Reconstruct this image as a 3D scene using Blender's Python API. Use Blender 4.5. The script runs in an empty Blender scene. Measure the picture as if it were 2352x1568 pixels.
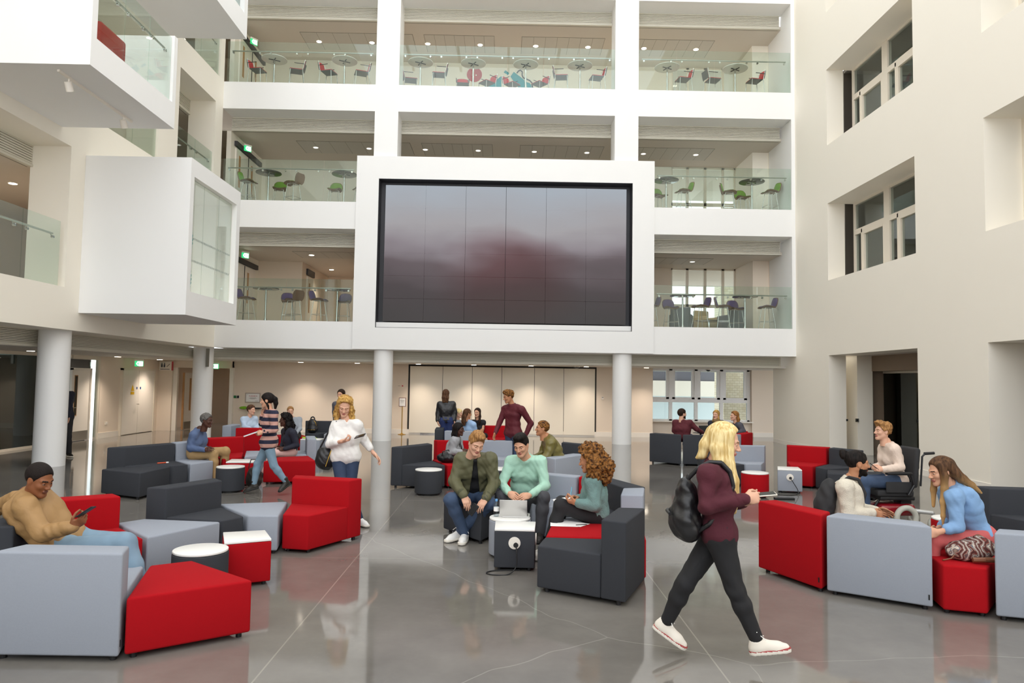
import bpy, bmesh, math, random
import numpy as np
from mathutils import Vector, Matrix
random.seed(7)
SC = bpy.context.scene
COL = SC.collection
PI = math.pi

# ------------------------------------------------------------------ materials
def hexc(h):
    h = h.lstrip('#')
    r = []
    for i in (0, 2, 4):
        c = int(h[i:i+2], 16) / 255
        r.append(c / 12.92 if c <= .04045 else ((c + .055) / 1.055) ** 2.4)
    return tuple(r) + (1.0,)

def mat(name, col, rough=.6, metal=0.0, spec=.5, bump=0.0, bscale=200.0, vary=0.0, vscale=6.0, sheen=0.0, coat=0.0, stretch=None):
    m = bpy.data.materials.new(name); m.use_nodes = True
    nt = m.node_tree; b = nt.nodes['Principled BSDF']
    c = hexc(col) if isinstance(col, str) else col
    b.inputs['Base Color'].default_value = c
    b.inputs['Roughness'].default_value = rough
    b.inputs['Metallic'].default_value = metal
    b.inputs['Specular IOR Level'].default_value = spec
    if sheen: b.inputs['Sheen Weight'].default_value = sheen
    if coat: b.inputs['Coat Weight'].default_value = coat
    tc = None
    if vary or bump:
        tc = nt.nodes.new('ShaderNodeTexCoord')
        src = tc.outputs['Object']
        if stretch:
            mp = nt.nodes.new('ShaderNodeMapping'); mp.inputs['Scale'].default_value = stretch
            nt.links.new(src, mp.inputs[0]); src = mp.outputs[0]
    if vary:
        n = nt.nodes.new('ShaderNodeTexNoise'); n.inputs['Scale'].default_value = vscale; n.inputs['Detail'].default_value = 5
        nt.links.new(src, n.inputs['Vector'])
        mx = nt.nodes.new('ShaderNodeMix'); mx.data_type = 'RGBA'
        mx.inputs[6].default_value = tuple(x * (1 - vary) for x in c[:3]) + (1,)
        mx.inputs[7].default_value = tuple(min(1, x * (1 + vary)) for x in c[:3]) + (1,)
        nt.links.new(n.outputs[0], mx.inputs[0]); nt.links.new(mx.outputs[2], b.inputs['Base Color'])
    if bump:
        n2 = nt.nodes.new('ShaderNodeTexNoise'); n2.inputs['Scale'].default_value = bscale; n2.inputs['Detail'].default_value = 3
        nt.links.new(src, n2.inputs['Vector'])
        bp = nt.nodes.new('ShaderNodeBump'); bp.inputs['Strength'].default_value = bump; bp.inputs['Distance'].default_value = .01
        nt.links.new(n2.outputs[0], bp.inputs['Height']); nt.links.new(bp.outputs[0], b.inputs['Normal'])
    return m

def emit(name, col, strength):
    m = bpy.data.materials.new(name); m.use_nodes = True
    b = m.node_tree.nodes['Principled BSDF']
    b.inputs['Base Color'].default_value = hexc(col)
    b.inputs['Emission Color'].default_value = hexc(col)
    b.inputs['Emission Strength'].default_value = strength
    return m

def glass(name, tint='#e8f2ee', clear=.9, rough=.0):
    # thin architectural glass: mostly clear, Fresnel reflection
    m = bpy.data.materials.new(name); m.use_nodes = True
    nt = m.node_tree; nt.nodes.clear()
    o = nt.nodes.new('ShaderNodeOutputMaterial'); mx = nt.nodes.new('ShaderNodeMixShader')
    tr = nt.nodes.new('ShaderNodeBsdfTransparent'); gl = nt.nodes.new('ShaderNodeBsdfGlossy'); fr = nt.nodes.new('ShaderNodeFresnel')
    tr.inputs[0].default_value = tuple(x * clear for x in hexc(tint)[:3]) + (1,)
    gl.inputs['Roughness'].default_value = rough; gl.inputs[0].default_value = (.95, 1, .98, 1)
    # same reflectance seen from either face of the pane
    ge = nt.nodes.new('ShaderNodeNewGeometry'); mr = nt.nodes.new('ShaderNodeMapRange'); mr.inputs['To Min'].default_value = 1.5; mr.inputs['To Max'].default_value = 1/1.5
    nt.links.new(ge.outputs['Backfacing'], mr.inputs[0]); nt.links.new(mr.outputs[0], fr.inputs[0])
    nt.links.new(fr.outputs[0], mx.inputs[0]); nt.links.new(tr.outputs[0], mx.inputs[1]); nt.links.new(gl.outputs[0], mx.inputs[2])
    nt.links.new(mx.outputs[0], o.inputs[0])
    return m

M = {}
M['white'] = mat('white_paint', '#f2f2f1', .55, vary=.012, vscale=1.2)
M['cream'] = mat('warm_lit_white', '#f6f0e3', .6, vary=.012, vscale=1.0)  # cream tint puts warm light into the colour of near-white walls
M['ceil'] = mat('ceiling_paint', '#d9d4cb', .8)
M['ceil_tile'] = mat('ceiling_tile', '#c6c0b6', .75)
M['louvre'] = mat('louvre_paint', '#d6d2c4', .5)
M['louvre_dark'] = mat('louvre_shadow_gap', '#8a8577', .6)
M['beige'] = mat('beige_wall_paint', '#eadccb', .6, vary=.012, vscale=1.0)
M['panel'] = mat('partition_laminate', '#ece4d4', .4)
M['trimw'] = mat('white_gloss_trim', '#f2ece2', .35)
M['gap'] = mat('dark_gap', '#2a2724', .7)
M['glass'] = glass('clear_glass', '#f4faf7', .98)
M['glass_dark'] = glass('tinted_glass', '#9aa5a0', .55)
M['pane'] = glass('window_glass', '#f2f7f6', .95)
M['steel'] = mat('brushed_steel', '#b9b8b2', .28, 1.0)
M['chrome'] = mat('chrome', '#d8d8d8', .12, 1.0)
M['brass'] = mat('brass', '#c9a24a', .28, 1.0)
M['black'] = mat('black_plastic', '#17171a', .45)
M['blackm'] = mat('black_metal_recess', '#3a3a3e', .5)
M['frame'] = mat('window_frame_paint', '#e8dfcf', .45)
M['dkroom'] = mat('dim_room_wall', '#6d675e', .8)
M['dkpanel'] = mat('brown_panel', '#8c7a68', .7)
M['timber'] = mat('timber_edge', '#b98a5a', .5, vary=.15, vscale=8)
M['wtop'] = mat('white_laminate', '#f4f3ef', .28)
M['red'] = mat('red_wool', '#a70e18', .9, spec=.15, bump=.25, bscale=700, vary=.05, vscale=90)
M['lgrey'] = mat('light_grey_wool', '#9aa0ab', .9, spec=.15, bump=.25, bscale=700, vary=.04, vscale=90)
M['dgrey'] = mat('charcoal_wool', '#3d3f44', .9, spec=.15, bump=.25, bscale=700, vary=.05, vscale=90)
M['lamp'] = emit('lamp_glow', '#fff1dc', 9.0)
M['exit'] = emit('exit_sign_green', '#27a060', 1.2)
M['exitw'] = emit('exit_sign_white', '#f4fff6', 2.2)

# ------------------------------------------------------------------ mesh helpers
class MB:
    def __init__(s): s.bm = bmesh.new()
    def box(s, x0, x1, y0, y1, z0, z1):
        v = [s.bm.verts.new(p) for p in ((x0,y0,z0),(x1,y0,z0),(x1,y1,z0),(x0,y1,z0),(x0,y0,z1),(x1,y0,z1),(x1,y1,z1),(x0,y1,z1))]
        for f in ((3,2,1,0),(4,5,6,7),(0,1,5,4),(1,2,6,5),(2,3,7,6),(3,0,4,7)): s.bm.faces.new([v[i] for i in f])
        return s
    def rbox(s, c, size, bev=.01, rot=None, seg=3):
        t = bmesh.new(); bmesh.ops.create_cube(t, size=1)
        bmesh.ops.scale(t, vec=size, verts=t.verts)
        if bev: bmesh.ops.bevel(t, geom=list(t.edges), offset=bev, segments=seg, affect='EDGES', profile=.5)
        if rot is not None: bmesh.ops.transform(t, matrix=rot, verts=t.verts)
        bmesh.ops.translate(t, vec=c, verts=t.verts)
        return s.merge(t)
    def merge(s, t):
        me = bpy.data.meshes.new('tmp'); t.to_mesh(me); t.free(); s.bm.from_mesh(me); bpy.data.meshes.remove(me); return s
    def prism(s, poly, z0, z1, bev=0, seg=3):
        a = sum(poly[i][0]*poly[(i+1) % len(poly)][1] - poly[(i+1) % len(poly)][0]*poly[i][1] for i in range(len(poly)))
        if a < 0: poly = poly[::-1]
        t = bmesh.new()
        lo = [t.verts.new((x, y, z0)) for x, y in poly]; hi = [t.verts.new((x, y, z1)) for x, y in poly]
        n = len(poly)
        t.faces.new(lo[::-1]); t.faces.new(hi)
        for i in range(n): t.faces.new((lo[i], lo[(i+1) % n], hi[(i+1) % n], hi[i]))
        if bev: bmesh.ops.bevel(t, geom=list(t.edges), offset=bev, segments=seg, affect='EDGES', profile=.5)
        return s.merge(t)
    def cyl(s, c, r, z0, z1, n=32, r2=None, bev=0):
        t = bmesh.new()
        bmesh.ops.create_cone(t, cap_ends=True, segments=n, radius1=r, radius2=r if r2 is None else r2, depth=z1 - z0)
        if bev:
            e = [e for e in t.edges if abs(e.verts[0].co.z - e.verts[1].co.z) < 1e-5]
            bmesh.ops.bevel(t, geom=e, offset=bev, segments=3, affect='EDGES', profile=.5)
        bmesh.ops.translate(t, vec=(c[0], c[1], (z0 + z1) / 2), verts=t.verts)
        return s.merge(t)
    def rod(s, a, b, r, r2=None, n=10):
        a = Vector(a); b = Vector(b); d = b - a
        t = bmesh.new(); bmesh.ops.create_cone(t, cap_ends=True, segments=n, radius1=r, radius2=r if r2 is None else r2, depth=d.length)
        q = Vector((0, 0, 1)).rotation_difference(d.normalized())
        bmesh.ops.transform(t, matrix=Matrix.Translation((a + b) / 2) @ q.to_matrix().to_4x4(), verts=t.verts)
        return s.merge(t)
    def tube(s, pts, r, n=8):
        for i in range(len(pts) - 1): s.rod(pts[i], pts[i+1], r, n=n)
        for p in pts[1:-1]: s.ball(p, r, 1)
        return s
    def ball(s, c, r, sub=2, scale=None):
        t = bmesh.new(); bmesh.ops.create_icosphere(t, subdivisions=sub, radius=r)
        if scale: bmesh.ops.scale(t, vec=scale, verts=t.verts)
        bmesh.ops.translate(t, vec=c, verts=t.verts); return s.merge(t)
    def lathe(s, prof, c=(0, 0, 0), n=32):
        rings = []
        for r, z in prof: rings.append([s.bm.verts.new((c[0] + r*math.cos(2*PI*k/n), c[1] + r*math.sin(2*PI*k/n), c[2] + z)) for k in range(n)])
        for a, b in zip(rings, rings[1:]):
            for k in range(n): s.bm.faces.new((a[k], a[(k+1) % n], b[(k+1) % n], b[k]))
        s.bm.faces.new(rings[0][::-1]); s.bm.faces.new(rings[-1]); return s
    def torus(s, c, R, r, rot=None, n=32, m=10):
        t = bmesh.new(); g = []
        for i in range(n):
            a = 2*PI*i/n
            g.append([t.verts.new(((R + r*math.cos(2*PI*j/m))*math.cos(a), (R + r*math.cos(2*PI*j/m))*math.sin(a), r*math.sin(2*PI*j/m))) for j in range(m)])
        for i in range(n):
            for j in range(m): t.faces.new((g[i][j], g[(i+1) % n][j], g[(i+1) % n][(j+1) % m], g[i][(j+1) % m]))
        if rot is not None: bmesh.ops.transform(t, matrix=rot, verts=t.verts)
        bmesh.ops.translate(t, vec=c, verts=t.verts); return s.merge(t)
    def quad(s, *p): s.bm.faces.new([s.bm.verts.new(q) for q in p]); return s
    def build(s, name, material, parent=None, smooth=None, loc=None):
        me = bpy.data.meshes.new(name); s.bm.to_mesh(me); s.bm.free()
        o = bpy.data.objects.new(name, me); COL.objects.link(o)
        if material is not None: me.materials.append(M[material] if isinstance(material, str) else material)
        if smooth is not None:
            me.shade_smooth(); me.set_sharp_from_angle(angle=math.radians(smooth))
        if parent is not None:
            o.parent = parent
            o.matrix_parent_inverse = Matrix.Identity(4)
            if parent.location.length and loc is None:
                # geometry was given in world space: bring it into the parent's frame
                mi = parent.matrix_basis.inverted(); me.transform(mi)
        if loc is not None: o.location = loc
        return o

def tag(o, label=None, cat=None, group=None, kind=None):
    if label: o['label'] = label
    if cat: o['category'] = cat
    if group: o['group'] = group
    if kind: o['kind'] = kind
    return o
def empty(name, loc, label, cat, group=None, rz=0.0):
    o = bpy.data.objects.new(name, None); COL.objects.link(o)
    o.location = loc; o.rotation_euler = (0, 0, rz); o.empty_display_size = .1
    return tag(o, label, cat, group)
def struct(o): o['kind'] = 'structure'; return o
def dup(root, loc, rz, label=None, group=None):
    r = root.copy(); COL.objects.link(r); r.location = loc; r.rotation_euler = (0, 0, rz)
    if label: r['label'] = label
    if group: r['group'] = group
    for ch in list(root.children):
        c = ch.copy(); COL.objects.link(c); c.parent = r
        for g in list(ch.children):
            d = g.copy(); COL.objects.link(d); d.parent = c
    return r
def text3d(s, size, loc, rot, material, name, parent=None, depth=.002, align='CENTER'):
    cu = bpy.data.curves.new(name, 'FONT'); cu.body = s; cu.size = size; cu.extrude = depth; cu.align_x = align; cu.align_y = 'CENTER'
    t = bpy.data.objects.new(name + '_src', cu); COL.objects.link(t)
    dg = bpy.context.evaluated_depsgraph_get(); dg.update()
    me = bpy.data.meshes.new_from_object(t.evaluated_get(dg))
    bpy.data.objects.remove(t); bpy.data.curves.remove(cu)
    me.transform(Matrix.LocRotScale(Vector(loc), rot, None))
    if parent is not None: me.transform(parent.matrix_basis.inverted())
    me.materials.clear(); me.materials.append(M[material] if isinstance(material, str) else material)
    o = bpy.data.objects.new(name, me); COL.objects.link(o)
    if parent is not None: o.parent = parent
    return o
from mathutils import Euler
FACE_Y = Euler((PI/2, 0, 0)).to_quaternion()            # text facing -Y
FACE_X = Euler((PI/2, 0, PI/2)).to_quaternion()         # text facing +X
# ================================================================== the building
YF, YB = 23.05, 23.9          # atrium face and inner face of the far facade
XL, XLI = -9.27, -10.12       # left side, same wall thickness
XR = 9.434                    # right side wall face
C = [None, 2.907, 6.805, 10.70, 14.60]     # undersides of the storey bands
B = [0.0, 3.797, 7.69, 11.59, 15.5]        # their tops = the balcony floors
P1, P2, P3, P4, P5 = -4.335, -3.572, 3.516, 4.289, 9.318
TOP = 22.0
YW = 27.0                     # back wall of the upper galleries
YG = 26.4                     # back wall of the ground floor

# ---- polished concrete floor: object-space stains, wear and saw-cut joints
def floor_material():
    m = bpy.data.materials.new('polished_concrete'); m.use_nodes = True
    nt = m.node_tree; b = nt.nodes['Principled BSDF']; L = nt.links.new
    tc = nt.nodes.new('ShaderNodeTexCoord')
    def noise(scale, detail, rough=.6, dist=0):
        n = nt.nodes.new('ShaderNodeTexNoise'); n.inputs['Scale'].default_value = scale; n.inputs['Detail'].default_value = detail
        n.inputs['Roughness'].default_value = rough; n.inputs['Distortion'].default_value = dist; L(tc.outputs['Object'], n.inputs['Vector']); return n.outputs[0]
    def ramp(src, p0, c0, p1, c1):
        r = nt.nodes.new('ShaderNodeValToRGB'); r.color_ramp.elements[0].position = p0; r.color_ramp.elements[0].color = c0
        r.color_ramp.elements[1].position = p1; r.color_ramp.elements[1].color = c1; L(src, r.inputs[0]); return r.outputs[0]
    def mix(f, a, c):
        x = nt.nodes.new('ShaderNodeMix'); x.data_type = 'RGBA'
        L(f, x.inputs[0])
        for s, i in ((a, 6), (c, 7)):
            if isinstance(s, tuple): x.inputs[i].default_value = s
            else: L(s, x.inputs[i])
        return x.outputs[2]
    def math_(op, a, c=0.0):
        x = nt.nodes.new('ShaderNodeMath'); x.operation = op
        for s, i in ((a, 0), (c, 1)):
            if isinstance(s, (int, float)): x.inputs[i].default_value = s
            else: L(s, x.inputs[i])
        return x.outputs[0]
    base = ramp(noise(.45, 6, .62), .3, hexc('#64605b'), .72, hexc('#8b8781'))
    patch = ramp(noise(1.1, 8, .7, .6), .54, (0, 0, 0, 1), .70, (1, 1, 1, 1))
    fine = ramp(noise(14, 6, .75), .55, (0, 0, 0, 1), .8, (1, 1, 1, 1))
    wear = math_('MULTIPLY', patch, fine)
    c1 = mix(math_('MULTIPLY', wear, .55), base, hexc('#a7a4a0'))
    # saw-cut joints
    sx = nt.nodes.new('ShaderNodeSeparateXYZ'); L(tc.outputs['Object'], sx.inputs[0])
    def joint(sock, off, step, w):
        a = math_('FLOORED_MODULO', math_('ADD', sock, off + step/2), step)
        return math_('LESS_THAN', math_('ABSOLUTE', math_('SUBTRACT', a, step/2)), w)
    jn = math_('MAXIMUM', joint(sx.outputs[0], 1.58, 3.1, .006), joint(sx.outputs[1], -8.0, 3.85, .004))
    c2 = mix(math_('MULTIPLY', jn, .8), c1, hexc('#98938b'))
    # hairline cracks
    wv = nt.nodes.new('ShaderNodeTexVoronoi'); wv.feature = 'DISTANCE_TO_EDGE'; wv.inputs['Scale'].default_value = .13
    nz = nt.nodes.new('ShaderNodeTexNoise'); nz.inputs['Scale'].default_value = 1.3; L(tc.outputs['Object'], nz.inputs['Vector'])
    vm = nt.nodes.new('ShaderNodeVectorMath'); vm.operation = 'ADD'
    vs = nt.nodes.new('ShaderNodeVectorMath'); vs.operation = 'SCALE'; vs.inputs['Scale'].default_value = .25
    L(nz.outputs['Color'], vs.inputs[0]); L(tc.outputs['Object'], vm.inputs[0]); L(vs.outputs[0], vm.inputs[1]); L(vm.outputs[0], wv.inputs['Vector'])
    crack = math_('LESS_THAN', wv.outputs['Distance'], .0006)
    c3 = mix(math_('MULTIPLY', crack, .4), c2, hexc('#a8a49d'))
    L(c3, b.inputs['Base Color'])
    rg = math_('ADD', math_('MULTIPLY', noise(2.2, 6, .7), .10), math_('ADD', math_('MULTIPLY', wear, .22), .015))
    L(rg, b.inputs['Roughness'])
    b.inputs['Specular IOR Level'].default_value = .75
    bp = nt.nodes.new('ShaderNodeBump'); bp.inputs['Strength'].default_value = .035; bp.inputs['Distance'].default_value = .02
    L(noise(1.6, 3), bp.inputs['Height']); L(bp.outputs[0], b.inputs['Normal'])
    return m
M['floor'] = floor_material()
struct(MB().box(-16, 17, -6, 34, -.25, 0).build('floor', 'floor'))

# ---- far facade
w = MB()
w.box(XL, XR, YF, YB, C[1], B[1])
w.box(XL, -4.8, YF, YB, C[2], B[2]); w.box(4.76, XR, YF, YB, C[2], B[2]); w.box(-4.8, 4.76, YF + .42, YB, C[2], B[2]); w.box(XL, XR, YF, YB, C[3], B[3]); w.box(XL, XR, YF, YB, C[4], TOP)
for k in (1, 2, 3):
    if k > 1:
        zb = 9.1 if k == 2 else B[k]
        w.box(P1, P2, YF, YB, zb, C[k+1]); w.box(P3, P4, YF, YB, zb, C[k+1])
    w.box(P5, XR, YF, YB + 1.15, B[k], C[k+1])
w.box(XL, -4.8, YF + .02, YF + .04, B[1], B[1] + .001)
struct(w.build('wall_back', 'white'))

# ---- gallery shells behind the far facade, one per storey
def gallery(k, ceil_mat):
    zc = C[k+1] - .455; zf = B[k]
    struct(MB().box(-14, 12, YB, 32, zf - .12, zf).build(f'floor_{k}', 'ceil'))
    c = MB().box(-14, 12, YB, 32, zc, zc + .1)
    struct(c.build(f'ceiling_{k}', ceil_mat))
    ww = MB()
    ww.box(-14.0, 6.3, YW, YW + .2, zf, zc) if k != 1 else (ww.box(-14, -7.85, YW, YW + .2, zf, zc), ww.box(-3.8, 6.3, YW, YW + .2, zf, zc))
    ww.box(8.75, 11.5, 25.1, 25.3, zf, zc); ww.box(8.75, 8.95, 25.3, YW + .2, zf, zc)      # block right of the window
    ww.box(9.32, 9.5, YB, 25.2, zf, zc)
    ww.box(6.3, 8.75, YW, YW + .2, zf, zf + .35)
    struct(ww.build(f'wall_gallery_{k}', 'beige' if k == 1 else 'cream'))
M['ceil_warm'] = mat('ceiling_paint_gallery', '#cfc6ba', .8)
for k in (1, 2, 3): gallery(k, 'ceil_warm')
# level-one corridor beyond the left gallery
w = MB(); z0, z1 = B[1], C[2] - .455
w.box(-7.85, -7.65, YW, 31, z0, z1); w.box(-4.0, -3.8, YW, 31, z0, z1); w.box(-7.85, -3.8, 31, 31.2, z0, z1)
struct(w.build('wall_corridor', 'beige'))

# gallery windows on the right (one per upper storey)
def gallery_window(k):
    zf = B[k] + .35; zc = C[k+1] - .455
    f = MB(); xs = [6.3, 6.92, 7.6, 8.28, 8.75]
    for x in xs: f.box(x - .05, x + .05, YW + .02, YW + .12, zf, zc)
    f.box(6.3, 8.75, YW + .02, YW + .12, zf, zf + .06); f.box(6.3, 8.75, YW + .02, YW + .12, zc - .06, zc); f.box(6.3, 8.75, YW + .02, YW + .12, zf + .72, zf + .84)
    o = struct(f.build(f'window_{k}', 'frame'))
    for a, b in zip(xs, xs[1:]):
        MB().box(a + .05, b - .05, YW + .06, YW + .07, zf + .06, zc - .06).build('pane', 'pane', o)
for k in (1, 2, 3): gallery_window(k)

# ---- roller louvre bands under each opening head
def louvre(name, x0, x1, y, z0, z1, axis='x', n=8):
    m = MB()
    h = (z1 - z0 - .05) / n
    def bx(a, b, d0, d1, c, d): (m).box(a, b, y + d0, y + d1, c, d) if axis == 'x' else (m).box(y - d1, y - d0, a, b, c, d)
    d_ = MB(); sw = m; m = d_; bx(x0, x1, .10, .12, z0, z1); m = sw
    bx(x0, x1, -.02, .06, z0, z0 + .05)
    for i in range(n): bx(x0, x1, 0, .05, z0 + .05 + h*i + h*.28, z0 + .05 + h*(i + 1))
    bx(x0, x1, -.01, .05, z1 - .02, z1)
    o = struct(m.build(name, 'louvre')); d_.build('louvre_back', 'louvre_dark', o); return o  # darker backing colour paints the shade between the slats
nt_ = [0]
def tn(): nt_[0] += 1; return f'trim_{nt_[0]}'
for k in (2, 3):
    zt = C[k+1]
    for a, b in ((XL, P1), (P2, P3), (P4, 9.25)): louvre(tn(), a, b, YB - .04, zt - .46, zt)
for a, b in ((XL, -4.7), (4.6, 9.25)): louvre(tn(), a, b, YB - .04, C[2] - .46, C[2])
louvre(tn(), XLI, 9.25, YB - .02, C[1] - .36, C[1], n=9)
louvre(tn(), 4, YB, XLI + .02, C[1] - .36, C[1], axis='y', n=9)
louvre(tn(), 6, 15.15, XLI + .04, C[2] - .46, C[2], axis='y')
louvre(tn(), 15.3, 22.47, XLI + .04, C[3] - .46, C[3], axis='y')
louvre(tn(), 6, 14.7, XLI + .04, C[3] - .46, C[3], axis='y')
louvre(tn(), 19.9, 22.65, XLI + .04, C[4] - .46, C[4], axis='y')

# ---- left side wall with its openings
w = MB()
for k in (1, 2, 3): w.box(XLI, XL, -5.5, YF, C[k], B[k])
w.box(XLI, XL, -5.5, YF, C[4], TOP)
w.box(XLI, XL, 15.15, YF, B[1], C[2])
w.box(XLI, XL, 14.72, 15.3, B[2], C[3]); w.box(XLI, XL, 18.86, 19.97, B[2], C[3]); w.box(XLI, XL, 22.47, YF, B[2], C[3])
w.box(XLI, XL, -5.5, 20.02, B[3], C[4]); w.box(XLI, XL, -5.5, 7.5, B[1], C[2]); w.box(XLI, XL, -5.5, 7.5, B[2], C[3]); w.box(XLI, XL, 22.72, YF, B[3], C[4])
struct(w.build('wall_left', 'cream'))
struct(MB().box(-14.2, XR + .8, -6.0, -5.5, 0, 3.4).build('wall_front_light_block', 'white'))  # unseen wall, added and sized to cut low light from behind the camera
struct(MB().box(-14.2, -14.0, -5.5, 8.1, 0, B[1]).build('wall_left_front', 'beige'))
struct(MB().box(-14, XLI, -5.5, 2, C[1] - .37, C[1] - .3).build('ceiling_left_front', 'ceil'))
# rooms behind the left wall
for k in (1, 2, 3):
    zc = C[k+1] - .455
    struct(MB().box(-14, XLI, 2, YB, B[k] - .12, B[k]).build(f'floor_left_{k}', 'ceil'))
    struct(MB().box(-14, XLI, 2, YB, zc, zc + .1).build(f'ceiling_left_{k}', 'ceil_warm'))
    struct(MB().box(-14.2, -14, 2, 32, B[k], zc).build(f'wall_left_{k}', 'beige'))
    if k > 1: struct(MB().box(-14, XLI, 19.2, 19.35, B[k], zc).build(f'wall_cross_{k}', 'cream'))

# ---- the three white pods projecting from the left side
XP = -6.95
def pod(name, y0, y1, z0, z1, wy0, wy1, wz0, wz1, label, zend=None):
    t = .12; ze = zend or z1
    root = empty(name, (XL, (y0 + y1)/2, z0), label, 'balcony pod', 'white box pods on the side wall')
    s = MB()
    s.box(XL + .002, XP, y0, y0 + t, z0, ze); s.box(XL + .002, XP, y1 - t, y1, z0, ze)          # ends
    s.box(XL + .002, XP, y0 + t, y1 - t, z0, wz0)                                            # floor and sill
    if wz1 < z1: s.box(XL + .002, XP, y0 + t, y1 - t, wz1, z1)
    s.box(XP - t, XP, y0 + t, wy0, wz0, min(wz1, ze)); s.box(XP - t, XP, wy1, y1 - t, wz0, min(wz1, ze))
    s.build('shell', 'white' , root)
    return root
pod1 = pod('pod', 15.68, 18.65, 3.3, 6.78, 15.86, 18.42, 3.83, 6.40, 'lowest white box pod on the side wall, with leaf-shaped film on its glass')
g = MB(); 
for a, b in ((15.86, 16.72), (16.72, 17.6), (17.6, 18.42)): MB().box(XP - .14, XP - .125, a + .004, b - .004, 3.83, 6.40).build('glass_panel', 'pane', pod1)
# manifestation dots and leaf motif on the glass
M['film'] = mat('teal_glass_film', '#7fa9a4', .5)
M['dots'] = mat('grey_glass_dots', '#8a9694', .5)
d = MB()
for z in (5.05, 4.55):
    for i in range(34): d.box(XP - .123, XP - .121, 16.0 + i*.07, 16.025 + i*.07, z, z + .045)
d.build('dot_pattern', 'dots', pod1)
lf = MB()
def leaf(yc, zc, s, rot):
    n = 14
    pts = []
    for i in range(n):
        a = 2*PI*i/n; u, v = s*math.cos(a), s*.32*math.sin(a)
        pts.append((XP - .1225, yc + u*math.cos(rot) - v*math.sin(rot), zc + u*math.sin(rot) + v*math.cos(rot)))
    lf.quad(*pts)
for zc in (4.95, 4.05):
    for i in range(7): leaf(15.95 + .10*math.sin(PI*(i + .5)/7), zc + i*.085 - .2, .16 , .35)
lf.build('leaf_pattern', 'film', pod1)
pod2 = pod('pod', 11.74, 14.80, 7.1, 10.62, 11.9, 14.66, 7.62, 10.62, 'middle white box pod on the side wall, open front with glass balustrade', zend=9.03)
pod3 = pod('pod', 15.68, 18.65, 10.9, 14.5, 15.86, 18.42, 11.5, 14.1, 'topmost white box pod on the side wall, cut by the picture top')
for a, b in ((15.86, 17.1), (17.1, 18.42)): MB().box(XP - .14, XP - .125, a + .004, b - .004, 11.5, 14.1).build('glass_panel', 'pane', pod3)

# ---- right side wall: piers and deep window recesses
w = MB(); XO = XR + 3.0
bays = ((9.4, 13.87), (16.26, 20.73))
zs = ((0, 2.861), (5.048, 7.318), (9.055, 11.333), (13.08, 15.3))
prev = -5.5
for y0, y1 in bays + ((YB + 1.15, YB + 1.15),):
    w.box(XR, XR + .82, prev, y0, 0, TOP) if y0 < 23 else w.box(XR, XR + .5, prev, y0, 0, TOP)
    prev = y1
for y0, y1 in bays:
    zp = 2.861
    for z0, z1 in zs[1:] + ((TOP, TOP),):
        w.box(XR, XR + .82, y0, y1, zp, z0); zp = z1
w.box(XR + .82, XR + 1.27, 20.73, 23, 0, 2.9); w.box(XR + .82, XR + 1.27, 13.87, 16.26, 0, 2.9)
struct(w.build('wall_right', 'cream'))
# windows in the recesses
def side_window(n, y0, y1, z0, z1):
    X = XR + .80
    f = MB(); ft = .07
    def post(a, b): f.box(X - .04, X + .06, a, b, z0, z1)
    zt = z0 + (z1 - z0)*.63
    cells = []
    post(y1 - .1, y1)
    ys = [y1 - .1]
    sec = 1.6; y = y1 - .1
    while y - sec > y0 - .3:
        a = max(y - sec, y0); ys.append(a)
        f.box(X - .05, X + .07, a - .28, a, z0, z1); cells.append((a, y)); y = a - .28
    post(y0, max(y0 + .02, y))
    for a, b in cells:
        f.box(X - .04, X + .06, a, b, z0, z0 + .04); f.box(X - .04, X + .06, a, b, z1 - .06, z1); f.box(X - .05, X + .06, a, b, zt - .1, zt + .05)
        f.box(X - .045, X + .06, b - .52, b - .42, z0, zt); f.box(X - .045, X + .06, a, a + .07, z0, zt)
        f.box(X - .05, X + .06, b - .42, b - .36, z0, zt); f.box(X - .05, X + .06, a + .07, b - .42, zt - .16, zt - .1)
    o = struct(f.build(f'window_{n}', 'frame'))
    for a, b in cells:
        MB().box(X, X + .012, a, b, zt + .05, z1 - .06).build('pane', 'pane', o)
        MB().box(X, X + .012, b - .42, b, z0 + .04, zt - .1).build('pane', 'pane', o)
        MB().box(X + .003, X + .015, a + .07, b - .5, z0 + .04, zt - .16).build('pane', 'pane', o)
n = 4
for y0, y1 in bays:
    for z0, z1 in zs[1:]:
        side_window(n, y0, y1, z0, z1); n += 1
        # the dim office behind
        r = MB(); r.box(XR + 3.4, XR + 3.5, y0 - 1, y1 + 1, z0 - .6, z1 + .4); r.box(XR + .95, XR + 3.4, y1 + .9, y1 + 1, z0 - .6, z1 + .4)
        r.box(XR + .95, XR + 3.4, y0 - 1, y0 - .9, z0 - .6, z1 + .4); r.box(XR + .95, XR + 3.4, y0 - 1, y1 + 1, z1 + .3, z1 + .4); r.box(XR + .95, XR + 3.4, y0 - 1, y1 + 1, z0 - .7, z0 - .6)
        struct(r.build('wall_office', 'dkroom'))
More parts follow.
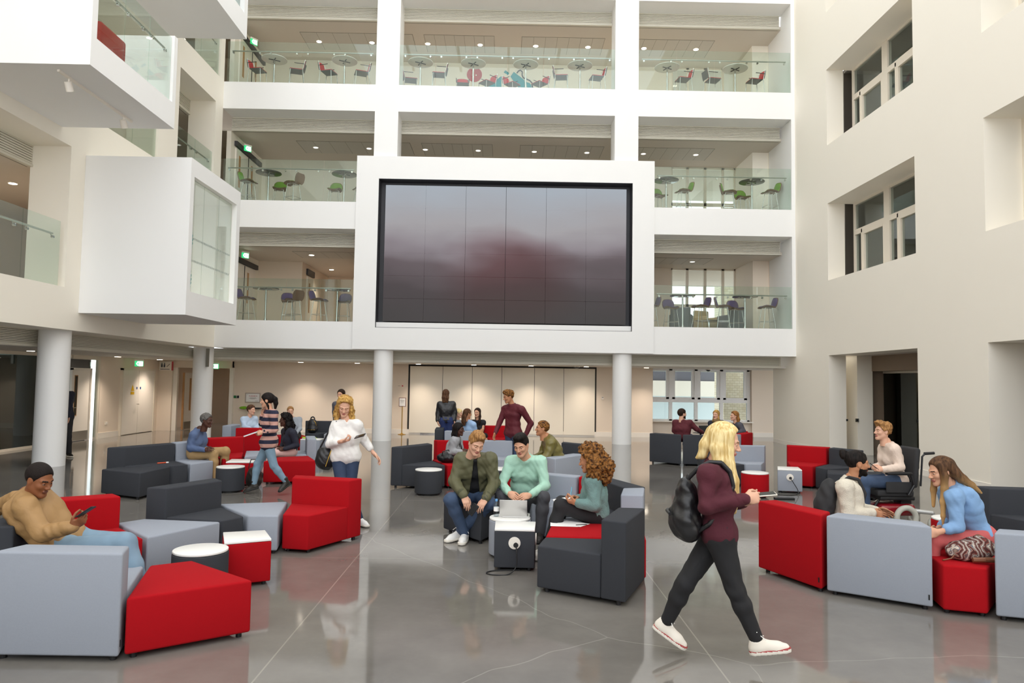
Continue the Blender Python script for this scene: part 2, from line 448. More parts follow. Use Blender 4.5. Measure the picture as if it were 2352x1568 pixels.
# ground-floor recess on the right: brown reveal and glazed screen
w = MB()
w.box(XR + .8, XO + 1, 9, 23, 2.861, 2.95)
struct(w.build('ceiling_recess', 'ceil_warm'))
w = MB(); w.box(XR + 1.27, XR + 1.6, 20.95, 21.1, 0, 2.861); w.box(XR + 1.6, XR + 4, 20.95, 21.1, 0, 2.861)
w.box(XR + 1.25, XR + 1.75, 16, 20.95, 2.42, 2.861); w.box(XO + 1, XO + 1.1, 9, 21, 0, 2.861); w.box(XR + .8, XO + 1, 9.2, 9.3, 0, 2.861)
struct(w.build('wall_recess', 'dkpanel'))
o = struct(MB().box(XR + 1.66, XR + 1.72, 16.3, 20.9, 2.36, 2.42).build('window_20', 'frame'))
MB().box(XR + 1.68, XR + 1.7, 19.0, 20.9, .02, 2.36).build('pane', 'glass_dark', o); MB().box(XR + 1.68, XR + 1.7, 16.3, 18.98, .02, 2.36).build('pane', 'glass_dark', o)
# baseboards
struct(MB().box(XR - .015, XR, 13.87, 16.26, 0, .13).build('baseboard_right', 'trimw'))
struct(MB().box(XR - .015, XR, 20.73, YB + 1.1, 0, .13).build('baseboard_right_far', 'trimw'))
struct(MB().box(-9.9, 5.5, YG - .02, YG, 0, .17).build('baseboard_back', 'trimw'))

# ---- round columns
def column(x, y, label):
    root = MB().lathe([(.31, 0), (.31, C[1] + .3)], (x, y, 0), 64).build('round_column', 'white', smooth=40)
    struct(root)
for x, y, l in ((-9.73, 15.66, 0), (-9.73, 23.4, 0), (-3.9, 23.37, 0), (3.86, 23.37, 0), (-9.73, 7.9, 0)): column(x, y, l)
# small steel bracket on the corner column
tag(MB().box(-9.5, -9.42, 23.02, 23.1, 2.28, 2.86).build('conduit_bracket', 'steel'), 'slim grey metal conduit strip fixed high on the corner column', 'conduit')

# ---- ground floor beyond the columns
struct(MB().box(-14, 13, YB, 33, C[1] - .37, C[1] - .3).build('ceiling', 'ceil'))
struct(MB().box(-14, XLI, 2, YB, C[1] - .37, C[1] - .3).build('ceiling_left', 'ceil'))
w = MB()
zc = C[1] - .37
w.box(-9.95, 5.5, YG, YG + .15, 0, zc)                       # back wall
w.box(-12.55, -12.0, YG - .2, YG + .1, 0, zc)                 # stub left of the corridor opening
w.box(-12.1, -9.9, YG - .12, YG + .05, 2.28, zc)
w.box(-9.95, -9.85, YG, 31, 0, zc); w.box(-14, -9.85, 31, 31.1, 0, zc)
w.box(-12.65, -12.5, 22.45, 33, 0, zc)
w.box(5.35, 5.5, YG + .15, 27.6, 0, zc)
w.box(5.5, 9.55, 27.5, 27.7, 0, .55); w.box(9.5, 9.55, 27.4, 27.7, 0, zc)
w.box(9.55, 10.75, 27.4, 27.55, 0, zc); w.box(10.65, 10.75, 27.4, 31, 0, zc); w.box(10.7, 13, 31, 31.1, 0, zc)
w.box(XR, 13, 25, 25.1, 0, .01)
struct(w.build('wall_ground', 'beige'))
struct(MB().box(9.55, 10.76, 27.37, 27.4, 0, .16).build('baseboard_1', 'trimw'))
struct(MB().box(-12.5, -12.47, 22.45, 23.6, 0, .17).build('baseboard_2', 'trimw'))
struct(MB().box(5.5, 9.5, 27.2, 27.52, .53, .57).build('trim_sill', 'trimw'))
# ground window
f = MB(); zb, zt, zm = .57, zc, 1.33
xs = [5.5, 6.42, 7.4, 8.38, 9.42]
for x in xs: f.box(x - .06, x + .06, 27.52, 27.66, zb, zt)
f.box(5.5, 9.45, 27.52, 27.66, zb, zb + .05); f.box(5.5, 9.45, 27.5, 27.66, zm - .06, zm + .06); f.box(5.5, 9.45, 27.52, 27.66, zt - .06, zt)
for a, b in zip(xs, xs[1:]):
    f.box(a + .06, a + .17, 27.54, 27.64, zm, zt); f.box(b - .17, b - .06, 27.54, 27.64, zm, zt); f.box(a + .06, b - .06, 27.54, 27.64, zm + .06, zm + .13)
o = struct(f.build('window_21', 'white'))
for a, b in zip(xs, xs[1:]):
    MB().box(a + .06, b - .06, 27.58, 27.59, zb, zm).build('pane', 'pane', o); MB().box(a + .06, b - .06, 27.58, 27.59, zm, zt).build('pane', 'pane', o)
# left ground wall (X = -12.5): glazed screen, door, glass strips
w = MB(); X = -12.55
w.box(X - .05, X + .05, 8, 21.0, 2.45, zc); w.box(X - .06, X + .06, 8, 21.0, 0, .06); w.box(X - .05, X + .05, 20.35, 20.42, 0, zc)
w.box(X - .05, X + .05, 22.38, 22.46, 0, zc); w.box(X - .05, X + .05, 20.98, 22.4, 2.42, zc)
o = struct(w.build('window_22', 'frame'))
for a, b in ((8.0, 14.2), (14.22, 17.4), (17.42, 20.35), (20.42, 20.98)): MB().box(X - .01, X + .01, a, b, .06, 2.45).build('pane', 'glass_dark' if b < 20.4 else 'pane', o)
MB().box(X - .01, X + .01, 21.98, 22.38, .06, 2.42).build('pane', 'pane', o)
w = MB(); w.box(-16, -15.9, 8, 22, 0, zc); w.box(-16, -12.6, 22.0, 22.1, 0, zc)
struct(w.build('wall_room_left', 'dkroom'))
M['sofa_brown'] = mat('brown_leather', '#6b5546', .5)
s = empty('bench', (-14.1, 17.6, 0), 'brown bench with high back seen behind the glass partition', 'bench')
MB().rbox((-14.1, 17.6, .42), (.7, 2.2, .16), .04).build('seat', 'sofa_brown', s); MB().rbox((-14.4, 17.6, .95), (.16, 2.2, .5), .04).build('backrest', 'sofa_brown', s)
MB().box(-14.35, -13.85, 16.7, 16.76, 0, .35).build('leg', 'steel', s); MB().box(-14.35, -13.85, 18.44, 18.5, 0, .35).build('leg', 'steel', s)

def single_door():
    r = struct(MB().box(X - .03, X + .02, 21.05, 21.95, .02, 2.1).build('door_1', 'trimw'))
    f = MB(); f.box(X - .05, X + .06, 21.0, 21.05, 0, 2.15); f.box(X - .05, X + .06, 21.95, 22.0, 0, 2.15); f.box(X - .05, X + .06, 21.0, 22.0, 2.1, 2.16)
    f.build('door_frame', 'trimw', r)
    MB().box(X - .035, X + .027, 21.18, 21.34, .75, 1.95).build('vision_panel', 'timber', r)
    MB().box(X - .03, X + .030, 21.2, 21.32, .78, 1.92).build('pane', 'glass_dark', r)
    MB().box(X + .02, X + .03, 21.06, 21.94, .03, .3).build('kick_plate', 'steel', r)
    h = MB(); h.rod((X + .02, 21.12, 1.0), (X + .07, 21.12, 1.0), .012); h.rod((X + .07, 21.12, 1.0), (X + .07, 21.26, 1.0), .012); h.box(X + .02, X + .03, 21.1, 21.15, .8, 1.1); h.build('handle', 'chrome', r)
single_door()
def double_door():
    y0, ym, y1 = 23.68, 24.72, 25.78
    r = struct(MB().box(-12.5, -12.44, y0, ym - .006, .02, 2.14).build('door_2', 'trimw'))
    r2 = struct(MB().box(-12.5, -12.44, ym + .006, y1, .02, 2.14).build('door_3', 'trimw'))
    f = MB(); f.box(-12.5, -12.42, y0 - .06, y0, 0, 2.2); f.box(-12.5, -12.42, y1, y1 + .06, 0, 2.2); f.box(-12.5, -12.42, y0 - .06, y1 + .06, 2.14, 2.2); f.build('door_frame', 'frame', r)
    MB().rod((-12.44, ym - .1, 1.0), (-12.36, ym - .1, 1.0), .015).rod((-12.36, ym - .1, 1.0), (-12.36, ym - .22, 1.0), .012).build('handle', 'chrome', r)
    for rr, yy in ((r, ym - .12), (r2, ym + .12)): MB().box(-12.44, -12.435, yy - .035, yy + .035, 1.5, 1.58).build('label_plate', M['blue_lbl'], rr)
M['blue_lbl'] = mat('blue_label', '#2b4a86', .5); M['yellow'] = mat('warning_yellow', '#e2b416', .5)
double_door()
h = MB(); h.quad((-12.43, 24.2, 1.45), (-12.43, 24.42, 1.45), (-12.43, 24.31, 1.66)); h.box(-12.437, -12.43, 24.2, 24.42, 1.33, 1.42)
tag(h.build('warning_sign', 'yellow'), 'yellow triangle warning sign stuck on the white double door', 'sign')
# corridor opening on the left: open door leaf, extinguisher
r = MB().box(-11.75, -11.7, 26.55, 27.45, .02, 2.1)
r = struct(r.build('door_4', 'trimw'))
MB().box(-11.71, -11.69, 26.6, 27.4, .03, .3).build('kick_plate', 'steel', r); MB().box(-11.705, -11.69, 27.0, 27.12, .7, 1.9).build('vision_panel', 'timber', r); MB().box(-11.76, -11.69, 26.53, 26.56, .02, 2.1).build('edge', 'timber', r)
struct(MB().box(-12.05, -11.85, 26.3, 26.42, 0, 2.3).box(-9.95, -9.82, 26.26, 26.4, 0, 2.3).build('trim_doorframe', 'trimw'))
M['ext_red'] = mat('extinguisher_red', '#c01820', .3)
e = empty('fire_extinguisher', (-11.55, 27.7, .55), 'red fire extinguisher with black hose on the corridor wall', 'fire extinguisher')
MB().lathe([(.07, 0), (.075, .02), (.075, .45), (.03, .52)], (-11.55, 27.7, .75), 16).build('cylinder', 'ext_red', e, 40)
MB().tube([(-11.55, 27.7, 1.29), (-11.42, 27.65, 1.26), (-11.38, 27.65, 1.0), (-11.4, 27.65, .75)], .02).build('hose', 'black', e); MB().box(-11.6, -11.5, 27.67, 27.73, 1.27, 1.32).build('valve_head', 'black', e)

# ---- folding partition of six panels along the back wall
fp = empty('folding_partition', (0, YG - .03, 0), 'cream folding partition wall of tall panels with two inset doors', 'partition')
gx = [-3.42, -2.22, -1.14, -.06, 1.14, 2.22, 3.37]
MB().box(-3.48, 3.42, YG - .015, YG - .005, .0, 2.53).build('track_gap', 'gap', fp)
pd = {}
for i in range(6):
    p = MB().box(gx[i] + .008, gx[i+1] - .008, YG - .05, YG - .012, .05, 2.47).build('panel', 'panel', fp)
    if i in (0, 3):
        a = gx[i] + .16; b = a + .9
        q = MB(); 
        for bx in ((a, a + .012, .05, 2.16), (b - .012, b, .05, 2.16), (a, b, 2.148, 2.16)): q.box(bx[0], bx[1], YG - .052, YG - .049, bx[2], bx[3])
        q.build('door_line', 'gap', p)
        MB().box(b - .24, b - .04, YG - .058, YG - .049, .92, 1.16).build('latch_plate', 'steel', p)
        MB().rbox((b - .12, YG - .075, 1.07), (.13, .03, .035), .008).build('latch', 'chrome', p)
MB().box(-3.0, -2.0, YG - .06, YG - .045, .0, .045).build('threshold', 'chrome', fp)

# ---- video wall box on the facade
vb = empty('video_wall', (0, YF, 2.92), 'huge dark video wall in a white box mounted on the gallery front', 'video wall')
yb = YF - .09
s = MB(); x0, x1, z0, z1 = -4.85, 4.81, 2.92, 9.19; hx0, hx1, hz0, hz1 = -4.13, 4.10, 3.62, 8.45
s.box(x0, x1, yb, YF + .4, z0, hz0); s.box(x0, x1, yb, YF + .4, hz1, z1); s.box(x0, hx0, yb, YF + .4, hz0, hz1); s.box(hx1, x1, yb, YF + .4, hz0, hz1)
s.build('housing', 'white', vb)
MB().box(hx0, hx1, YF + .36, YF + .4, hz0, hz1).build('recess_back', 'blackm', vb)
MB().box(hx0 - .0, hx0 + .012, yb + .005, YF + .37, hz0, hz1).box(hx1 - .012, hx1, yb + .005, YF + .37, hz0, hz1).box(hx0, hx1, yb + .005, YF + .37, hz1 - .012, hz1).box(hx0, hx1, yb + .005, YF + .37, hz0, hz0 + .012).build('reveal', 'blackm', vb)
def screen_material():  # glowing gradient stands in for the blurred reflection on the screens
    m = bpy.data.materials.new('screen_painted_reflection'); m.use_nodes = True
    nt = m.node_tree; b = nt.nodes['Principled BSDF']; L = nt.links.new
    tc = nt.nodes.new('ShaderNodeNewGeometry')
    sx = nt.nodes.new('ShaderNodeSeparateXYZ'); L(tc.outputs['Position'], sx.inputs[0])
    def mt(op, a, c=0.0, d=None):
        x = nt.nodes.new('ShaderNodeMath'); x.operation = op
        for s_, i in ((a, 0), (c, 1), (d, 2)):
            if s_ is None: continue
            if isinstance(s_, (int, float)): x.inputs[i].default_value = s_
            else: L(s_, x.inputs[i])
        return x.outputs[0]
    def rmp(src, stops):
        r = nt.nodes.new('ShaderNodeValToRGB'); e = r.color_ramp.elements
        while len(e) < len(stops): e.new(.5)
        for q, (p, c) in zip(e, stops): q.position = p; q.color = hexc(c) if isinstance(c, str) else c
        L(src, r.inputs[0]); return r.outputs[0]
    nz = nt.nodes.new('ShaderNodeTexNoise'); nz.inputs['Scale'].default_value = .55; nz.inputs['Detail'].default_value = 2
    mp = nt.nodes.new('ShaderNodeMapping'); mp.inputs['Scale'].default_value = (.7, 1, 1.8); L(tc.outputs['Position'], mp.inputs[0]); L(mp.outputs[0], nz.inputs['Vector'])
    v = mt('ADD', mt('DIVIDE', mt('SUBTRACT', sx.outputs[2], 3.82), 4.47), mt('MULTIPLY', mt('SUBTRACT', nz.outputs[0], .5), .28))
    base = rmp(v, [(0, '#3c3938'), (.25, '#443c3e'), (.42, '#5f5458'), (.55, '#8a8288'), (.7, '#a09da0'), (1, '#a3abb4')])
    dx = mt('DIVIDE', sx.outputs[0], 2.6); dz = mt('DIVIDE', mt('SUBTRACT', sx.outputs[2], 5.0), 2.1)
    dist = mt('SQRT', mt('ADD', mt('MULTIPLY', dx, dx), mt('MULTIPLY', dz, dz)))
    blob = rmp(mt('ADD', dist, mt('MULTIPLY', mt('SUBTRACT', nz.outputs[0], .5), .6)), [(0, (1, 1, 1, 1)), (.45, (.95, .95, .95, 1)), (1.0, (0, 0, 0, 1))])
    red = rmp(v, [(0, '#3d3330'), (.28, '#452f30'), (.5, '#5e3c3f'), (.65, '#7c5a60'), (1, '#8b868c')])
    mx = nt.nodes.new('ShaderNodeMix'); mx.data_type = 'RGBA'; L(blob, mx.inputs[0]); L(base, mx.inputs[6]); L(red, mx.inputs[7])
    b.inputs['Base Color'].default_value = (.012, .012, .013, 1); b.inputs['Roughness'].default_value = .5; b.inputs['Specular IOR Level'].default_value = .2
    L(mx.outputs[2], b.inputs['Emission Color']); b.inputs['Emission Strength'].default_value = SCREEN_E
    return m
SCREEN_E = .62
M['screen'] = screen_material()
sx0, sx1, sz0, sz1 = -3.93, 3.93, 3.84, 8.29
for i in range(6):
    for j in range(6):
        a = sx0 + (sx1 - sx0)*i/6; b = sx0 + (sx1 - sx0)*(i + 1)/6; c = sz0 + (sz1 - sz0)*j/6; d = sz0 + (sz1 - sz0)*(j + 1)/6
        MB().box(a + .006, b - .006, YF + .07, YF + .16, c + .006, d - .006).build('screen_panel', 'screen', vb)
MB().box(sx0 + .1, sx1 - .1, YF + .15, YF + .36, sz0 + .1, sz1 - .1).build('rack', 'black', vb)

# ---- roof light: white beams over the atrium
w = MB()
for y in np.arange(1.0, 24, 3.1): w.box(XL - .5, XR + .5, y, y + .35, 22.1, 22.6)
for x in (-6.2, -3.1, 0, 3.1, 6.2): w.box(x - .08, x + .08, 0, YB, 22.2, 22.4)
struct(w.build('roof_beams', 'white'))
# ---- the building across the street, seen through the right-hand windows
M['out_wall'] = mat('pale_render', '#d9d2c6', .8); M['out_dark'] = mat('slate_roof', '#5e5d66', .7); M['out_glass'] = mat('blue_grey_glazing', '#b3bfc2', .3)
ob = bpy.data.objects.new('exterior_building', None); COL.objects.link(ob); ob.location = (9.5, 38, -8); struct(ob)
MB().box(0, 26, 40, 46, -8, 1.3).build('glazed_wall', 'out_glass', ob); MB().box(0, 26, 39.7, 46, 1.3, 2.15).build('parapet', 'out_wall', ob); MB().box(0, 26, 39.8, 46, 2.15, 2.75).build('roof', 'out_dark', ob); MB().prism([(12.6, 40.5), (16.4, 40.5), (16.4, 44), (12.6, 44)], 2.75, 3.9).build('plant_room', 'out_dark', ob)
M['brick_out'] = mat('pale_brick', '#d8cdb4', .8)
def bricks(m):
    nt = m.node_tree; b = nt.nodes['Principled BSDF']; t = nt.nodes.new('ShaderNodeTexBrick'); t.inputs['Scale'].default_value = 2.2
    t.inputs['Color1'].default_value = hexc('#e0d6c0'); t.inputs['Color2'].default_value = hexc('#cfc2a6'); t.inputs['Mortar'].default_value = hexc('#b5aa96')
    tc = nt.nodes.new('ShaderNodeTexCoord'); mp = nt.nodes.new('ShaderNodeMapping'); mp.inputs['Rotation'].default_value = (PI/2, 0, 0)
    nt.links.new(tc.outputs['Object'], mp.inputs[0]); nt.links.new(mp.outputs[0], t.inputs[0]); nt.links.new(t.outputs[0], b.inputs['Base Color'])
bricks(M['brick_out'])
tag(MB().prism([(10.6, 34.5), (11.9, 34.5), (11.9, 36), (10.6, 36)], -6, 10.6).build('chimney_stack', 'brick_out'), 'pale brick tower outside the right-hand gallery windows', 'tower')
# ================================================================== galleries: glass balustrades, lights, stools, tables
def balustrade(label, axis, fixed, a, b, z, h=1.36, inward=1, joints=None, rail=True, rail_ends=(.12, .12)):
    """axis 'x': runs along X at Y=fixed; axis 'y': runs along Y at X=fixed; inward = direction of the gallery"""
    mid = (a + b)/2
    root = empty('glass_balustrade', (mid, fixed, z) if axis == 'x' else (fixed, mid, z), label, 'glass balustrade', 'glass balustrades')
    P = (lambda u, d, zz: (u, fixed + d*inward, zz)) if axis == 'x' else (lambda u, d, zz: (fixed + d*inward, u, zz))
    n = max(1, round((b - a)/1.12)); xs = joints or [a + (b - a)*i/n for i in range(n + 1)]
    for u, v in zip(xs, xs[1:]):
        p, q = P(u + .006, 0, z), P(v - .006, .02, z + h)
        MB().box(min(p[0], q[0]), max(p[0], q[0]), min(p[1], q[1]), max(p[1], q[1]), z - .02, z + h).build('glass_panel', 'glass', root)
    if rail:
        MB().rod(P(a + rail_ends[0], .09, z + 1.08), P(b - rail_ends[1], .09, z + 1.08), .022, n=12).build('handrail', 'steel', root, 60)
        for u in xs:
            for du in (-.18, .18):
                w = u + du
                if w < a + .05 or w > b - .05: continue
                MB().rod(P(w, .02, z + 1.0), P(w, .07, z + 1.0), .03, n=12).rod(P(w, .06, z + 1.0), P(w, .09, z + 1.06), .01).build('bracket', 'chrome', root)
    return root
GL = [0, B[1] + .02, B[2] + .02, B[3] + .02]
y_ = YF + .03
balustrade('glass balustrade of the lowest gallery, left of the video wall', 'x', y_, -9.2, -4.86, B[1])
balustrade('glass balustrade of the lowest gallery, right of the video wall', 'x', y_, 4.82, 9.31, B[1])
balustrade('glass balustrade of the middle gallery, left of the video wall', 'x', y_, -9.2, -4.86, B[2])
balustrade('glass balustrade of the middle gallery, right of the video wall', 'x', y_, 4.82, 9.31, B[2])
balustrade('glass balustrade of the top gallery, left bay', 'x', y_, -9.2, P1, B[3])
balustrade('wide glass balustrade of the top gallery, between the two white pillars', 'x', y_, P2, P3, B[3])
balustrade('glass balustrade of the top gallery, right bay', 'x', y_, P4, 9.31, B[3])
balustrade('glass balustrade on the side wall below the middle pod', 'y', XL - .05, 8.0, 15.0, B[1], inward=-1)
balustrade('glass balustrade on the side wall just above the lowest pod', 'y', XL - .05, 15.32, 18.84, B[2], inward=-1)
balustrade('glass balustrade on the side wall behind the middle pod, near the corner', 'y', XL - .05, 19.99, 22.45, B[2], inward=-1)
balustrade('glass balustrade on the side wall at the top gallery corner', 'y', XL - .05, 20.04, 22.7, B[3], inward=-1)
balustrade('glass balustrade in the open front of the middle white pod', 'y', XP - .05, 11.92, 14.64, 7.62, inward=-1, joints=[11.92, 12.85, 13.75, 14.64])
# red sofa and pale lamp inside the middle pod
sf = empty('armchair', (-8.0, 13.2, 7.62), 'red armchair behind the glass of the middle pod', 'armchair')
MB().rbox((-7.9, 13.35, 7.62 + .3), (.7, .9, .36), .06).build('seat', 'red', sf, 40); MB().rbox((-7.55, 13.35, 7.62 + .52), (.16, .9, .62), .06).build('backrest', 'red', sf, 40)
for a in (12.95, 13.75): MB().box(-8.2, -7.6, a - .03, a + .03, 7.62, 7.76).build('leg', 'steel', sf)

# ---- recessed downlights (disc, ring) with their lamps
def downlight(x, y, z, label, group, power, on=True, r=.085):
    root = empty('downlight', (x, y, z), label, 'ceiling light', group)
    MB().cyl((x, y), r + .02, z - .012, z + .004, 24).build('ring', 'trimw', root); MB().cyl((x, y), r, z - .016, z - .010, 24).build('diffuser', 'lamp' if on else 'lamp_dim', root)
    if power: spot(x, y, z - .05, power, (1, .84, .70) if z < 7 else (1, .88, .74))
M['lamp_dim'] = emit('lamp_glow_low', '#f2efe6', 1.2)
def spot(x, y, z, power, col=(1, .82, .62), r=.12, ang=1.9):
    l = bpy.data.lights.new('downlight_lamp', 'SPOT'); l.energy = power; l.color = col; l.shadow_soft_size = r; l.spot_size = ang; l.spot_blend = 1.0
    o = bpy.data.objects.new('downlight_lamp', l); COL.objects.link(o); o.location = (x, y, z); return o
zc = C[1] - .37
for x in (-7.2, -5.2, -3.03, -1.06, .98, 2.95, 5.1): downlight(x, 25.6, zc, 'white recessed downlight in the ground floor ceiling in front of the back wall', 'ground floor back downlights', 110)
for x, y in ((-11.7, 17.9), (-11.8, 22.1), (-11.9, 25.0)): downlight(x, y, zc, 'white recessed downlight in the ceiling along the side wall of the ground floor', 'ground floor side downlights', 120)
downlight(-11.0, 28.5, zc, 'recessed downlight inside the far corridor', 'corridor downlights', 80)
downlight(11.7, 29, zc, 'recessed downlight in the lit passage behind the right wall', None, 110)
downlight(11.0, 18.6, 2.861, 'recessed downlight in the dark doorway recess of the right wall', None, 12)
for k, pw in ((1, 60), (2, 0), (3, 45)):
    z = C[k+1] - .455
    xs = (-6.87, -4.96, -2.94, -1.04, .98, 2.88, 4.92, 6.82) if k > 1 else (-6.9, 6.7)
    nm = {1: 'lowest', 2: 'middle', 3: 'top'}[k]
    for x in xs: downlight(x, 25.45, z, f'round recessed downlight in the ceiling of the {nm} gallery', f'{nm} gallery downlights', pw, on=(k != 2 and x < 5 or k == 3))
    if k == 1:
        downlight(-6.99, 28.8, z, 'round downlight in the corridor ceiling behind the lowest gallery', None, 120); downlight(-11.4, 16.5, z, 'round downlight in the brown side gallery', None, 160)
        downlight(-8.1, 17.0, 6.39, 'added round downlight brightening the inside of the lowest white pod', None, 120)  # lamp added to brighten the pod interior behind its glass
    # flush ceiling panels
    for a, b in (((-7.37, -3.42), (-.53, -3.0), (.47, 3.4), (4.4, 7.3)) if k > 1 else ((-7.38, -4.0), (4.4, 7.25))):
        a, b = min(a, b), max(a, b)
        m = MB()
        m.box(a, b, 24.78, 26.1, z - .006, z + .01)
        p = struct(m.build('ceiling_panel', 'ceil_tile'))
        l = MB(); n = 7
        for i in range(1, n): l.box(a + (b - a)*i/n - .006, a + (b - a)*i/n + .006, 24.78, 26.1, z - .0065, z - .005)
        l.box(a - .015, a, 24.77, 26.11, z - .008, z + .01); l.box(b, b + .015, 24.77, 26.11, z - .008, z + .01); l.box(a, b, 24.765, 24.78, z - .008, z + .01)
        l.build('trim_line', 'louvre_dark', p)

# ---- exit signs
def exit_sign(x, y, z, label, rz=0.0):
    r = empty('exit_sign', (x, y, z), label, 'exit sign', rz=0)
    rot = Matrix.Rotation(rz, 4, 'Z')
    def place(m, name, mt):
        bmesh.ops.transform(m.bm, matrix=Matrix.Translation((x, y, z)) @ rot, verts=m.bm.verts); return m.build(name, mt, r)
    place(MB().box(-.13, .13, -.02, .02, -.09, .09), 'panel', 'exit'); place(MB().box(-.14, .14, -.03, .03, .09, .14), 'housing', 'trimw')
    f = MB(); f.box(-.02, .11, -.026, -.022, -.075, .075); place(f, 'arrow_field', 'exitw')
    g = MB(); g.rod((-.08, -.024, .0), (-.04, -.024, -.06), .012).rod((-.08, -.024, 0), (-.05, -.024, .04), .014).ball((-.045, -.024, .06), .016, 1); place(g, 'running_figure', 'exitw')
for x, y, z, l, rz in ((-8.91, 24.6, 13.66, 'green lit exit sign hanging on the top gallery', .9), (-8.99, 24.6, 9.87, 'green lit exit sign hanging on the middle gallery', .9), (-8.94, 24.6, 6.14, 'green lit exit sign hanging on the lowest gallery', .9),
                   (-12.1, 24.0, 2.36, 'green lit exit sign above the white double door', .7), (-10.35, 25.9, 2.34, 'green lit exit sign half hidden by the corner column', 0.2), (10.9, 26.9, 2.2, 'green exit sign in the passage at the right wall', 0)):
    exit_sign(x, y, z, l, rz)
# side doors on the galleries, far left
for k in (1, 2, 3):
    z = GL[k]
    d = struct(MB().box(-9.32, -9.26, 24.3, 26.6, z, z + 2.1).build(f'door_{4+k}', 'trimw'))
    MB().box(-9.27, -9.25, 24.55, 24.7, z + .8, z + 1.9).build('vision_panel', 'timber', d); MB().box(-9.27, -9.25, 25.75, 25.9, z + .8, z + 1.9).build('vision_panel', 'timber', d)
    MB().box(-9.32, -9.2, 24.2, 26.7, z + 2.14, z + 2.3).build('grille', 'blackm', d); MB().box(-9.27, -9.24, 25.44, 25.46, z, z + 2.1).build('door_gap', 'gap', d)
    struct(MB().box(-9.45, -9.3, YB, YW, B[k], C[k+1] - .455).build(f'wall_end_{k}', 'cream'))
# door and glazed end of the level-one corridor
d = struct(MB().box(-7.66, -7.6, 27.6, 28.5, B[1], B[1] + 2.1).build('door_8', 'trimw')); MB().box(-7.61, -7.59, 27.8, 27.93, B[1] + .7, B[1] + 1.85).build('vision_panel', 'timber', d); MB().box(-7.66, -7.58, 27.55, 28.55, B[1] + 2.15, B[1] + 2.38).build('grille', 'blackm', d)
d = struct(MB().box(-6.3, -4.3, 30.93, 31.0, B[1], B[1] + 2.3).build('door_9', 'timber')); MB().box(-6.2, -5.35, 30.9, 30.94, B[1] + .1, B[1] + 1.95).build('pane', 'glass_dark', d); MB().box(-5.25, -4.4, 30.9, 30.94, B[1] + .1, B[1] + 1.95).build('pane', 'pane', d)

MUX, MUZ = -1.3, 13.7
MUT = [[(-.9, 13.05), (-.9, 13.23), (-.82, 13.39), (-.46, 13.5), (-.27, 13.67), (-.25, 13.05)], [(.08, 13.65), (.21, 13.84), (.61, 13.54), (.72, 13.05), (.52, 13.05)], [(.70, 13.45), (.83, 13.41), (1.1, 13.05), (.74, 13.05)], [(-.18, 13.81), (-.11, 13.9), (.04, 13.78), (-.01, 13.71)]]
MUC = [(.33, 13.79), (.39, 13.88), (.47, 13.91), (.54, 13.84), (.53, 13.72), (.58, 13.61), (.71, 13.56), (.83, 13.51), (.92, 13.41), (.95, 13.2)]
# ---- mural on the back wall of the top gallery
M['teal'] = mat('teal_wall_paint', '#2a9fb0', .6); M['mred'] = mat('red_wall_paint', '#c0444c', .6); M['ink'] = mat('dark_line_paint', '#3a3f4d', .6)
mu = empty('wall_mural', (0, YW - .01, B[3]), 'teal and red graphic painted on the back wall of the top gallery', 'mural')
def flat(pts, name, mt, d=.012):
    m = MB(); m.quad(*[(x, YW - d, z) for x, z in pts]); return m.build(name, mt, mu)
flat([(MUX + .29*math.cos(2*PI*i/40), MUZ + .29*math.sin(2*PI*i/40)) for i in range(39, -1, -1)], 'red_disc', 'mred')
for a_ in (-.05, .05): flat([(MUX + a_*1.3 + .03*math.cos(2*PI*i/16), MUZ - .02 + .03*math.sin(2*PI*i/16)) for i in range(15, -1, -1)], 'disc_hole', 'cream', .016)
for q in MUT: flat(q, 'teal_shape', 'teal', .013)
m = MB(); m.tube([(x, YW - .02, z) for x, z in MUC], .022, 6); m.build('cable_line', 'ink', mu)

# ---- bar stools
def sheet(prof, width, dish, th, nrm_back=True, n=10, rnd=.35):
    """curved padded plate: prof = [(y, z)], half-width per profile point; returns an MB of a closed shell"""
    m = MB(); k = len(prof); rows = []
    for side in (1, -1):
        g = []
        for i, (y, z) in enumerate(prof):
            a = prof[max(i-1, 0)]; b = prof[min(i+1, k-1)]
            ty, tz = b[0]-a[0], b[1]-a[1]; l = math.hypot(ty, tz); ny, nz = -tz/l, ty/l
            w = width[i]; row = []
            for j in range(n + 1):
                u = -1 + 2*j/n; off = th/2*side*(1 - .6*abs(u)**6) + dish*u*u
                row.append(m.bm.verts.new((w*u, y + ny*off, z + nz*off)))
            g.append(row)
        rows.append(g)
    f, b = rows
    for i in range(k-1):
        for j in range(n):
            m.bm.faces.new((f[i][j], f[i][j+1], f[i+1][j+1], f[i+1][j])); m.bm.faces.new((b[i+1][j], b[i+1][j+1], b[i][j+1], b[i][j]))
        m.bm.faces.new((f[i][0], f[i+1][0], b[i+1][0], b[i][0])); m.bm.faces.new((f[i+1][n], f[i][n], b[i][n], b[i+1][n]))
    for j in range(n):
        m.bm.faces.new((f[0][j+1], f[0][j], b[0][j], b[0][j+1])); m.bm.faces.new((f[k-1][j], f[k-1][j+1], b[k-1][j+1], b[k-1][j]))
    bmesh.ops.recalc_face_normals(m.bm, faces=m.bm.faces)
    return m
M['purple'] = mat('purple_wool', '#5d4a78', .85, bump=.2, bscale=600, sheen=.1); M['green'] = mat('green_wool', '#6d9a2a', .85, bump=.2, bscale=600, sheen=.1)
M['shell'] = mat('brown_shell', '#7a5c47', .55); M['stool_red'] = mat('red_stool_fabric', '#c4323a', .8); M['stool_grey'] = mat('grey_stool_shell', '#55585a', .6)
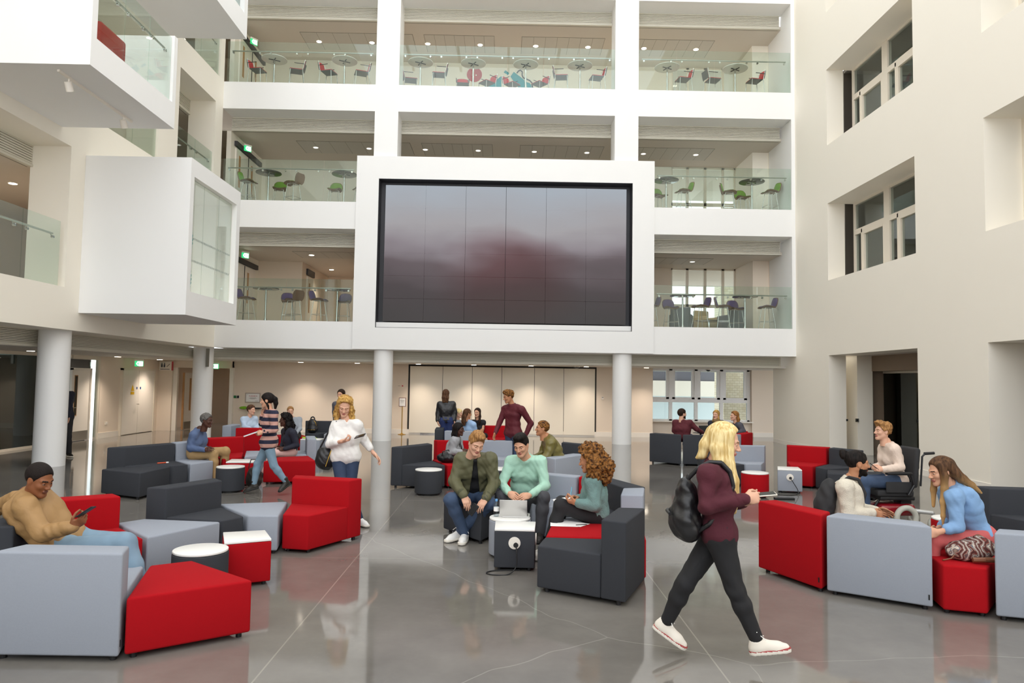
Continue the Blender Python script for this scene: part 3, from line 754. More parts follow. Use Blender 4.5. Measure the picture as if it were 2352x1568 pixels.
def make_stool(colour, label, group):
    r = empty('bar_stool', (0, 0, 0), label, 'bar stool', group)
    sheet([(-.23, .715), (-.19, .75), (-.10, .775), (0, .77), (.10, .755), (.17, .75)], [.17, .21, .225, .225, .215, .19], .035, .03).build('seat', 'shell', r, 60)
    sheet([(-.20, .765), (-.10, .795), (0, .79), (.10, .775), (.16, .775)], [.17, .20, .205, .195, .17], .03, .02).build('seat_pad', colour, r, 60)
    b = sheet([(.17, .76), (.205, .82), (.23, .92), (.255, 1.02), (.27, 1.09)], [.17, .21, .225, .21, .15], -.05, .03).build('backrest', 'shell', r, 60)
    sheet([(.165, .80), (.188, .85), (.21, .93), (.235, 1.02), (.248, 1.075)], [.17, .20, .21, .195, .14], -.05, .02).build('back_pad', colour, b, 60)
    for sx in (-1, 1):
        for sy in (-1, 1): MB().rod((sx*.14, sy*.12, .745), (sx*.215, sy*.215, 0), .010).build('leg', 'chrome', r, 60)
    u = MB(); c = [(-.19, -.19, .28), (.19, -.19, .28), (.19, .19, .28), (-.19, .19, .28)]; u.tube(c + [c[0]], .008); u.build('footrest', 'chrome', r)
    t = MB(); t.tube([(-.14, -.12, .742), (.14, -.12, .742), (.14, .12, .742), (-.14, .12, .742), (-.14, -.12, .742)], .010); t.build('seat_frame', 'chrome', r)
    return r
def make_armstool(label, group):
    r = empty('bar_stool', (0, 0, 0), label, 'bar stool', group)
    MB().rbox((0, -.02, .745), (.43, .42, .02), .009).build('seat', 'stool_grey', r, 40); MB().rbox((0, -.02, .768), (.41, .40, .025), .01).build('seat_pad', 'stool_red', r, 40)
    b = sheet([(.21, .80), (.235, .92), (.265, 1.08)], [.20, .21, .20], -.04, .022).build('backrest', 'stool_grey', r, 60)
    sheet([(.192, .81), (.215, .92), (.245, 1.07)], [.18, .19, .18], -.04, .016).build('back_pad', 'stool_red', b, 60)
    for s in (-1, 1):
        MB().rod((s*.21, -.20, .74), (s*.235, -.25, 0), .011).build('leg', 'chrome', r, 60)
        MB().tube([(s*.235, .27, 0), (s*.215, .20, .74), (s*.215, .275, 1.10)], .011).build('leg', 'chrome', r, 60)
        MB().tube([(s*.225, .24, .95), (s*.235, -.08, .95)], .012).build('armrest', 'black', r)
    t = MB(); t.tube([(-.23, -.235, .25), (.23, -.235, .25), (.23, .255, .25)], .009); t.build('footrest', 'chrome', r)
    return r
# ---- tall round tables
M['ttop_dark'] = mat('dark_glossy_top', '#3b3d3c', .15); M['ttop_light'] = mat('pale_grey_top', '#c9c5ba', .4)
def make_table(top, label, group, r_=.42):
    r = empty('tall_table', (0, 0, 0), label, 'table', group)
    t = MB().cyl((0, 0), r_, 1.09, 1.115, 48, bev=.006).build('table_top', top, r, 40)
    if top == 'ttop_light': MB().cyl((0, 0), r_ + .004, 1.098, 1.11, 48).build('edge_band', 'wtop', t)
    x = MB()
    for a in (.5, .5 + PI/2): x.rod((-.19*math.cos(a), -.19*math.sin(a), 1.08), (.19*math.cos(a), .19*math.sin(a), 1.08), .016)
    x.build('spider_bracket', 'black' if top == 'ttop_light' else 'chrome', r)
    MB().rod((0, 0, .03), (0, 0, 1.08), .03, n=20).build('pole', 'chrome', r, 60); MB().lathe([(.26, 0), (.26, .012), (.06, .05), (.035, .12)], (0, 0, 0), 32).build('base', 'chrome', r, 40)
    return r
S_ = {1: make_stool('purple', 'x', None), 2: make_stool('green', 'x', None), 3: make_armstool('x', None)}
T_ = {1: make_table('ttop_dark', 'x', None), 2: make_table('ttop_dark', 'x', None), 3: make_table('ttop_light', 'x', None)}
G_ = {1: 'lowest gallery', 2: 'middle gallery', 3: 'top gallery'}
KIND = {1: 'purple bar stool', 2: 'green bar stool', 3: 'red bar stool'}
def R(d): return math.radians(d)
used = set()
def put(proto, k, x, y, th, label, group):
    if proto.name in used: o = dup(proto, (x, y, GL[k]), R(th), label, group)
    else:
        used.add(proto.name); o = proto; o.location = (x, y, GL[k]); o.rotation_euler = (0, 0, R(th)); o['label'] = label; o['group'] = group
    return o
TW = {3: [(-7.78, 'by the left end'), (-5.45, 'half lost in reflections left of the pillar'), (-2.93, 'first from the left pillar'), (-1.17, 'in front of the red disc'), (.58, 'in front of the teal mural'), (2.39, 'nearest the right pillar'), (5.31, 'just right of the right pillar, faint behind glass'), (7.59, 'in front of the window')],
      2: [(-7.84, 'by the exit doors'), (-5.35, 'beside the video wall, on its left'), (5.29, 'beside the video wall, on its right'), (8.14, 'at the far right end')],
      1: [(-7.81, 'near the left white pod'), (-5.48, 'beside the video wall, on its left'), (5.86, 'in front of the window'), (7.92, 'near the right end')]}
for k in TW:
    for x, w in TW[k]: put(T_[k], k, x*1.018, 23.84 if k != 1 else 23.9, 0, f'{G_[k]} tall round table, {w}', f'tall tables on the {G_[k]}')
ST = {1: [(-8.58, 23.9, 80, 'at the extreme left end, half hidden by the pod edge'), (-7.42, 24.6, 20, 'behind the brown shelled one, left table'), (-7.1, 24.15, -130, 'turned so its brown back shell shows, left table'), (-6.22, 24.06, 75, 'left of the table beside the video wall'), (-5.5, 24.5, 0, 'behind the table beside the video wall, on its left'),
          (4.95, 24.2, -80, 'cut by the right edge of the video wall box'), (5.75, 24.6, 10, 'seen frontally against the window, right of the video wall'), (6.6, 24.05, -75, 'facing left against the window, back to back with another'), (7.37, 24.0, 75, 'facing right against the window, back to back with another'), (8.0, 24.6, 10, 'seen frontally behind the table near the right end'), (8.82, 23.95, -85, 'at the far right end')],
      2: [(-8.61, 23.75, 85, 'at the left end beside the door'), (-7.85, 24.6, 10, 'behind the left table pole'), (-7.15, 23.85, -115, 'with brown back shell, right of the left table'), (-5.95, 24.6, 0, 'alone facing the atrium, left of the video wall'), (-5.0, 24.4, -60, 'sliver beside the video wall, on its left'),
          (5.35, 24.6, 15, 'behind the table beside the video wall, on its right'), (6.0, 23.95, -80, 'facing left in front of the bright window'), (7.57, 24.0, 75, 'facing right in front of the bright window'), (8.25, 24.6, 5, 'behind the far right table'), (8.91, 23.85, -80, 'at the far right end')],
      3: [(-8.51, 23.95, 80, 'at the left end of the left bay'), (-7.19, 23.95, -75, 'right of the left bay table, back turned right'), (-6.12, 24.0, 75, 'with red back, centre of the left bay'), (-5.0, 24.0, -70, 'lost in skylight reflections of the left bay'), (-3.4, 24.5, 100, 'tilted by the left pillar, low behind the glass'), (-2.36, 24.0, -85, 'left of the red disc, back turned right'), (-1.6, 24.8, 5, 'facing out, in front of the red disc'), (-.73, 24.6, -50, 'just right of the red disc'), (.13, 24.7, 50, 'left one in front of the teal mural'), (1.11, 24.6, -50, 'right one in front of the teal mural'), (1.81, 24.0, 85, 'facing right beside the table nearest the right pillar'), (3.03, 24.0, -80, 'against the right pillar'),
          (6.0, 24.0, -80, 'left one in front of the window, facing left'), (7.0, 24.0, 100, 'centre one in front of the window, facing right'), (8.45, 24.0, -80, 'at the right end of the right bay')]}
for k in ST:
    for x, y, th, w in ST[k]: put(S_[k], k, x, y, th, f'{G_[k]} {KIND[k]}, {w}', f'bar stools on the {G_[k]}')
# lounge furniture by the lowest gallery window
M['lounge_grey'] = mat('lounge_grey_fabric', '#7d8288', .85); M['lounge_beige'] = mat('lounge_beige_fabric', '#b9ab8c', .85)
def lounge(x, y, th, mt, label):
    r = empty('lounge_chair', (x, y, GL[1]), label, 'armchair', rz=R(th))
    MB().rbox((0, 0, .25), (.68, .68, .34), .06).build('seat', mt, r, 40, loc=(0, 0, 0)); MB().rbox((0, .32, .5), (.7, .14, .74), .05).build('backrest', mt, r, 40, loc=(0, 0, 0))
    for s in (-1, 1): MB().rbox((s*.34, 0, .36), (.12, .66, .52), .05).build('armrest', mt, r, 40, loc=(0, 0, 0))
    for s in (-1, 1): MB().box(s*.25 - .02, s*.25 + .02, -.25, .25, 0, .1).build('leg', 'steel', r, loc=(0, 0, 0))
lounge(6.35, 25.6, 160, 'lounge_grey', 'boxy grey lounge chair by the lowest gallery window, left of the low table'); lounge(8.15, 25.6, 200, 'lounge_grey', 'boxy blue-grey lounge chair by the lowest gallery window, right of the low table'); lounge(7.45, 26.2, 30, 'lounge_beige', 'small beige lounge chair by the lowest gallery window')
r = empty('low_table', (7.2, 25.1, GL[1]), 'low glass-topped table between the gallery lounge chairs', 'table')
MB().cyl((7.2, 25.1), .45, GL[1] + .36, GL[1] + .38, 40).build('table_top', 'ttop_dark', r); MB().rod((7.2, 25.1, GL[1]), (7.2, 25.1, GL[1] + .36), .03).build('pole', 'chrome', r); MB().cyl((7.2, 25.1), .2, GL[1], GL[1] + .015, 24).build('base', 'chrome', r)
# long sofa at the back of the top gallery, left bay
r = empty('bench_sofa', (-5.6, 25.9, GL[3]), 'grey bench sofa low at the back of the top gallery, left bay', 'sofa')
MB().rbox((-5.6, 25.9, GL[3] + .38), (1.9, .6, .18), .04).build('seat', 'lounge_grey', r, 40); MB().rbox((-5.6, 26.15, GL[3] + .6), (1.9, .14, .4), .04).build('backrest', 'lounge_grey', r, 40)
for x in (-6.4, -4.8): MB().box(x - .03, x + .03, 25.65, 26.15, GL[3], GL[3] + .3).build('leg', 'timber', r)
# track lights under the middle pod
tr = empty('track_light', (-7.7, 13.2, 7.1), 'white spotlight track with two lamps under the middle pod', 'spotlight track')
MB().box(-7.62, -7.58, 11.95, 14.35, 7.06, 7.1).build('track', 'trimw', tr)
for y in (12.25, 14.05):
    h = MB().rod((-7.6, y, 7.06), (-7.6, y, 6.99), .015).rod((-7.6, y - .03, 7.0), (-7.6, y + .05, 6.86), .06, n=20).build('spot_head', 'trimw', tr, 40)
    MB().rod((-7.6, y + .05, 6.86), (-7.6, y + .053, 6.855), .052, n=20).build('lens', 'lamp', h)
# ================================================================== modular seating on the atrium floor
SH, BH = .425, .735
def lerp(a, b, t): return (a[0] + (b[0]-a[0])*t, a[1] + (b[1]-a[1])*t)
def inset(poly, d):
    cx = sum(p[0] for p in poly)/len(poly); cy = sum(p[1] for p in poly)/len(poly)
    out = []
    for x, y in poly:
        l = math.hypot(x-cx, y-cy); k = max(0, (l - d)/l); out.append((cx + (x-cx)*k, cy + (y-cy)*k))
    return out
CN = {'red': 'red', 'lgrey': 'light grey', 'dgrey': 'charcoal'}
def sofa(q, col, back, label, group, frac=.27, tagside=None):
    """q = front-left, front-right, back-right, back-left floor corners"""
    q = inset(q, .008)
    cx = sum(p[0] for p in q)/4; cy = sum(p[1] for p in q)/4
    r = empty('modular_sofa' if back else 'ottoman', (cx, cy, 0), label, 'sofa' if back else 'ottoman', group)
    z0 = .04
    if back:
        il, ir = lerp(q[3], q[0], frac), lerp(q[2], q[1], frac)
        MB().prism([q[0], q[1], ir, il], z0, SH, .018).build('seat', col, r, 50)
        MB().prism([il, ir, q[2], q[3]], z0, BH, .018).build('backrest', col, r, 50)
    else:
        MB().prism(q, z0, SH, .02).build('seat', col, r, 50)
    for p in inset(q, .10): MB().cyl(p, .022, 0, z0 + .01, 12).build('foot', 'black', r)
    if tagside is not None:
        a, b = q[tagside], q[(tagside + 1) % 4]; p = lerp(a, b, .03); n = (b[1]-a[1], -(b[0]-a[0])); l = math.hypot(*n)
        s = 1 if ((p[0]-cx)*n[0] + (p[1]-cy)*n[1]) > 0 else -1
        u = ((b[0]-a[0])/l*.012, (b[1]-a[1])/l*.012); n = (n[0]/l*s*.004, n[1]/l*s*.004)
        MB().prism([(p[0], p[1]), (p[0]+u[0], p[1]+u[1]), (p[0]+u[0]+n[0], p[1]+u[1]+n[1]), (p[0]+n[0], p[1]+n[1])], .10, .145).build('fabric_tag', 'black', r)
    return r
GA, GB_, GC, GC2, GD, GE, GF = ('seating ring at the front, beside the tan jacket', 'seating group by the side columns', 'seating group behind the young men', 'seating ring around the laptop table', 'seating group by the window', 'seating group by the wheelchair', 'seating behind the walking blonde woman')
SOFAS = [
 ([(-2.87,5.92),(-3.20,5.93),(-3.49,5.03),(-2.58,5.02)],'lgrey',1,'big light grey sofa in the front left corner, its back to the viewer',GA),
 ([(-2.57,6.12),(-2.84,5.94),(-2.565,5.045),(-1.86,5.54)],'red',0,'large red wedge ottoman nearest the viewer, beside the big light grey sofa',GA),
 ([(-3.25,6.05),(-3.5,6.62),(-4.40,6.85),(-4.14,5.80)],'dgrey',1,'charcoal sofa whose back the man in the tan jacket leans on',GA),
 ([(-3.36,6.9),(-3.62,6.70),(-4.72,7.08),(-4.02,7.57)],'red',1,'red sofa with long back just behind the man in the tan jacket',GA),
 ([(-3.83,7.85),(-4.0,7.6),(-3.35,6.94),(-2.96,7.74)],'lgrey',0,'light grey wedge ottoman between the long red sofa and the red side table',GA),
 ([(-2.83,8.05),(-2.97,7.79),(-3.90,7.99),(-3.47,8.82)],'dgrey',1,'charcoal sofa in the middle of the front ring, its back turned to the columns',GA),
 ([(-2.81,8.09),(-2.47,8.10),(-2.65,9.05),(-3.42,8.82)],'lgrey',0,'light grey ottoman joining the charcoal sofa and the red sofa of the front ring',GA),
 ([(-2.46,8.2),(-2.15,8.13),(-1.71,8.96),(-2.62,9.2)],'red',1,'red sofa in front of the curly blonde woman in white',GA),
 ([(-6.53,11.88),(-5.69,11.47),(-5.65,12.43),(-6.45,12.22)],'dgrey',0,'charcoal wedge ottoman nearest the side column',GB_),
 ([(-5.63,12.49),(-5.47,12.70),(-6.12,13.42),(-6.70,12.32)],'dgrey',1,'charcoal sofa with an orange pen lying on its seat',GB_),
 ([(-5.45,12.74),(-5.26,13.27),(-5.86,14.25),(-6.16,13.5)],'lgrey',1,'light grey sofa under the grey haired man in blue',GB_),
 ([(-5.22,13.6),(-5.03,14.05),(-5.4,15.2),(-6.0,14.6)],'red',1,'red sofa right behind the grey haired man in blue',GB_),
 ([(-5.8,18.35),(-6.15,18.3),(-6.45,17.5),(-5.5,17.55)],'red',1,'red sofa behind the walking ponytail woman, its back to the viewer',GB_),
 ([(-6.2,18.25),(-6.2,18.75),(-7.12,19.1),(-7.08,18.3)],'lgrey',1,'light grey sofa behind the man in the pale blue shirt',GB_),
 ([(-5.00,14.10),(-5.36,15.2),(-4.62,15.4),(-4.72,14.4)],'lgrey',0,'light grey ottoman just behind the ponytail woman',GB_),
 ([(-4.38,13.32),(-3.47,13.56),(-3.84,14.42),(-4.36,14.1)],'red',0,'red ottoman between the ponytail woman and the curly blonde woman',GB_),
 ([(-4.72,15.3),(-4.45,14.6),(-3.74,14.62),(-4.0,15.5)],'lgrey',1,'light grey sofa the curly black haired woman leans on',GB_),
 ([(-5.45,20.1),(-5.1,20.1),(-4.9,21.1),(-5.72,21.0)],'dgrey',1,'charcoal sofa carrying the black quilted backpack',GB_),
 ([(-5.0,20.5),(-4.95,20.05),(-4.2,19.8),(-4.3,20.6)],'lgrey',1,'light grey sofa half hidden behind the curly blonde woman',GB_),
 ([(-6.2,19.6),(-5.85,19.0),(-5.25,19.4),(-5.6,20.0)],'red',0,'red ottoman under the man in the grey sweater',GB_),
 ([(-1.02,13.12),(-1.25,13.0),(-2.03,13.18),(-1.45,14.15)],'dgrey',1,'charcoal sofa at the left end of the centre group, beside the round charcoal table',GC),
 ([(-.99,13.14),(-.62,13.2),(-.7,14.1),(-1.36,14.05)],'red',0,'red ottoman holding the slouchy black handbag',GC),
 ([(-1.1,14.2),(-.8,14.15),(-.55,14.85),(-1.42,14.9)],'red',1,'red sofa behind the woman in the grey cardigan',GC),
 ([(-.95,19.1),(-.95,18.65),(-1.7,18.08),(-1.75,18.95)],'dgrey',1,'tall charcoal sofa end left of the three seated women',GC),
 ([(-1.0,18.3),(-1.3,18.3),(-1.42,17.6),(-.65,17.5)],'lgrey',1,'light grey sofa with its back turned, in front of the long brown haired woman',GC),
 ([(-1.2,19.7),(-.9,19.4),(-.82,20.35),(-1.6,20.5)],'red',1,'red sofa showing a corner left of the blonde ponytail woman',GC),
 ([(-.35,19.2),(.0,19.2),(.35,20.1),(-.75,20.05)],'red',1,'wide red sofa beside the woman in the black dress',GC),
 ([(-.22,14.25),(.05,14.2),(.27,15.1),(-.55,15.05)],'lgrey',1,'light grey sofa behind the two young men, left of the burgundy shirt man',GC),
 ([(.62,12.75),(.32,12.45),(.85,11.55),(1.45,12.4)],'lgrey',1,'light grey sofa behind the man in the olive satin jacket',GC),
 ([(.2,11.75),(.72,11.5),(.34,12.2),(.0,12.2)],'red',0,'red ottoman glimpsed below the olive satin jacket',GC),
 ([(1.05,14.1),(1.3,13.8),(1.75,14.4),(1.25,14.9)],'dgrey',1,'charcoal sofa behind the olive satin jacket, by the right column',GC),
 ([(-.20,9.78),(.13,9.70),(-.24,8.68),(-.76,9.45)],'dgrey',0,'charcoal ottoman under the man in the green bomber jacket',GC2),
 ([(.38,9.12),(.70,8.88),(1.06,9.55),(.32,9.98)],'lgrey',1,'light grey sofa behind the man in the mint shirt',GC2),
 ([(.74,8.84),(.80,8.75),(1.38,9.45),(1.09,9.6)],'red',1,'narrow red sofa beside the curly haired woman',GC2),
 ([(.70,8.28),(.80,8.68),(1.40,9.4),(1.71,8.56)],'dgrey',1,'charcoal sofa behind the curly haired woman in the teal sweater',GC2),
 ([(.64,8.05),(.69,8.26),(1.69,8.52),(1.56,7.92)],'lgrey',1,'light grey sofa end between the charcoal ones, right of the curly haired woman',GC2),
 ([(.44,7.24),(.56,7.98),(1.54,7.86),(1.44,7.16)],'red',0,'red ottoman with loose papers on its seat',GC2),
 ([(.43,7.20),(.335,6.82),(1.10,6.36),(1.42,7.12)],'dgrey',1,'charcoal sofa in the centre foreground, its side to the viewer',GC2),
 ([(4.3,18.5),(4.5,18.2),(4.3,17.32),(3.63,17.85)],'dgrey',1,'charcoal sofa by the window, outermost on the column side',GD),
 ([(4.58,18.2),(4.9,18.2),(5.1,17.33),(4.33,17.31)],'dgrey',1,'charcoal sofa by the window, second from the column',GD),
 ([(5.1,18.3),(5.4,18.5),(5.95,17.9),(5.12,17.35)],'lgrey',1,'light grey sofa by the window, mostly hidden by the walking blonde woman',GD),
 ([(5.6,18.75),(5.75,19.05),(6.5,18.65),(6.0,17.98)],'red',1,'red sofa by the window, nearer of the two',GD),
 ([(5.75,19.6),(5.75,19.3),(6.55,19.15),(6.4,20.0)],'red',1,'red sofa by the window, farther one behind the ginger haired woman',GD),
 ([(4.55,14.32),(4.70,13.95),(3.70,13.40),(3.95,14.6)],'dgrey',1,'charcoal sofa behind the head of the walking blonde woman',GF),
 ([(4.74,14.05),(5.06,14.05),(5.40,14.75),(4.52,14.75)],'lgrey',1,'light grey sofa facing the viewer behind the round red table',GF),
 ([(5.58,13.98),(5.93,13.75),(6.65,14.55),(5.92,15.0)],'red',1,'red sofa right of the light grey power cube',GE),
 ([(5.96,13.72),(6.02,13.4),(7.0,13.9),(6.68,14.52)],'dgrey',1,'charcoal sofa beside the red one, behind the man with the hair bun',GE),
 ([(6.0,13.3),(5.75,12.75),(6.5,12.4),(6.95,13.0)],'dgrey',0,'charcoal ottoman just left of the wheelchair user',GE),
 ([(3.55,7.95),(3.72,7.62),(3.03,6.85),(2.71,7.67)],'red',1,'red sofa seen from behind, where the walking woman holds her phone',GE),
 ([(3.78,7.55),(4.02,7.32),(3.79,6.34),(3.06,6.83)],'lgrey',1,'light grey sofa seen from behind, in front of the man with the hair bun',GE),
 ([(4.08,7.25),(4.85,6.95),(4.15,6.17),(3.83,6.28)],'red',0,'red ottoman with the patterned bag, under the woman in denim',GE),
 ([(4.80,6.85),(5.15,6.7),(5.02,5.85),(4.18,6.13)],'lgrey',1,'light grey sofa cut by the picture edge, beside the patterned bag',GE),
 ([(6.2,8.2),(6.6,8.1),(6.95,8.95),(5.92,9.1)],'dgrey',1,'charcoal sofa behind the woman in denim, at the picture edge',GE),
]
for i, s in enumerate(SOFAS): sofa(*s, tagside=3 if i in (0,) else (2 if i in (48, 49) else None))

# ---- little side tables
def round_table(x, y, col, label, r=.235):
    t = empty('side_table', (x, y, 0), label, 'side table', 'round upholstered side tables')
    MB().cyl((x, y), r, .03, .405, 48, bev=.012).build('body', col, t, 40); MB().cyl((x, y), r - .004, .408, .43, 48, bev=.006).build('table_top', 'wtop', t, 40); MB().cyl((x, y), r - .05, 0, .04, 24).build('plinth', 'black', t)
    return t
def socket(m_root, c, n, plug, r=.062):
    """round white power socket on a face with horizontal normal n; a two-pin plug if plug"""
    n = Vector((n[0], n[1], 0)).normalized(); c = Vector(c)
    s = MB().rod(c, c + n*.012, r, n=28).build('power_socket', 'trimw', m_root, 40)
    d = MB(); tng = Vector((-n.y, n.x, 0))
    for k in (-1, 1): d.rod(c + n*.011 + tng*k*.012 + Vector((0, 0, -.005)), c + n*.0135 + tng*k*.012 + Vector((0, 0, -.005)), .006, n=8)
    d.build('socket_hole', 'black', s)
    return s
def cube_table(q, col, label, sock=None, plug=False):
    q = inset(q, .004); cx = sum(p[0] for p in q)/4; cy = sum(p[1] for p in q)/4
    t = empty('power_cube', (cx, cy, 0), label, 'side table', 'square upholstered power cubes')
    MB().prism(q, .035, .405, .012).build('body', col, t, 40); MB().prism(inset(q, .004), .408, .43, .004).build('table_top', 'wtop', t, 40)
    for p in inset(q, .08): MB().cyl(p, .02, 0, .04, 12).build('foot', 'black', t)
    for i in (sock or []):
        a, b = q[i], q[(i+1) % 4]; m_ = lerp(a, b, .5); n = (m_[0]-cx, m_[1]-cy); n_ = (b[1]-a[1], -(b[0]-a[0]))
        if n_[0]*n[0] + n_[1]*n[1] < 0: n_ = (-n_[0], -n_[1])
        socket(t, (m_[0], m_[1], .29), n_, False)
    return t
M['cable'] = mat('black_cable', '#1b1b1d', .5)
def cable(pts, label, plug_n=None):
    r = empty('power_cable', pts[0], label, 'cable', 'power cables')
    P = [Vector(p) for p in pts]; sm = []
    for i in range(len(P)-1):
        p0, p1, p2, p3 = P[max(i-1, 0)], P[i], P[i+1], P[min(i+2, len(P)-1)]
        for t in np.linspace(0, 1, 7)[:-1]:
            t = float(t); sm.append(.5*((2*p1) + (p2-p0)*t + (2*p0-5*p1+4*p2-p3)*t*t + (3*p1-p0-3*p2+p3)*t**3))
    sm.append(P[-1])
    MB().tube(sm, .0065, 8).build('cord', 'cable', r, 60)
    n = Vector(plug_n).normalized()
    MB().rod(P[0] - n*.035, P[0] + n*.012, .026, .018, n=14).build('plug', 'cable', r, 40)
round_table(-2.66, 6.50, 'dgrey', 'round charcoal table with white top in the front ring'); round_table(-4.66, 12.5, 'dgrey', 'round charcoal table with white top at the ponytail woman\'s feet')
round_table(-1.26, 12.5, 'dgrey', 'round charcoal table with white top left of the centre group'); round_table(.10, 8.20, 'lgrey', 'round light grey table carrying the laptop')
round_table(4.46, 12.72, 'red', 'round red table with white top, behind the walking blonde woman\'s phone'); round_table(5.33, 8.5, 'red', 'round red table peeking out behind the woman in denim')
cube_table([(-2.74,7.20),(-2.36,7.33),(-2.17,6.94),(-2.55,6.74)], 'red', 'square red power cube with white top in the front ring')
cube_table([(-4.98,13.1),(-5.06,13.6),(-4.60,13.62),(-4.50,13.17)], 'red', 'square red power cube at the knees of the grey haired man', sock=[2])
cube_table([(-5.08,18.2),(-5.08,18.65),(-4.57,18.62),(-4.57,18.17)], 'lgrey', 'square light grey power cube with a green folder on top', sock=[3])
cube_table([(-.32,12.55),(-.28,13.0),(.14,12.96),(.10,12.52)], 'dgrey', 'square charcoal power cube glimpsed between the two young men')
cb = cube_table([(-.065,7.98),(.385,7.95),(.355,7.51),(-.07,7.53)], 'dgrey', 'square charcoal power cube in front of the laptop table, plugged in', sock=[2, 1])
cube_table([(5.23,13.70),(5.60,13.62),(5.47,13.12),(5.05,13.22)], 'lgrey', 'square light grey power cube with a plugged-in cable, beside the red sofa', sock=[2])
cable([(.155, 7.475, .285), (.165, 7.44, .2), (.16, 7.43, .07), (.08, 7.38, .008), (-.06, 7.36, .007), (-.14, 7.42, .007), (-.10, 7.50, .007), (.0, 7.535, .007), (.2, 7.56, .007)], 'black cable looping from the socket of the charcoal power cube', (0, 1, 0))
cable([(5.245, 13.12, .285), (5.29, 13.08, .2), (5.36, 13.05, .06), (5.30, 12.98, .007), (5.15, 12.9, .007), (4.95, 12.95, .007), (4.75, 12.85, .007)], 'black cable hanging from the light grey power cube by the red sofa', (.25, 1, 0))
tag(MB().rbox((4.86, 12.42, .02), (.34, .09, .035), .008, rot=Matrix.Rotation(-.05, 4, 'Z')).build('power_strip', 'black'), 'flat black power strip on the floor behind the red round table', 'power strip')
# ================================================================== people: smooth bodies polygonised from blended volumes
f32 = np.float32
def V3(*a): return np.array(a, dtype=np.float64)
def nrm(v): return v / (np.linalg.norm(v) + 1e-9)
def smin(a, b, k):
    h = np.maximum(k - np.abs(a - b), 0) / k
    return np.minimum(a, b) - h*h*k*.25
def cone(p, a, b, ra, rb):
    a = a.astype(f32); d = (b - a).astype(f32); l2 = float(d @ d) + 1e-9
    q = p - a; t = np.clip((q @ d)/l2, 0, 1)
    return np.sqrt(((q - t[:, None]*d)**2).sum(1)) - (ra + (rb - ra)*t)
def ell(p, c, r, A=None):
    q = (p - c.astype(f32))
    if A is not None: q = q @ A.astype(f32)
    r = np.array(r, f32); k0 = np.sqrt(((q/r)**2).sum(1)); k1 = np.sqrt(((q/(r*r))**2).sum(1)) + 1e-6
    return k0*(k0 - 1)/k1
def surfnet(fn, lo, hi, h):
    lo = np.array(lo, float); n = np.maximum(np.ceil((np.array(hi) - lo)/h).astype(int) + 1, 3)
    ax = [(lo[i] + h*np.arange(n[i])).astype(f32) for i in range(3)]
    g = np.stack(np.meshgrid(*ax, indexing='ij'), -1).reshape(-1, 3)
    v = fn(g).reshape(n).astype(f32); s = v < 0
    c = sum(s[i:n[0]-1+i, j:n[1]-1+j, k:n[2]-1+k].astype(np.int8) for i in (0, 1) for j in (0, 1) for k in (0, 1))
    I, J, K = np.nonzero((c > 0) & (c < 8))
    if len(I) == 0: return np.zeros((0, 3)), np.zeros((0, 4), int)
    acc = np.zeros((len(I), 3), f32); cnt = np.zeros(len(I), f32)
    corners = [(i, j, k) for i in (0, 1) for j in (0, 1) for k in (0, 1)]
    for a in corners:
        for d in range(3):
            if a[d]: continue
            b = list(a); b[d] = 1
            va = v[I+a[0], J+a[1], K+a[2]]; vb = v[I+b[0], J+b[1], K+b[2]]
            m = (va < 0) != (vb < 0)
            t = np.where(m, va/np.where(m, va - vb, 1), 0)
            p = np.zeros((len(I), 3), f32) + np.array(a, f32); p[:, d] += t
            acc += p*m[:, None]; cnt += m
    verts = (acc/cnt[:, None] + np.stack([I, J, K], 1))*h + lo
    idx = -np.ones(np.array(n) - 1, int); idx[I, J, K] = np.arange(len(I))
    faces = []
    for d in range(3):
        e, f = (d+1) % 3, (d+2) % 3
        sl = [slice(None)]*3; sl2 = [slice(None)]*3
        sl[d] = slice(0, n[d]-1); sl2[d] = slice(1, n[d])
        ch = s[tuple(sl)] != s[tuple(sl2)]
        P = np.stack(np.nonzero(ch), 1)
        P = P[(P[:, e] > 0) & (P[:, f] > 0) & (P[:, e] < n[e]-1) & (P[:, f] < n[f]-1)]
        if not len(P): continue
        fl = s[P[:, 0], P[:, 1], P[:, 2]]
        def at(de, df):
            q = P.copy(); q[:, e] -= de; q[:, f] -= df
            return idx[q[:, 0], q[:, 1], q[:, 2]]
        Q = np.stack([at(1, 1), at(0, 1), at(0, 0), at(1, 0)], 1)
        Q = np.where(fl[:, None], Q, Q[:, ::-1]); faces.append(Q)
    F = np.concatenate(faces); F = F[(F >= 0).all(1)]
    return verts, F
def relax(v, F, it=1, w=.5):
    for _ in range(it):
        s = np.zeros_like(v); c = np.zeros(len(v))
        for a, b in ((0, 1), (1, 2), (2, 3), (3, 0)):
            np.add.at(s, F[:, a], v[F[:, b]]); np.add.at(s, F[:, b], v[F[:, a]]); np.add.at(c, F[:, a], 1); np.add.at(c, F[:, b], 1)
        v = v*(1-w) + w*s/np.maximum(c, 1)[:, None]
    return v
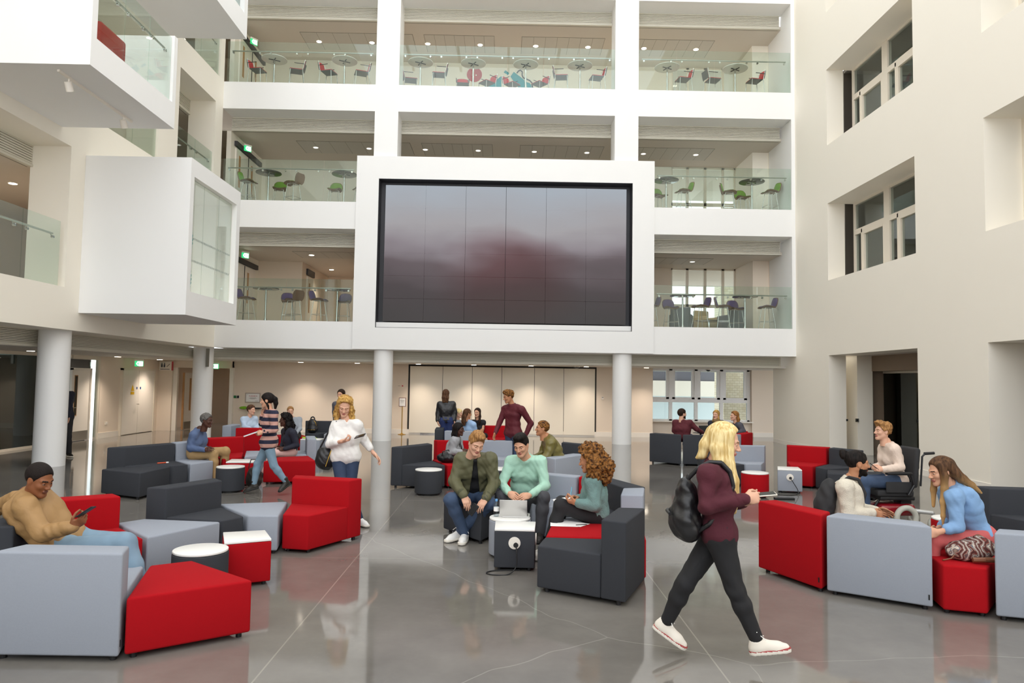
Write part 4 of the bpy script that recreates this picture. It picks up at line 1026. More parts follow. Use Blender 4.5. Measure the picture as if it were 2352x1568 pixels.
def mesh_obj(name, v, F, mats, parent=None, midx=None):
    me = bpy.data.meshes.new(name)
    me.vertices.add(len(v)); me.vertices.foreach_set('co', np.asarray(v, f32).ravel())
    if isinstance(F, list):
        sizes = [len(x) for x in F]; flat = [i for x in F for i in x]
    else: sizes = [F.shape[1]]*len(F); flat = F.ravel().tolist()
    me.loops.add(len(flat)); me.loops.foreach_set('vertex_index', flat)
    me.polygons.add(len(sizes)); st = np.concatenate([[0], np.cumsum(sizes)[:-1]]); me.polygons.foreach_set('loop_start', st)
    for m in mats: me.materials.append(M[m] if isinstance(m, str) else m)
    if midx is not None: me.polygons.foreach_set('material_index', midx)
    me.update(calc_edges=True); me.validate(); me.shade_smooth()
    o = bpy.data.objects.new(name, me); COL.objects.link(o)
    if parent is not None: o.parent = parent
    return o
class Parts:
    """collects patches of one mesh, each face with a material slot"""
    def __init__(s): s.v = []; s.f = []; s.m = []; s.n = 0
    def add(s, v, F, mi=0):
        s.v.append(v); s.f.append(F + s.n); s.m.append(np.full(len(F), mi) if np.isscalar(mi) else mi); s.n += len(v)
    def obj(s, name, mats, parent=None, origin=None):
        v = np.concatenate(s.v)
        if origin is not None: v = v - origin
        return mesh_obj(name, v, np.concatenate(s.f), mats, parent, np.concatenate(s.m))

# ---- head template: x = person's right, y = forward, z = up, origin mid-skull, metres
def head_sdf(p, fem):
    w = .93 if fem else 1.0
    d = ell(p, V3(0, -.014, .034), (.074, .093, .083))
    d = smin(d, ell(p, V3(0, .028, -.022), (.060*w, .062, .088)), .035)
    for s in (-1, 1):
        d = smin(d, cone(p, V3(s*.050*w, -.002, -.045), V3(s*.020*w, .068, -.098), .022, .017), .03)   # jaw
        d = smin(d, ell(p, V3(s*.036, .062, -.022), (.024, .024, .022)), .02)                          # cheek
        d = smin(d, cone(p, V3(s*.012, .089, .020), V3(s*.045, .072, .022), .010, .010), .014)          # brow
    d = smin(d, ell(p, V3(0, .074, -.098), (.020, .018, .016)), .02)                                  # chin
    for s in (-1, 1):
        e = ell(p, V3(s*.031, .098, .004), (.019, .018, .012)); d = -smin(-d, e, .012)                 # eye sockets
    d = smin(d, cone(p, V3(0, .086, .012), V3(0, .112, -.028), .008, .0105), .012)                    # nose
    for s in (-1, 1): d = smin(d, ell(p, V3(s*.011, .100, -.032), (.009, .010, .008)), .008)
    d = smin(d, ell(p, V3(0, .090, -.057), (.024, .012, .0065)), .006)                                # lips
    d = smin(d, ell(p, V3(0, .088, -.067), (.020, .012, .007)), .006)
    g = ell(p, V3(0, .104, -.0622), (.024, .012, .0022)); d = -smin(-d, g, .003)
    for s in (-1, 1):
        ear = ell(p, V3(s*.075, -.006, -.004), (.010, .021, .032)); d = smin(d, ear, .010)
        d = -smin(-d, ell(p, V3(s*.087, -.004, .0), (.007, .010, .018)), .005)
    return smin(d, cone(p, V3(0, -.018, -.07), V3(0, -.034, -.20), .054*w, .058*w), .03)
HEADS = {}
def head_mesh(fem, h):
    key = (fem, h)
    if key not in HEADS:
        v, F = surfnet(lambda p: head_sdf(p, fem), (-.10, -.13, -.20), (.10, .14, .13), h)
        v = relax(v, F, 1, .3); c = v[F].mean(1)
        mi = np.zeros(len(F), int)
        x, y, z = np.abs(c[:, 0]), c[:, 1], c[:, 2]
        mi[(y > .078) & (x < .023 - (np.abs(z + .062)*.5)) & (np.abs(z + .0622) < .0115)] = 1                # lips
        mi[(np.abs(z - (.024 - (x - .03)**2*3)) < .0042) & (x > .011) & (x < .050) & (y > .05)] = 2           # eyebrows
        HEADS[key] = (v, F, mi)
    return HEADS[key]
def uv_sphere(c, r, n=10):
    v = []; F = []
    for i in range(n + 1):
        for j in range(2*n): v.append((c[0] + r*math.sin(PI*i/n)*math.cos(PI*j/n), c[1] + r*math.cos(PI*i/n), c[2] + r*math.sin(PI*i/n)*math.sin(PI*j/n)))
    for i in range(n):
        for j in range(2*n): F.append((i*2*n + j, (i+1)*2*n + j, (i+1)*2*n + (j+1) % (2*n), i*2*n + (j+1) % (2*n)))
    return np.array(v), np.array(F)
# ---- hand template: origin wrist, x = towards the thumb, y = along the fingers, z = back of the hand
def hand_sdf(pose):
    L = [(.030, .088, .040, .026, .020), (.010, .093, .045, .029, .021), (-.011, .088, .041, .027, .020), (-.030, .078, .033, .021, .018)]
    cur = {'relaxed': (.25, .45, .35), 'grip': (.75, 1.0, .7), 'flat': (.05, .12, .1), 'point': (.7, 1.0, .8)}[pose]
    segs = []
    for i, (x, y0, a, b, c) in enumerate(L):
        p = V3(x*.92, y0, 0); ang = 0; dx = (x)*.9
        for k, ln in enumerate((a, b, c)):
            kk = cur[k]*(1 + .1*i)
            if pose == 'point' and i == 0: kk = .08
            ang += kk
            q = p + ln*nrm(V3(dx*1.2 if k == 0 else dx*.2, math.cos(ang), -math.sin(ang)))
            segs.append((p, q, .0092 - .0008*k - (.0008 if i == 3 else 0), .0085 - .0009*k - (.0008 if i == 3 else 0))); p = q
    th = [V3(.028, .022, -.006), V3(.050, .052, -.020), V3(.054, .082, -.030 if pose != 'grip' else -.042), V3(.048, .108, -.034 if pose != 'grip' else -.058)]
    def f(p):
        d = ell(p, V3(0, .050, 0), (.041, .050, .0155))
        d = smin(d, cone(p, V3(.024, .085, 0), V3(-.026, .080, 0), .012, .011), .012)
        d = smin(d, cone(p, V3(0, -.03, 0), V3(0, .02, 0), .026, .026), .02)
        d = smin(d, cone(p, th[0], th[1], .015, .0115), .012); d = smin(d, cone(p, th[1], th[2], .0112, .0098), .004); d = smin(d, cone(p, th[2], th[3], .0096, .0078), .004)
        fd = None
        for a, b, r0, r1 in segs:
            q = cone(p, a, b, r0, r1); fd = q if fd is None else np.minimum(fd, q)
        return smin(d, fd, .006)
    return f
HANDS = {}
def hand_mesh(pose, h):
    if (pose, h) not in HANDS: HANDS[(pose, h)] = surfnet(hand_sdf(pose), (-.06, -.05, -.11), (.075, .21, .035), h)
    return HANDS[(pose, h)]

def skin_mat(name, c, lip, brow):
    M[name] = mat(name, c, .5, spec=.35, vary=.06, vscale=18); M[name + '_lip'] = mat(name + '_lip', lip, .4); M[name + '_brow'] = mat(name + '_brow', brow, .8)
skin_mat('skin_fair', '#d9a98f', '#b56a62', '#8a6a4a'); skin_mat('skin_fair_dark', '#d3a083', '#a85f58', '#3a2a20'); skin_mat('skin_tan', '#b98260', '#93584a', '#201814')
skin_mat('skin_brown', '#8a5638', '#6e4034', '#17110e'); skin_mat('skin_deep', '#4f3024', '#5a3030', '#100c0a')
M['eye_white'] = mat('eye_white', '#c9bfb6', .4); M['iris'] = mat('iris', '#2c1f18', .2)
def hair_mat(name, c, c2, scale=(60, 60, 6), tips=None):
    m = mat(name, c, .6, spec=.15); nt = m.node_tree; b = nt.nodes['Principled BSDF']
    tc = nt.nodes.new('ShaderNodeTexCoord'); mp = nt.nodes.new('ShaderNodeMapping'); mp.inputs['Scale'].default_value = scale
    n = nt.nodes.new('ShaderNodeTexNoise'); n.inputs['Scale'].default_value = 1; n.inputs['Detail'].default_value = 4
    nt.links.new(tc.outputs['Object'], mp.inputs[0]); nt.links.new(mp.outputs[0], n.inputs['Vector'])
    r = nt.nodes.new('ShaderNodeValToRGB'); r.color_ramp.elements[0].position = .35; r.color_ramp.elements[0].color = hexc(c); r.color_ramp.elements[1].position = .66; r.color_ramp.elements[1].color = hexc(c2)
    nt.links.new(n.outputs[0], r.inputs[0]); nt.links.new(r.outputs[0], b.inputs['Base Color'])
    bp = nt.nodes.new('ShaderNodeBump'); bp.inputs['Strength'].default_value = .6; bp.inputs['Distance'].default_value = .008
    nt.links.new(n.outputs[0], bp.inputs['Height']); nt.links.new(bp.outputs[0], b.inputs['Normal'])
    if tips:
        sp = nt.nodes.new('ShaderNodeSeparateXYZ'); nt.links.new(tc.outputs['Object'], sp.inputs[0]); mr = nt.nodes.new('ShaderNodeMapRange')
        mr.inputs['From Min'].default_value = tips[0]; mr.inputs['From Max'].default_value = tips[1]; nt.links.new(sp.outputs[2], mr.inputs[0])
        mx = nt.nodes.new('ShaderNodeMix'); mx.data_type = 'RGBA'; nt.links.new(mr.outputs[0], mx.inputs[0]); nt.links.new(r.outputs[0], mx.inputs[6]); mx.inputs[7].default_value = hexc(tips[2]); nt.links.new(mx.outputs[2], b.inputs['Base Color'])
    M[name] = m
hair_mat('hair_black', '#0d0b0b', '#241d1a'); hair_mat('hair_darkbrown', '#1c120d', '#3d2a1e'); hair_mat('hair_brown', '#3a251a', '#6a4a33'); hair_mat('hair_ginger', '#6b4326', '#a8763f')
hair_mat('hair_blonde', '#c6a566', '#f0dca6'); hair_mat('hair_honey', '#8a5f2c', '#d9b065'); hair_mat('hair_sandy', '#7a5534', '#b88a56'); hair_mat('hair_grey', '#3a3836', '#7d7974', (90, 90, 90)); hair_mat('hair_buzz', '#120f0e', '#2c2320', (200, 200, 200))
hair_mat('hair_curlbrown', '#2b170d', '#9c6a35', (38, 38, 38)); hair_mat('hair_curlblack', '#060505', '#1d1817', (38, 38, 38)); hair_mat('hair_ombre', '#3a281c', '#6b4c34', (50, 50, 5), (1.16, .90, '#c59c66'))
M['jeans'] = mat('blue_denim', '#2c3c58', .8, vary=.25, vscale=7, bump=.15, bscale=500); M['jeans_light'] = mat('light_blue_denim', '#7a94a8', .8, vary=.16, vscale=7, bump=.15, bscale=500); M['jeans_mid'] = mat('mid_blue_denim', '#3a4c68', .8, vary=.4, vscale=6, bump=.15, bscale=500)
M['jeans_black'] = mat('black_denim', '#1d1d20', .8, vary=.12, vscale=8, bump=.15, bscale=500); M['jeans_grey'] = mat('charcoal_denim', '#45454a', .8, vary=.22, vscale=7, bump=.15, bscale=500)
M['chino'] = mat('tan_cotton', '#a98a5e', .8, vary=.08, vscale=8); M['white_shoe'] = mat('white_shoe_leather', '#ecebe8', .5); M['cream_canvas'] = mat('cream_canvas', '#e9e2d6', .7); M['boot'] = mat('dark_boot_leather', '#27231f', .5)
M['sole'] = mat('white_rubber_sole', '#e4dfd4', .6); M['sole_dark'] = mat('dark_rubber_sole', '#1c1b1a', .6); M['redline'] = mat('red_stripe', '#9c3a3a', .6)

def fold(p, amp, seed=0):
    q = p + seed*1.7
    a = np.sin(q[:, 2]*46 + 9*np.sin(q[:, 0]*9 + q[:, 1]*7)) + .7*np.sin(q[:, 0]*38 + q[:, 2]*25 + 4*np.sin(q[:, 1]*15)) + .6*np.sin(q[:, 1]*41 - q[:, 2]*30 + 3*np.sin(q[:, 0]*17))
    b = 1 - np.abs(np.sin(q[:, 2]*33 + q[:, 0]*21 - q[:, 1]*17 + 2.5*np.sin(q[:, 0]*13 + seed)))*2
    return amp*(a*.22 + b*.22)
class Fig: pass
FIGS = {}
def frame(yaw, pitch=0, roll=0):
    """columns right, forward, up; yaw 0 faces the camera side (-Y), 90 faces +X; pitch > 0 looks down"""
    t = math.radians(yaw); f = V3(math.sin(t), -math.cos(t), 0); r = V3(-math.cos(t), -math.sin(t), 0); u = V3(0, 0, 1)
    a = math.radians(pitch); f2 = f*math.cos(a) - u*math.sin(a); u2 = u*math.cos(a) + f*math.sin(a)
    b = math.radians(roll); r2 = r*math.cos(b) + u2*math.sin(b); u3 = u2*math.cos(b) - r*math.sin(b)
    return np.stack([r2, f2, u3], 1)
def person(key, label, J, s=1.0, ty=0, hd=(0, 0, 0), fem=False, skin='skin_fair', h=.016, hands=('relaxed', 'relaxed'), palm=(None, None), bulk=1.0, group=None, legs=True, beard=None, lid=None):
    lid = (.0015 + .0035*min(1, max(0, hd[1])/22)) if lid is None else lid
    """J: joints in world space: P pelvis, N neck base, H head centre, E/W elbow and wrist, K/A knee and ankle, T toe tip, with suffix R/L"""
    J = {k: V3(*v) for k, v in J.items()}
    g = Fig(); g.J = J; g.s = s; g.ty = ty; g.fem = fem; g.h = h; g.b = bulk
    P, N, H = J['P'], J['N'], J['H']; g.u = nrm(N - P); fr = frame(ty)
    rt = fr[:, 0] - g.u*(fr[:, 0] @ g.u); g.r = nrm(rt); g.f = np.cross(g.u, g.r)
    if fr[:, 1] @ g.f < 0: g.f = -g.f
    sw = (.158 if fem else .178)*s
    J.setdefault('SR', N - g.u*.045*s + g.r*sw); J.setdefault('SL', N - g.u*.045*s - g.r*sw)
    hw = (.088 if fem else .085)*s
    J.setdefault('HR', P - g.u*.02*s + g.r*hw); J.setdefault('HL', P - g.u*.02*s - g.r*hw)
    g.legs = legs
    def torso(p, off=0.0, arms=True, wl=1.0):
        b = s*bulk; d = None
        def add(q, k=.05):
            nonlocal d; d = q if d is None else smin(d, q, k*s)
        c = N - g.u*.18*s; add(cone(p, c + g.r*.082*b, c - g.r*.082*b, .102*b + off, .102*b + off))
        if fem:
            for q in (-1, 1): add(ell(p, N - g.u*.20*s + g.r*q*.062*s + g.f*.070*s, np.array([.050, .046, .050])*s + off), .05)
        c = N - g.u*.075*s; add(cone(p, c + g.r*.115*b, c - g.r*.115*b, .066*b + off, .066*b + off))
        c = P + g.u*.19*s; wr = .088 if fem else .098; add(cone(p, c + g.r*.055*b, c - g.r*.055*b, (wr + (1-wl)*.0)*b + off, wr*b + off), .07)
        c = P + g.u*.02*s; add(cone(p, c + g.r*.075*b, c - g.r*.075*b, .108*b + off, .108*b + off), .07)
        for q in ('SR', 'SL'): add(cone(p, N - g.u*.005*s, J[q], .056*s + off*.8, .058*b + off), .04)
        add(cone(p, N - g.u*.03*s, N + nrm(H - N)*.05*s, .062*s + off*.6, .056*s + off*.2), .03)
        return d
    def arm(p, sd, off=0.0, end=1.0):
        S, E, W = J['S'+sd], J['E'+sd], J['W'+sd]; b = s*bulk; W2 = E + (W - E)*end
        d = cone(p, S, E, .056*b + off, .041*b + off); return smin(d, cone(p, E, W2, .042*b + off, (.042 - .014*end)*b + off), .02*s)
    def leg(p, sd, off=0.0, end=1.0, skinny=0.0):
        Hh, K, A = J['H'+sd], J['K'+sd], J['A'+sd]; b = s*bulk; A2 = K + (A - K)*end; m_ = K + (A2 - K)*.35
        d = cone(p, Hh, K, .088*b + off, .056*b + off)
        bk = nrm((K - Hh)/np.linalg.norm(K - Hh) - (A - K)/np.linalg.norm(A - K))*(-.012*s)
        d = smin(d, cone(p, K, m_ - bk*0, .054*b + off, .053*b + off), .03*s)
        return smin(d, cone(p, m_, A2, .053*b + off, (.037 + .012*(1-end))*b + off*1.3), .03*s)
    g.torso, g.arm, g.leg = torso, arm, leg
    def body(p):
        d = torso(p, -.018*s)
        for sd in 'RL':
            d = smin(d, arm(p, sd, -.008*s), .03*s)
            if legs: d = smin(d, leg(p, sd, -.010*s), .03*s)
        return d
    pts = np.array([v for k, v in J.items() if k[0] != 'T' and (legs or k[0] not in 'KA')]); g.lo = pts.min(0) - .17*s; g.hi = pts.max(0) + .17*s
    pr = Parts(); v, F = surfnet(body, g.lo, g.hi, max(h*1.15, .014)); pr.add(v, F, 0)
    g.hm = frame(*hd); hv, hF, hm_ = head_mesh(fem, .0045 if h < .012 else .0065 if h < .017 else .008)
    if beard is not None:
        hm_ = hm_.copy(); c = hv[hF].mean(1); x, y, z = np.abs(c[:, 0]), c[:, 1], c[:, 2]
        hm_[(hm_ == 0) & (((z < -.048 + .25*np.maximum(0, .03 - y)) & (z > -.125) & (y > -.004)) | ((z < -.043) & (z > -.056) & (y > .075) & (x < .03)))] = 3
    pr.add((hv*s) @ g.hm.T + H, hF, hm_)
    for q in (-1, 1):
        ev, eF = uv_sphere((q*.031, .0765, .004), .0132, 14); c = ev[eF].mean(1); dz = c[:, 2] - (.004 - lid); dx_ = np.abs(c[:, 0] - q*.031)
        slit = (np.abs(dz) < .0044*(1 - (dx_/.0125)**2)) & (c[:, 1] > .078)
        mi_ = np.where(slit, np.where(dx_**2 + dz**2*.6 < .0060**2, 5, 4), 0); mi_ = np.where(~slit & (dz > 0) & (dz < .0066*(1 - (dx_/.0135)**2) + .0004) & (c[:, 1] > .078), 2, mi_)
        pr.add((ev*s) @ g.hm.T + H, eF, mi_)
    for i, sd in enumerate('RL'):
        if 'W'+sd not in J: continue
        y = nrm(J.get('F'+sd, J['W'+sd] + (J['W'+sd] - J['E'+sd])) - J['W'+sd])
        pn = V3(*palm[i]) if palm[i] is not None else -g.r*(1 if sd == 'R' else -1) - V3(0, 0, .3)   # palm normal
        z = -nrm(pn - y*(pn @ y)); x = np.cross(y, z)
        hv, hF = hand_mesh(hands[i], .0042 if h < .013 else .006)
        m_ = (sd == 'R')
        # template thumb on +x when seen with palm facing -z: right hand mirrored
        hv2 = hv.copy(); 
        if m_: hv2[:, 0] *= -1; hF = hF[:, ::-1]
        pr.add((hv2*s*.97) @ np.stack([x, y, z], 1).T + J['W'+sd], hF, 0)
    mats = [skin, skin + '_lip', skin + '_brow', beard or skin, 'eye_white', 'iris']
    o = pr.obj('person', mats, None, np.array([P[0], P[1], 0.0])); o.location = (P[0], P[1], 0)
    tag(o, label, 'person', group); g.o = o; g.org = np.array([P[0], P[1], 0.0]); FIGS[key] = g
    return g
def piece(g, name, fn, mt, lo=None, hi=None, h=None, rel=1, paint=None):
    v, F = surfnet(fn, g.lo if lo is None else lo, g.hi if hi is None else hi, h or g.h)
    if len(v) == 0: return None
    if rel: v = relax(v, F, rel, .4)
    mi = None
    if paint: mi = paint(v[F].mean(1))
    return mesh_obj(name, v - g.org, F, mt if isinstance(mt, list) else [mt], g.o, mi)
def top(g, name, mt, off=.016, sleeve=1.0, hem=-.10, opening=0.0, neck=.03, vneck=0.0, amp=.006, collar=True, seed=1, arm_off=None, paint=None, cuffs=None, low=None, flare=0.0):
    """a garment for the upper body"""
    J, s = g.J, g.s; off *= s; ao = (arm_off*s if arm_off is not None else off)
    def fn(p):
        q = (p - J['P'].astype(f32)); hz = (q @ g.u.astype(f32)); nz = ((p - J['N'].astype(f32)) @ g.u.astype(f32)); fx = np.abs((p - J['N'].astype(f32)) @ g.r.astype(f32)); ff = ((p - J['N'].astype(f32)) @ g.f.astype(f32))
        d = g.torso(p, off) - flare*np.clip(.2*s - hz, 0, 1)
        d = np.maximum(d, (hem*s) - hz); d = np.maximum(d, nz - neck*s)
        if sleeve > 0:
            for sd in 'RL':
                if sleeve >= .5: a = g.arm(p, sd, ao, min(1.0, (sleeve - .5)*2 - .03))
                else: a = cone(p, J['S'+sd], J['S'+sd] + (J['E'+sd] - J['S'+sd])*sleeve*2, .056*s*g.b + ao, (.056 - .015*sleeve*2)*s*g.b + ao)
                d = smin(d, a, .035*s)
        if collar is True: 
            c = J['N'] + g.u*.018*s + g.f*.012*s; qq = p - c.astype(f32); un = nrm(g.u + g.f*.35).astype(f32); a = qq @ un; rr = np.sqrt(np.maximum(((qq - a[:, None]*un)**2).sum(1), 0))
            d = smin(d, np.sqrt((rr - .064*s)**2 + (a*.6)**2) - .014*s, .012*s)
        if amp: d = d + fold(p, amp*s, seed)
        if opening:
            w = np.maximum(opening*s*(.35 + .9*np.clip(-nz/(.45*s), 0, 1)) - fx, -1)*.8
            d = np.maximum(d, np.minimum(w, ff + .02*s + nz*.12))
        if vneck:
            w = np.minimum((vneck*s + nz)*.55 - fx, ff + .0*s); d = np.maximum(d, w*.8)
        return d
    o = piece(g, name, fn, mt, paint=paint)
    if cuffs:
        for sd in 'RL':
            W, E = J['W'+sd], J['E'+sd]; e = min(1.0, (sleeve - .5)*2 - .03); c = E + (W - E)*e; dr = nrm(W - E); r_ = (.042 - .014*e)*s*g.b + ao
            piece(g, 'cuff', lambda p: np.maximum(cone(p, c - dr*.045*s, c, r_ + .004*s, r_*.92), -9), cuffs, c - .12*s, c + .12*s, h=min(g.h, .012))
    return o
def trousers(g, mt, off=.012, end=1.0, top_=.13, amp=.005, seed=3, name='trousers', flare=0.0):
    J, s = g.J, g.s; off *= s
    def fn(p):
        hz = (p - J['P'].astype(f32)) @ g.u.astype(f32)
        c = J['P'] + g.u*.03*s; b = s*g.b; d = cone(p, c + g.r*.075*b, c - g.r*.075*b, .106*b + off, .106*b + off)
        l = np.minimum(g.leg(p, 'R', off, end), g.leg(p, 'L', off, end)) if True else 0
        d = np.maximum(d, hz - top_*s); d = smin(d, l, .05*s)
        if amp:
            kd = np.minimum(*[np.sqrt(((p - J[k].astype(f32))**2).sum(1)) for k in ('KR', 'KL')]); d = d + fold(p, amp*s, seed)*(.4 + np.exp(-(kd/.12)**2))
        return np.maximum(d, hz - (top_ + .10)*s + np.minimum(0, .22*s - np.sqrt(((p - J['P'].astype(f32))**2).sum(1))))
    pts = np.array([J[k] for k in ('P', 'KR', 'KL', 'AR', 'AL')]); return piece(g, name, fn, mt, pts.min(0) - .2*s, pts.max(0) + .2*s)
def shoe(g, sd, mt, sole, line=None, high=0.0, lace=None):
    J, s = g.J, g.s; A, T = J['A'+sd], J['T'+sd]
    # foot frame: y along the sole to the toe, z up
    ax = T - A; shin = nrm(J['K'+sd] - A)
    hz = .075*s
    y = ax - shin*(ax @ shin)*.0; l = np.linalg.norm(ax); dn = math.asin(min(.95, hz*.72/l)) 
    y0 = nrm(ax); side = nrm(np.cross(y0, V3(0, 0, 1))) ; up0 = np.cross(side, y0)
    y = nrm(y0*math.cos(dn) + up0*math.sin(dn)); z = np.cross(side, y); x = side
    Rm = np.stack([x, y, z], 1); org = A - z*hz                       # sole plane under the ankle
    L = (T - org) @ y
    def loc(p): return (p - org.astype(f32)) @ Rm.astype(f32)
    hl = -.065*s
    def fn(p):
        q = loc(p)
        def e(c, r): return ell(q, V3(*c)*1.0, r)
        d = cone(q, V3(0, hl + .035*s, .038*s), V3(0, L - .08*s, .030*s), .036*s, .040*s)
        d = smin(d, cone(q, V3(0, L - .09*s, .022*s), V3(-.004*s, L - .032*s, .020*s), .042*s, .030*s), .02*s)
        d = smin(d, cone(q, V3(0, -.005*s, .05*s), V3(0, -.012*s, (.08 + high)*s), .040*s, .041*s), .03*s)
        d = smin(d, cone(q, V3(0, .01*s, .075*s), V3(0, L - .10*s, .035*s), .030*s, .030*s), .02*s)
        d = np.maximum(d, -(q[:, 2] - .004*s)); return np.maximum(d, q[:, 2] - (.095 + high)*s)
    def sl(p):
        q = loc(p); a, b = hl + .037*s, L - .04*s; t = np.clip((q[:, 1] - a)/(b - a), 0, 1)
        w = (.039 + .008*np.sin(t*2.4))*s; r = np.sqrt(q[:, 0]**2 + (q[:, 1] - (a + (b - a)*t))**2) - w
        return np.maximum(r, np.abs(q[:, 2] - .012*s) - .014*s)
    mid = (A + T)/2; R_ = np.array([.22]*3)*s
    o = piece(g, 'shoe', fn, mt, mid - R_, mid + R_, h=min(g.h, .009), rel=1)
    q = piece(g, 'sole', sl, [sole] + ([line] if line else []), mid - R_, mid + R_, h=min(g.h, .006 if line else .009), rel=0, paint=(lambda c: ((np.abs(loc(c.astype(f32))[:, 2] - .0235*s) < .0035*s)).astype(int)) if line else None)
    if q is not None and o is not None: q.parent = o
    if lace:
        m_ = MB(); rt = np.random.RandomState(3)
        for k in range(4):
            yy = .035*s + k*.022*s; zz = (.085 - k*.0115)*s
            m_.tube([org + Rm @ V3(-.024*s, yy, zz - .01*s), org + Rm @ V3(0, yy + .006*s, zz + .004*s), org + Rm @ V3(.024*s, yy, zz - .01*s)], .0035*s, 6)
        c0 = org + Rm @ V3(0, .03*s, .094*s)
        for a, b in (((.03, -.01, .03), (.05, .02, .005)), ((-.03, -.01, .02), (-.055, .02, -.005)), ((.015, -.02, .045), (.05, -.03, .06))): m_.tube([c0, c0 + Rm @ (V3(*a)*s), c0 + Rm @ (V3(*b)*s)], .003*s, 6)
        l_ = m_.build('laces', lace); l_.parent = o; l_.data.transform(Matrix.Translation(Vector(-g.org)))
    return o
def lump(p, fr, amp, seed=0.0):
    q = p*fr + seed
    return amp*(np.sin(q[:, 0] + 1.3*np.sin(q[:, 1]*.7))*np.sin(q[:, 1]*1.1 + 1.1*np.sin(q[:, 2]*.9))*np.sin(q[:, 2]*1.05 + 1.2*np.sin(q[:, 0]*.8)))
def hair(g, mt, cap=.014, strands=(), lumps=None, extra=(), line=(.060, .060), name='hair', h=None, noface=True, grow=0.0, clip=True):
    """scalp cap in head space + locks: strands = chains [(pos in body-yaw head offsets or world), ...] of (xyz, r)"""
    s = g.s; H = g.J['H']; A = g.hm; Ai = A.astype(f32)
    nn = nrm(V3(0, .83, -.55)).astype(f32)
    S = [[(H + A @ (V3(*c)*s), r*s) for c, r in st] for st in strands]
    def fn(p):
        q = ((p - H.astype(f32)) @ Ai)/s
        d = ell(q, V3(0, -.015, .036), (.076 + cap, .095 + cap, .085 + cap*1.1))
        for c, r in extra: d = smin(d, ell(q, V3(*c), r), .03)
        if clip:
            pl = (q - np.array([0, line[0], line[1]], f32)) @ nn
            ear = np.maximum(.055 - np.abs(q[:, 0]), -1)      # keep clear of the ear
            d = np.maximum(d, pl); d = np.maximum(d, -.085 - q[:, 2])
            d = np.maximum(d, -(np.sqrt((np.abs(q[:, 0]) - .085)**2*.3 + (q[:, 1] + .004)**2 + (q[:, 2] + .008)**2) - .030))
        d = d*s
        for st in S:
            for (a, ra), (b, rb) in zip(st, st[1:]): d = smin(d, cone(p, a, b, ra, rb), .018*s)
        if lumps: 
            for fr, am in lumps: d = d + lump(p - H.astype(f32), fr/s, am*s, fr)
        if noface:
            f_ = ell(q, V3(0, .060, -.035), (.054, .060, .082))*s; d = np.maximum(d, -f_)
        return d
    pts = np.array([H + .16*s, H - .16*s] + [a for st in S for a, r in st]); rm = max([r for st in S for a, r in st] + [.03])
    return piece(g, name, fn, mt, pts.min(0) - rm - .03, pts.max(0) + rm + .03, h=h or min(g.h, .011), rel=0 if lumps else 1)
def eye_dummy(): pass
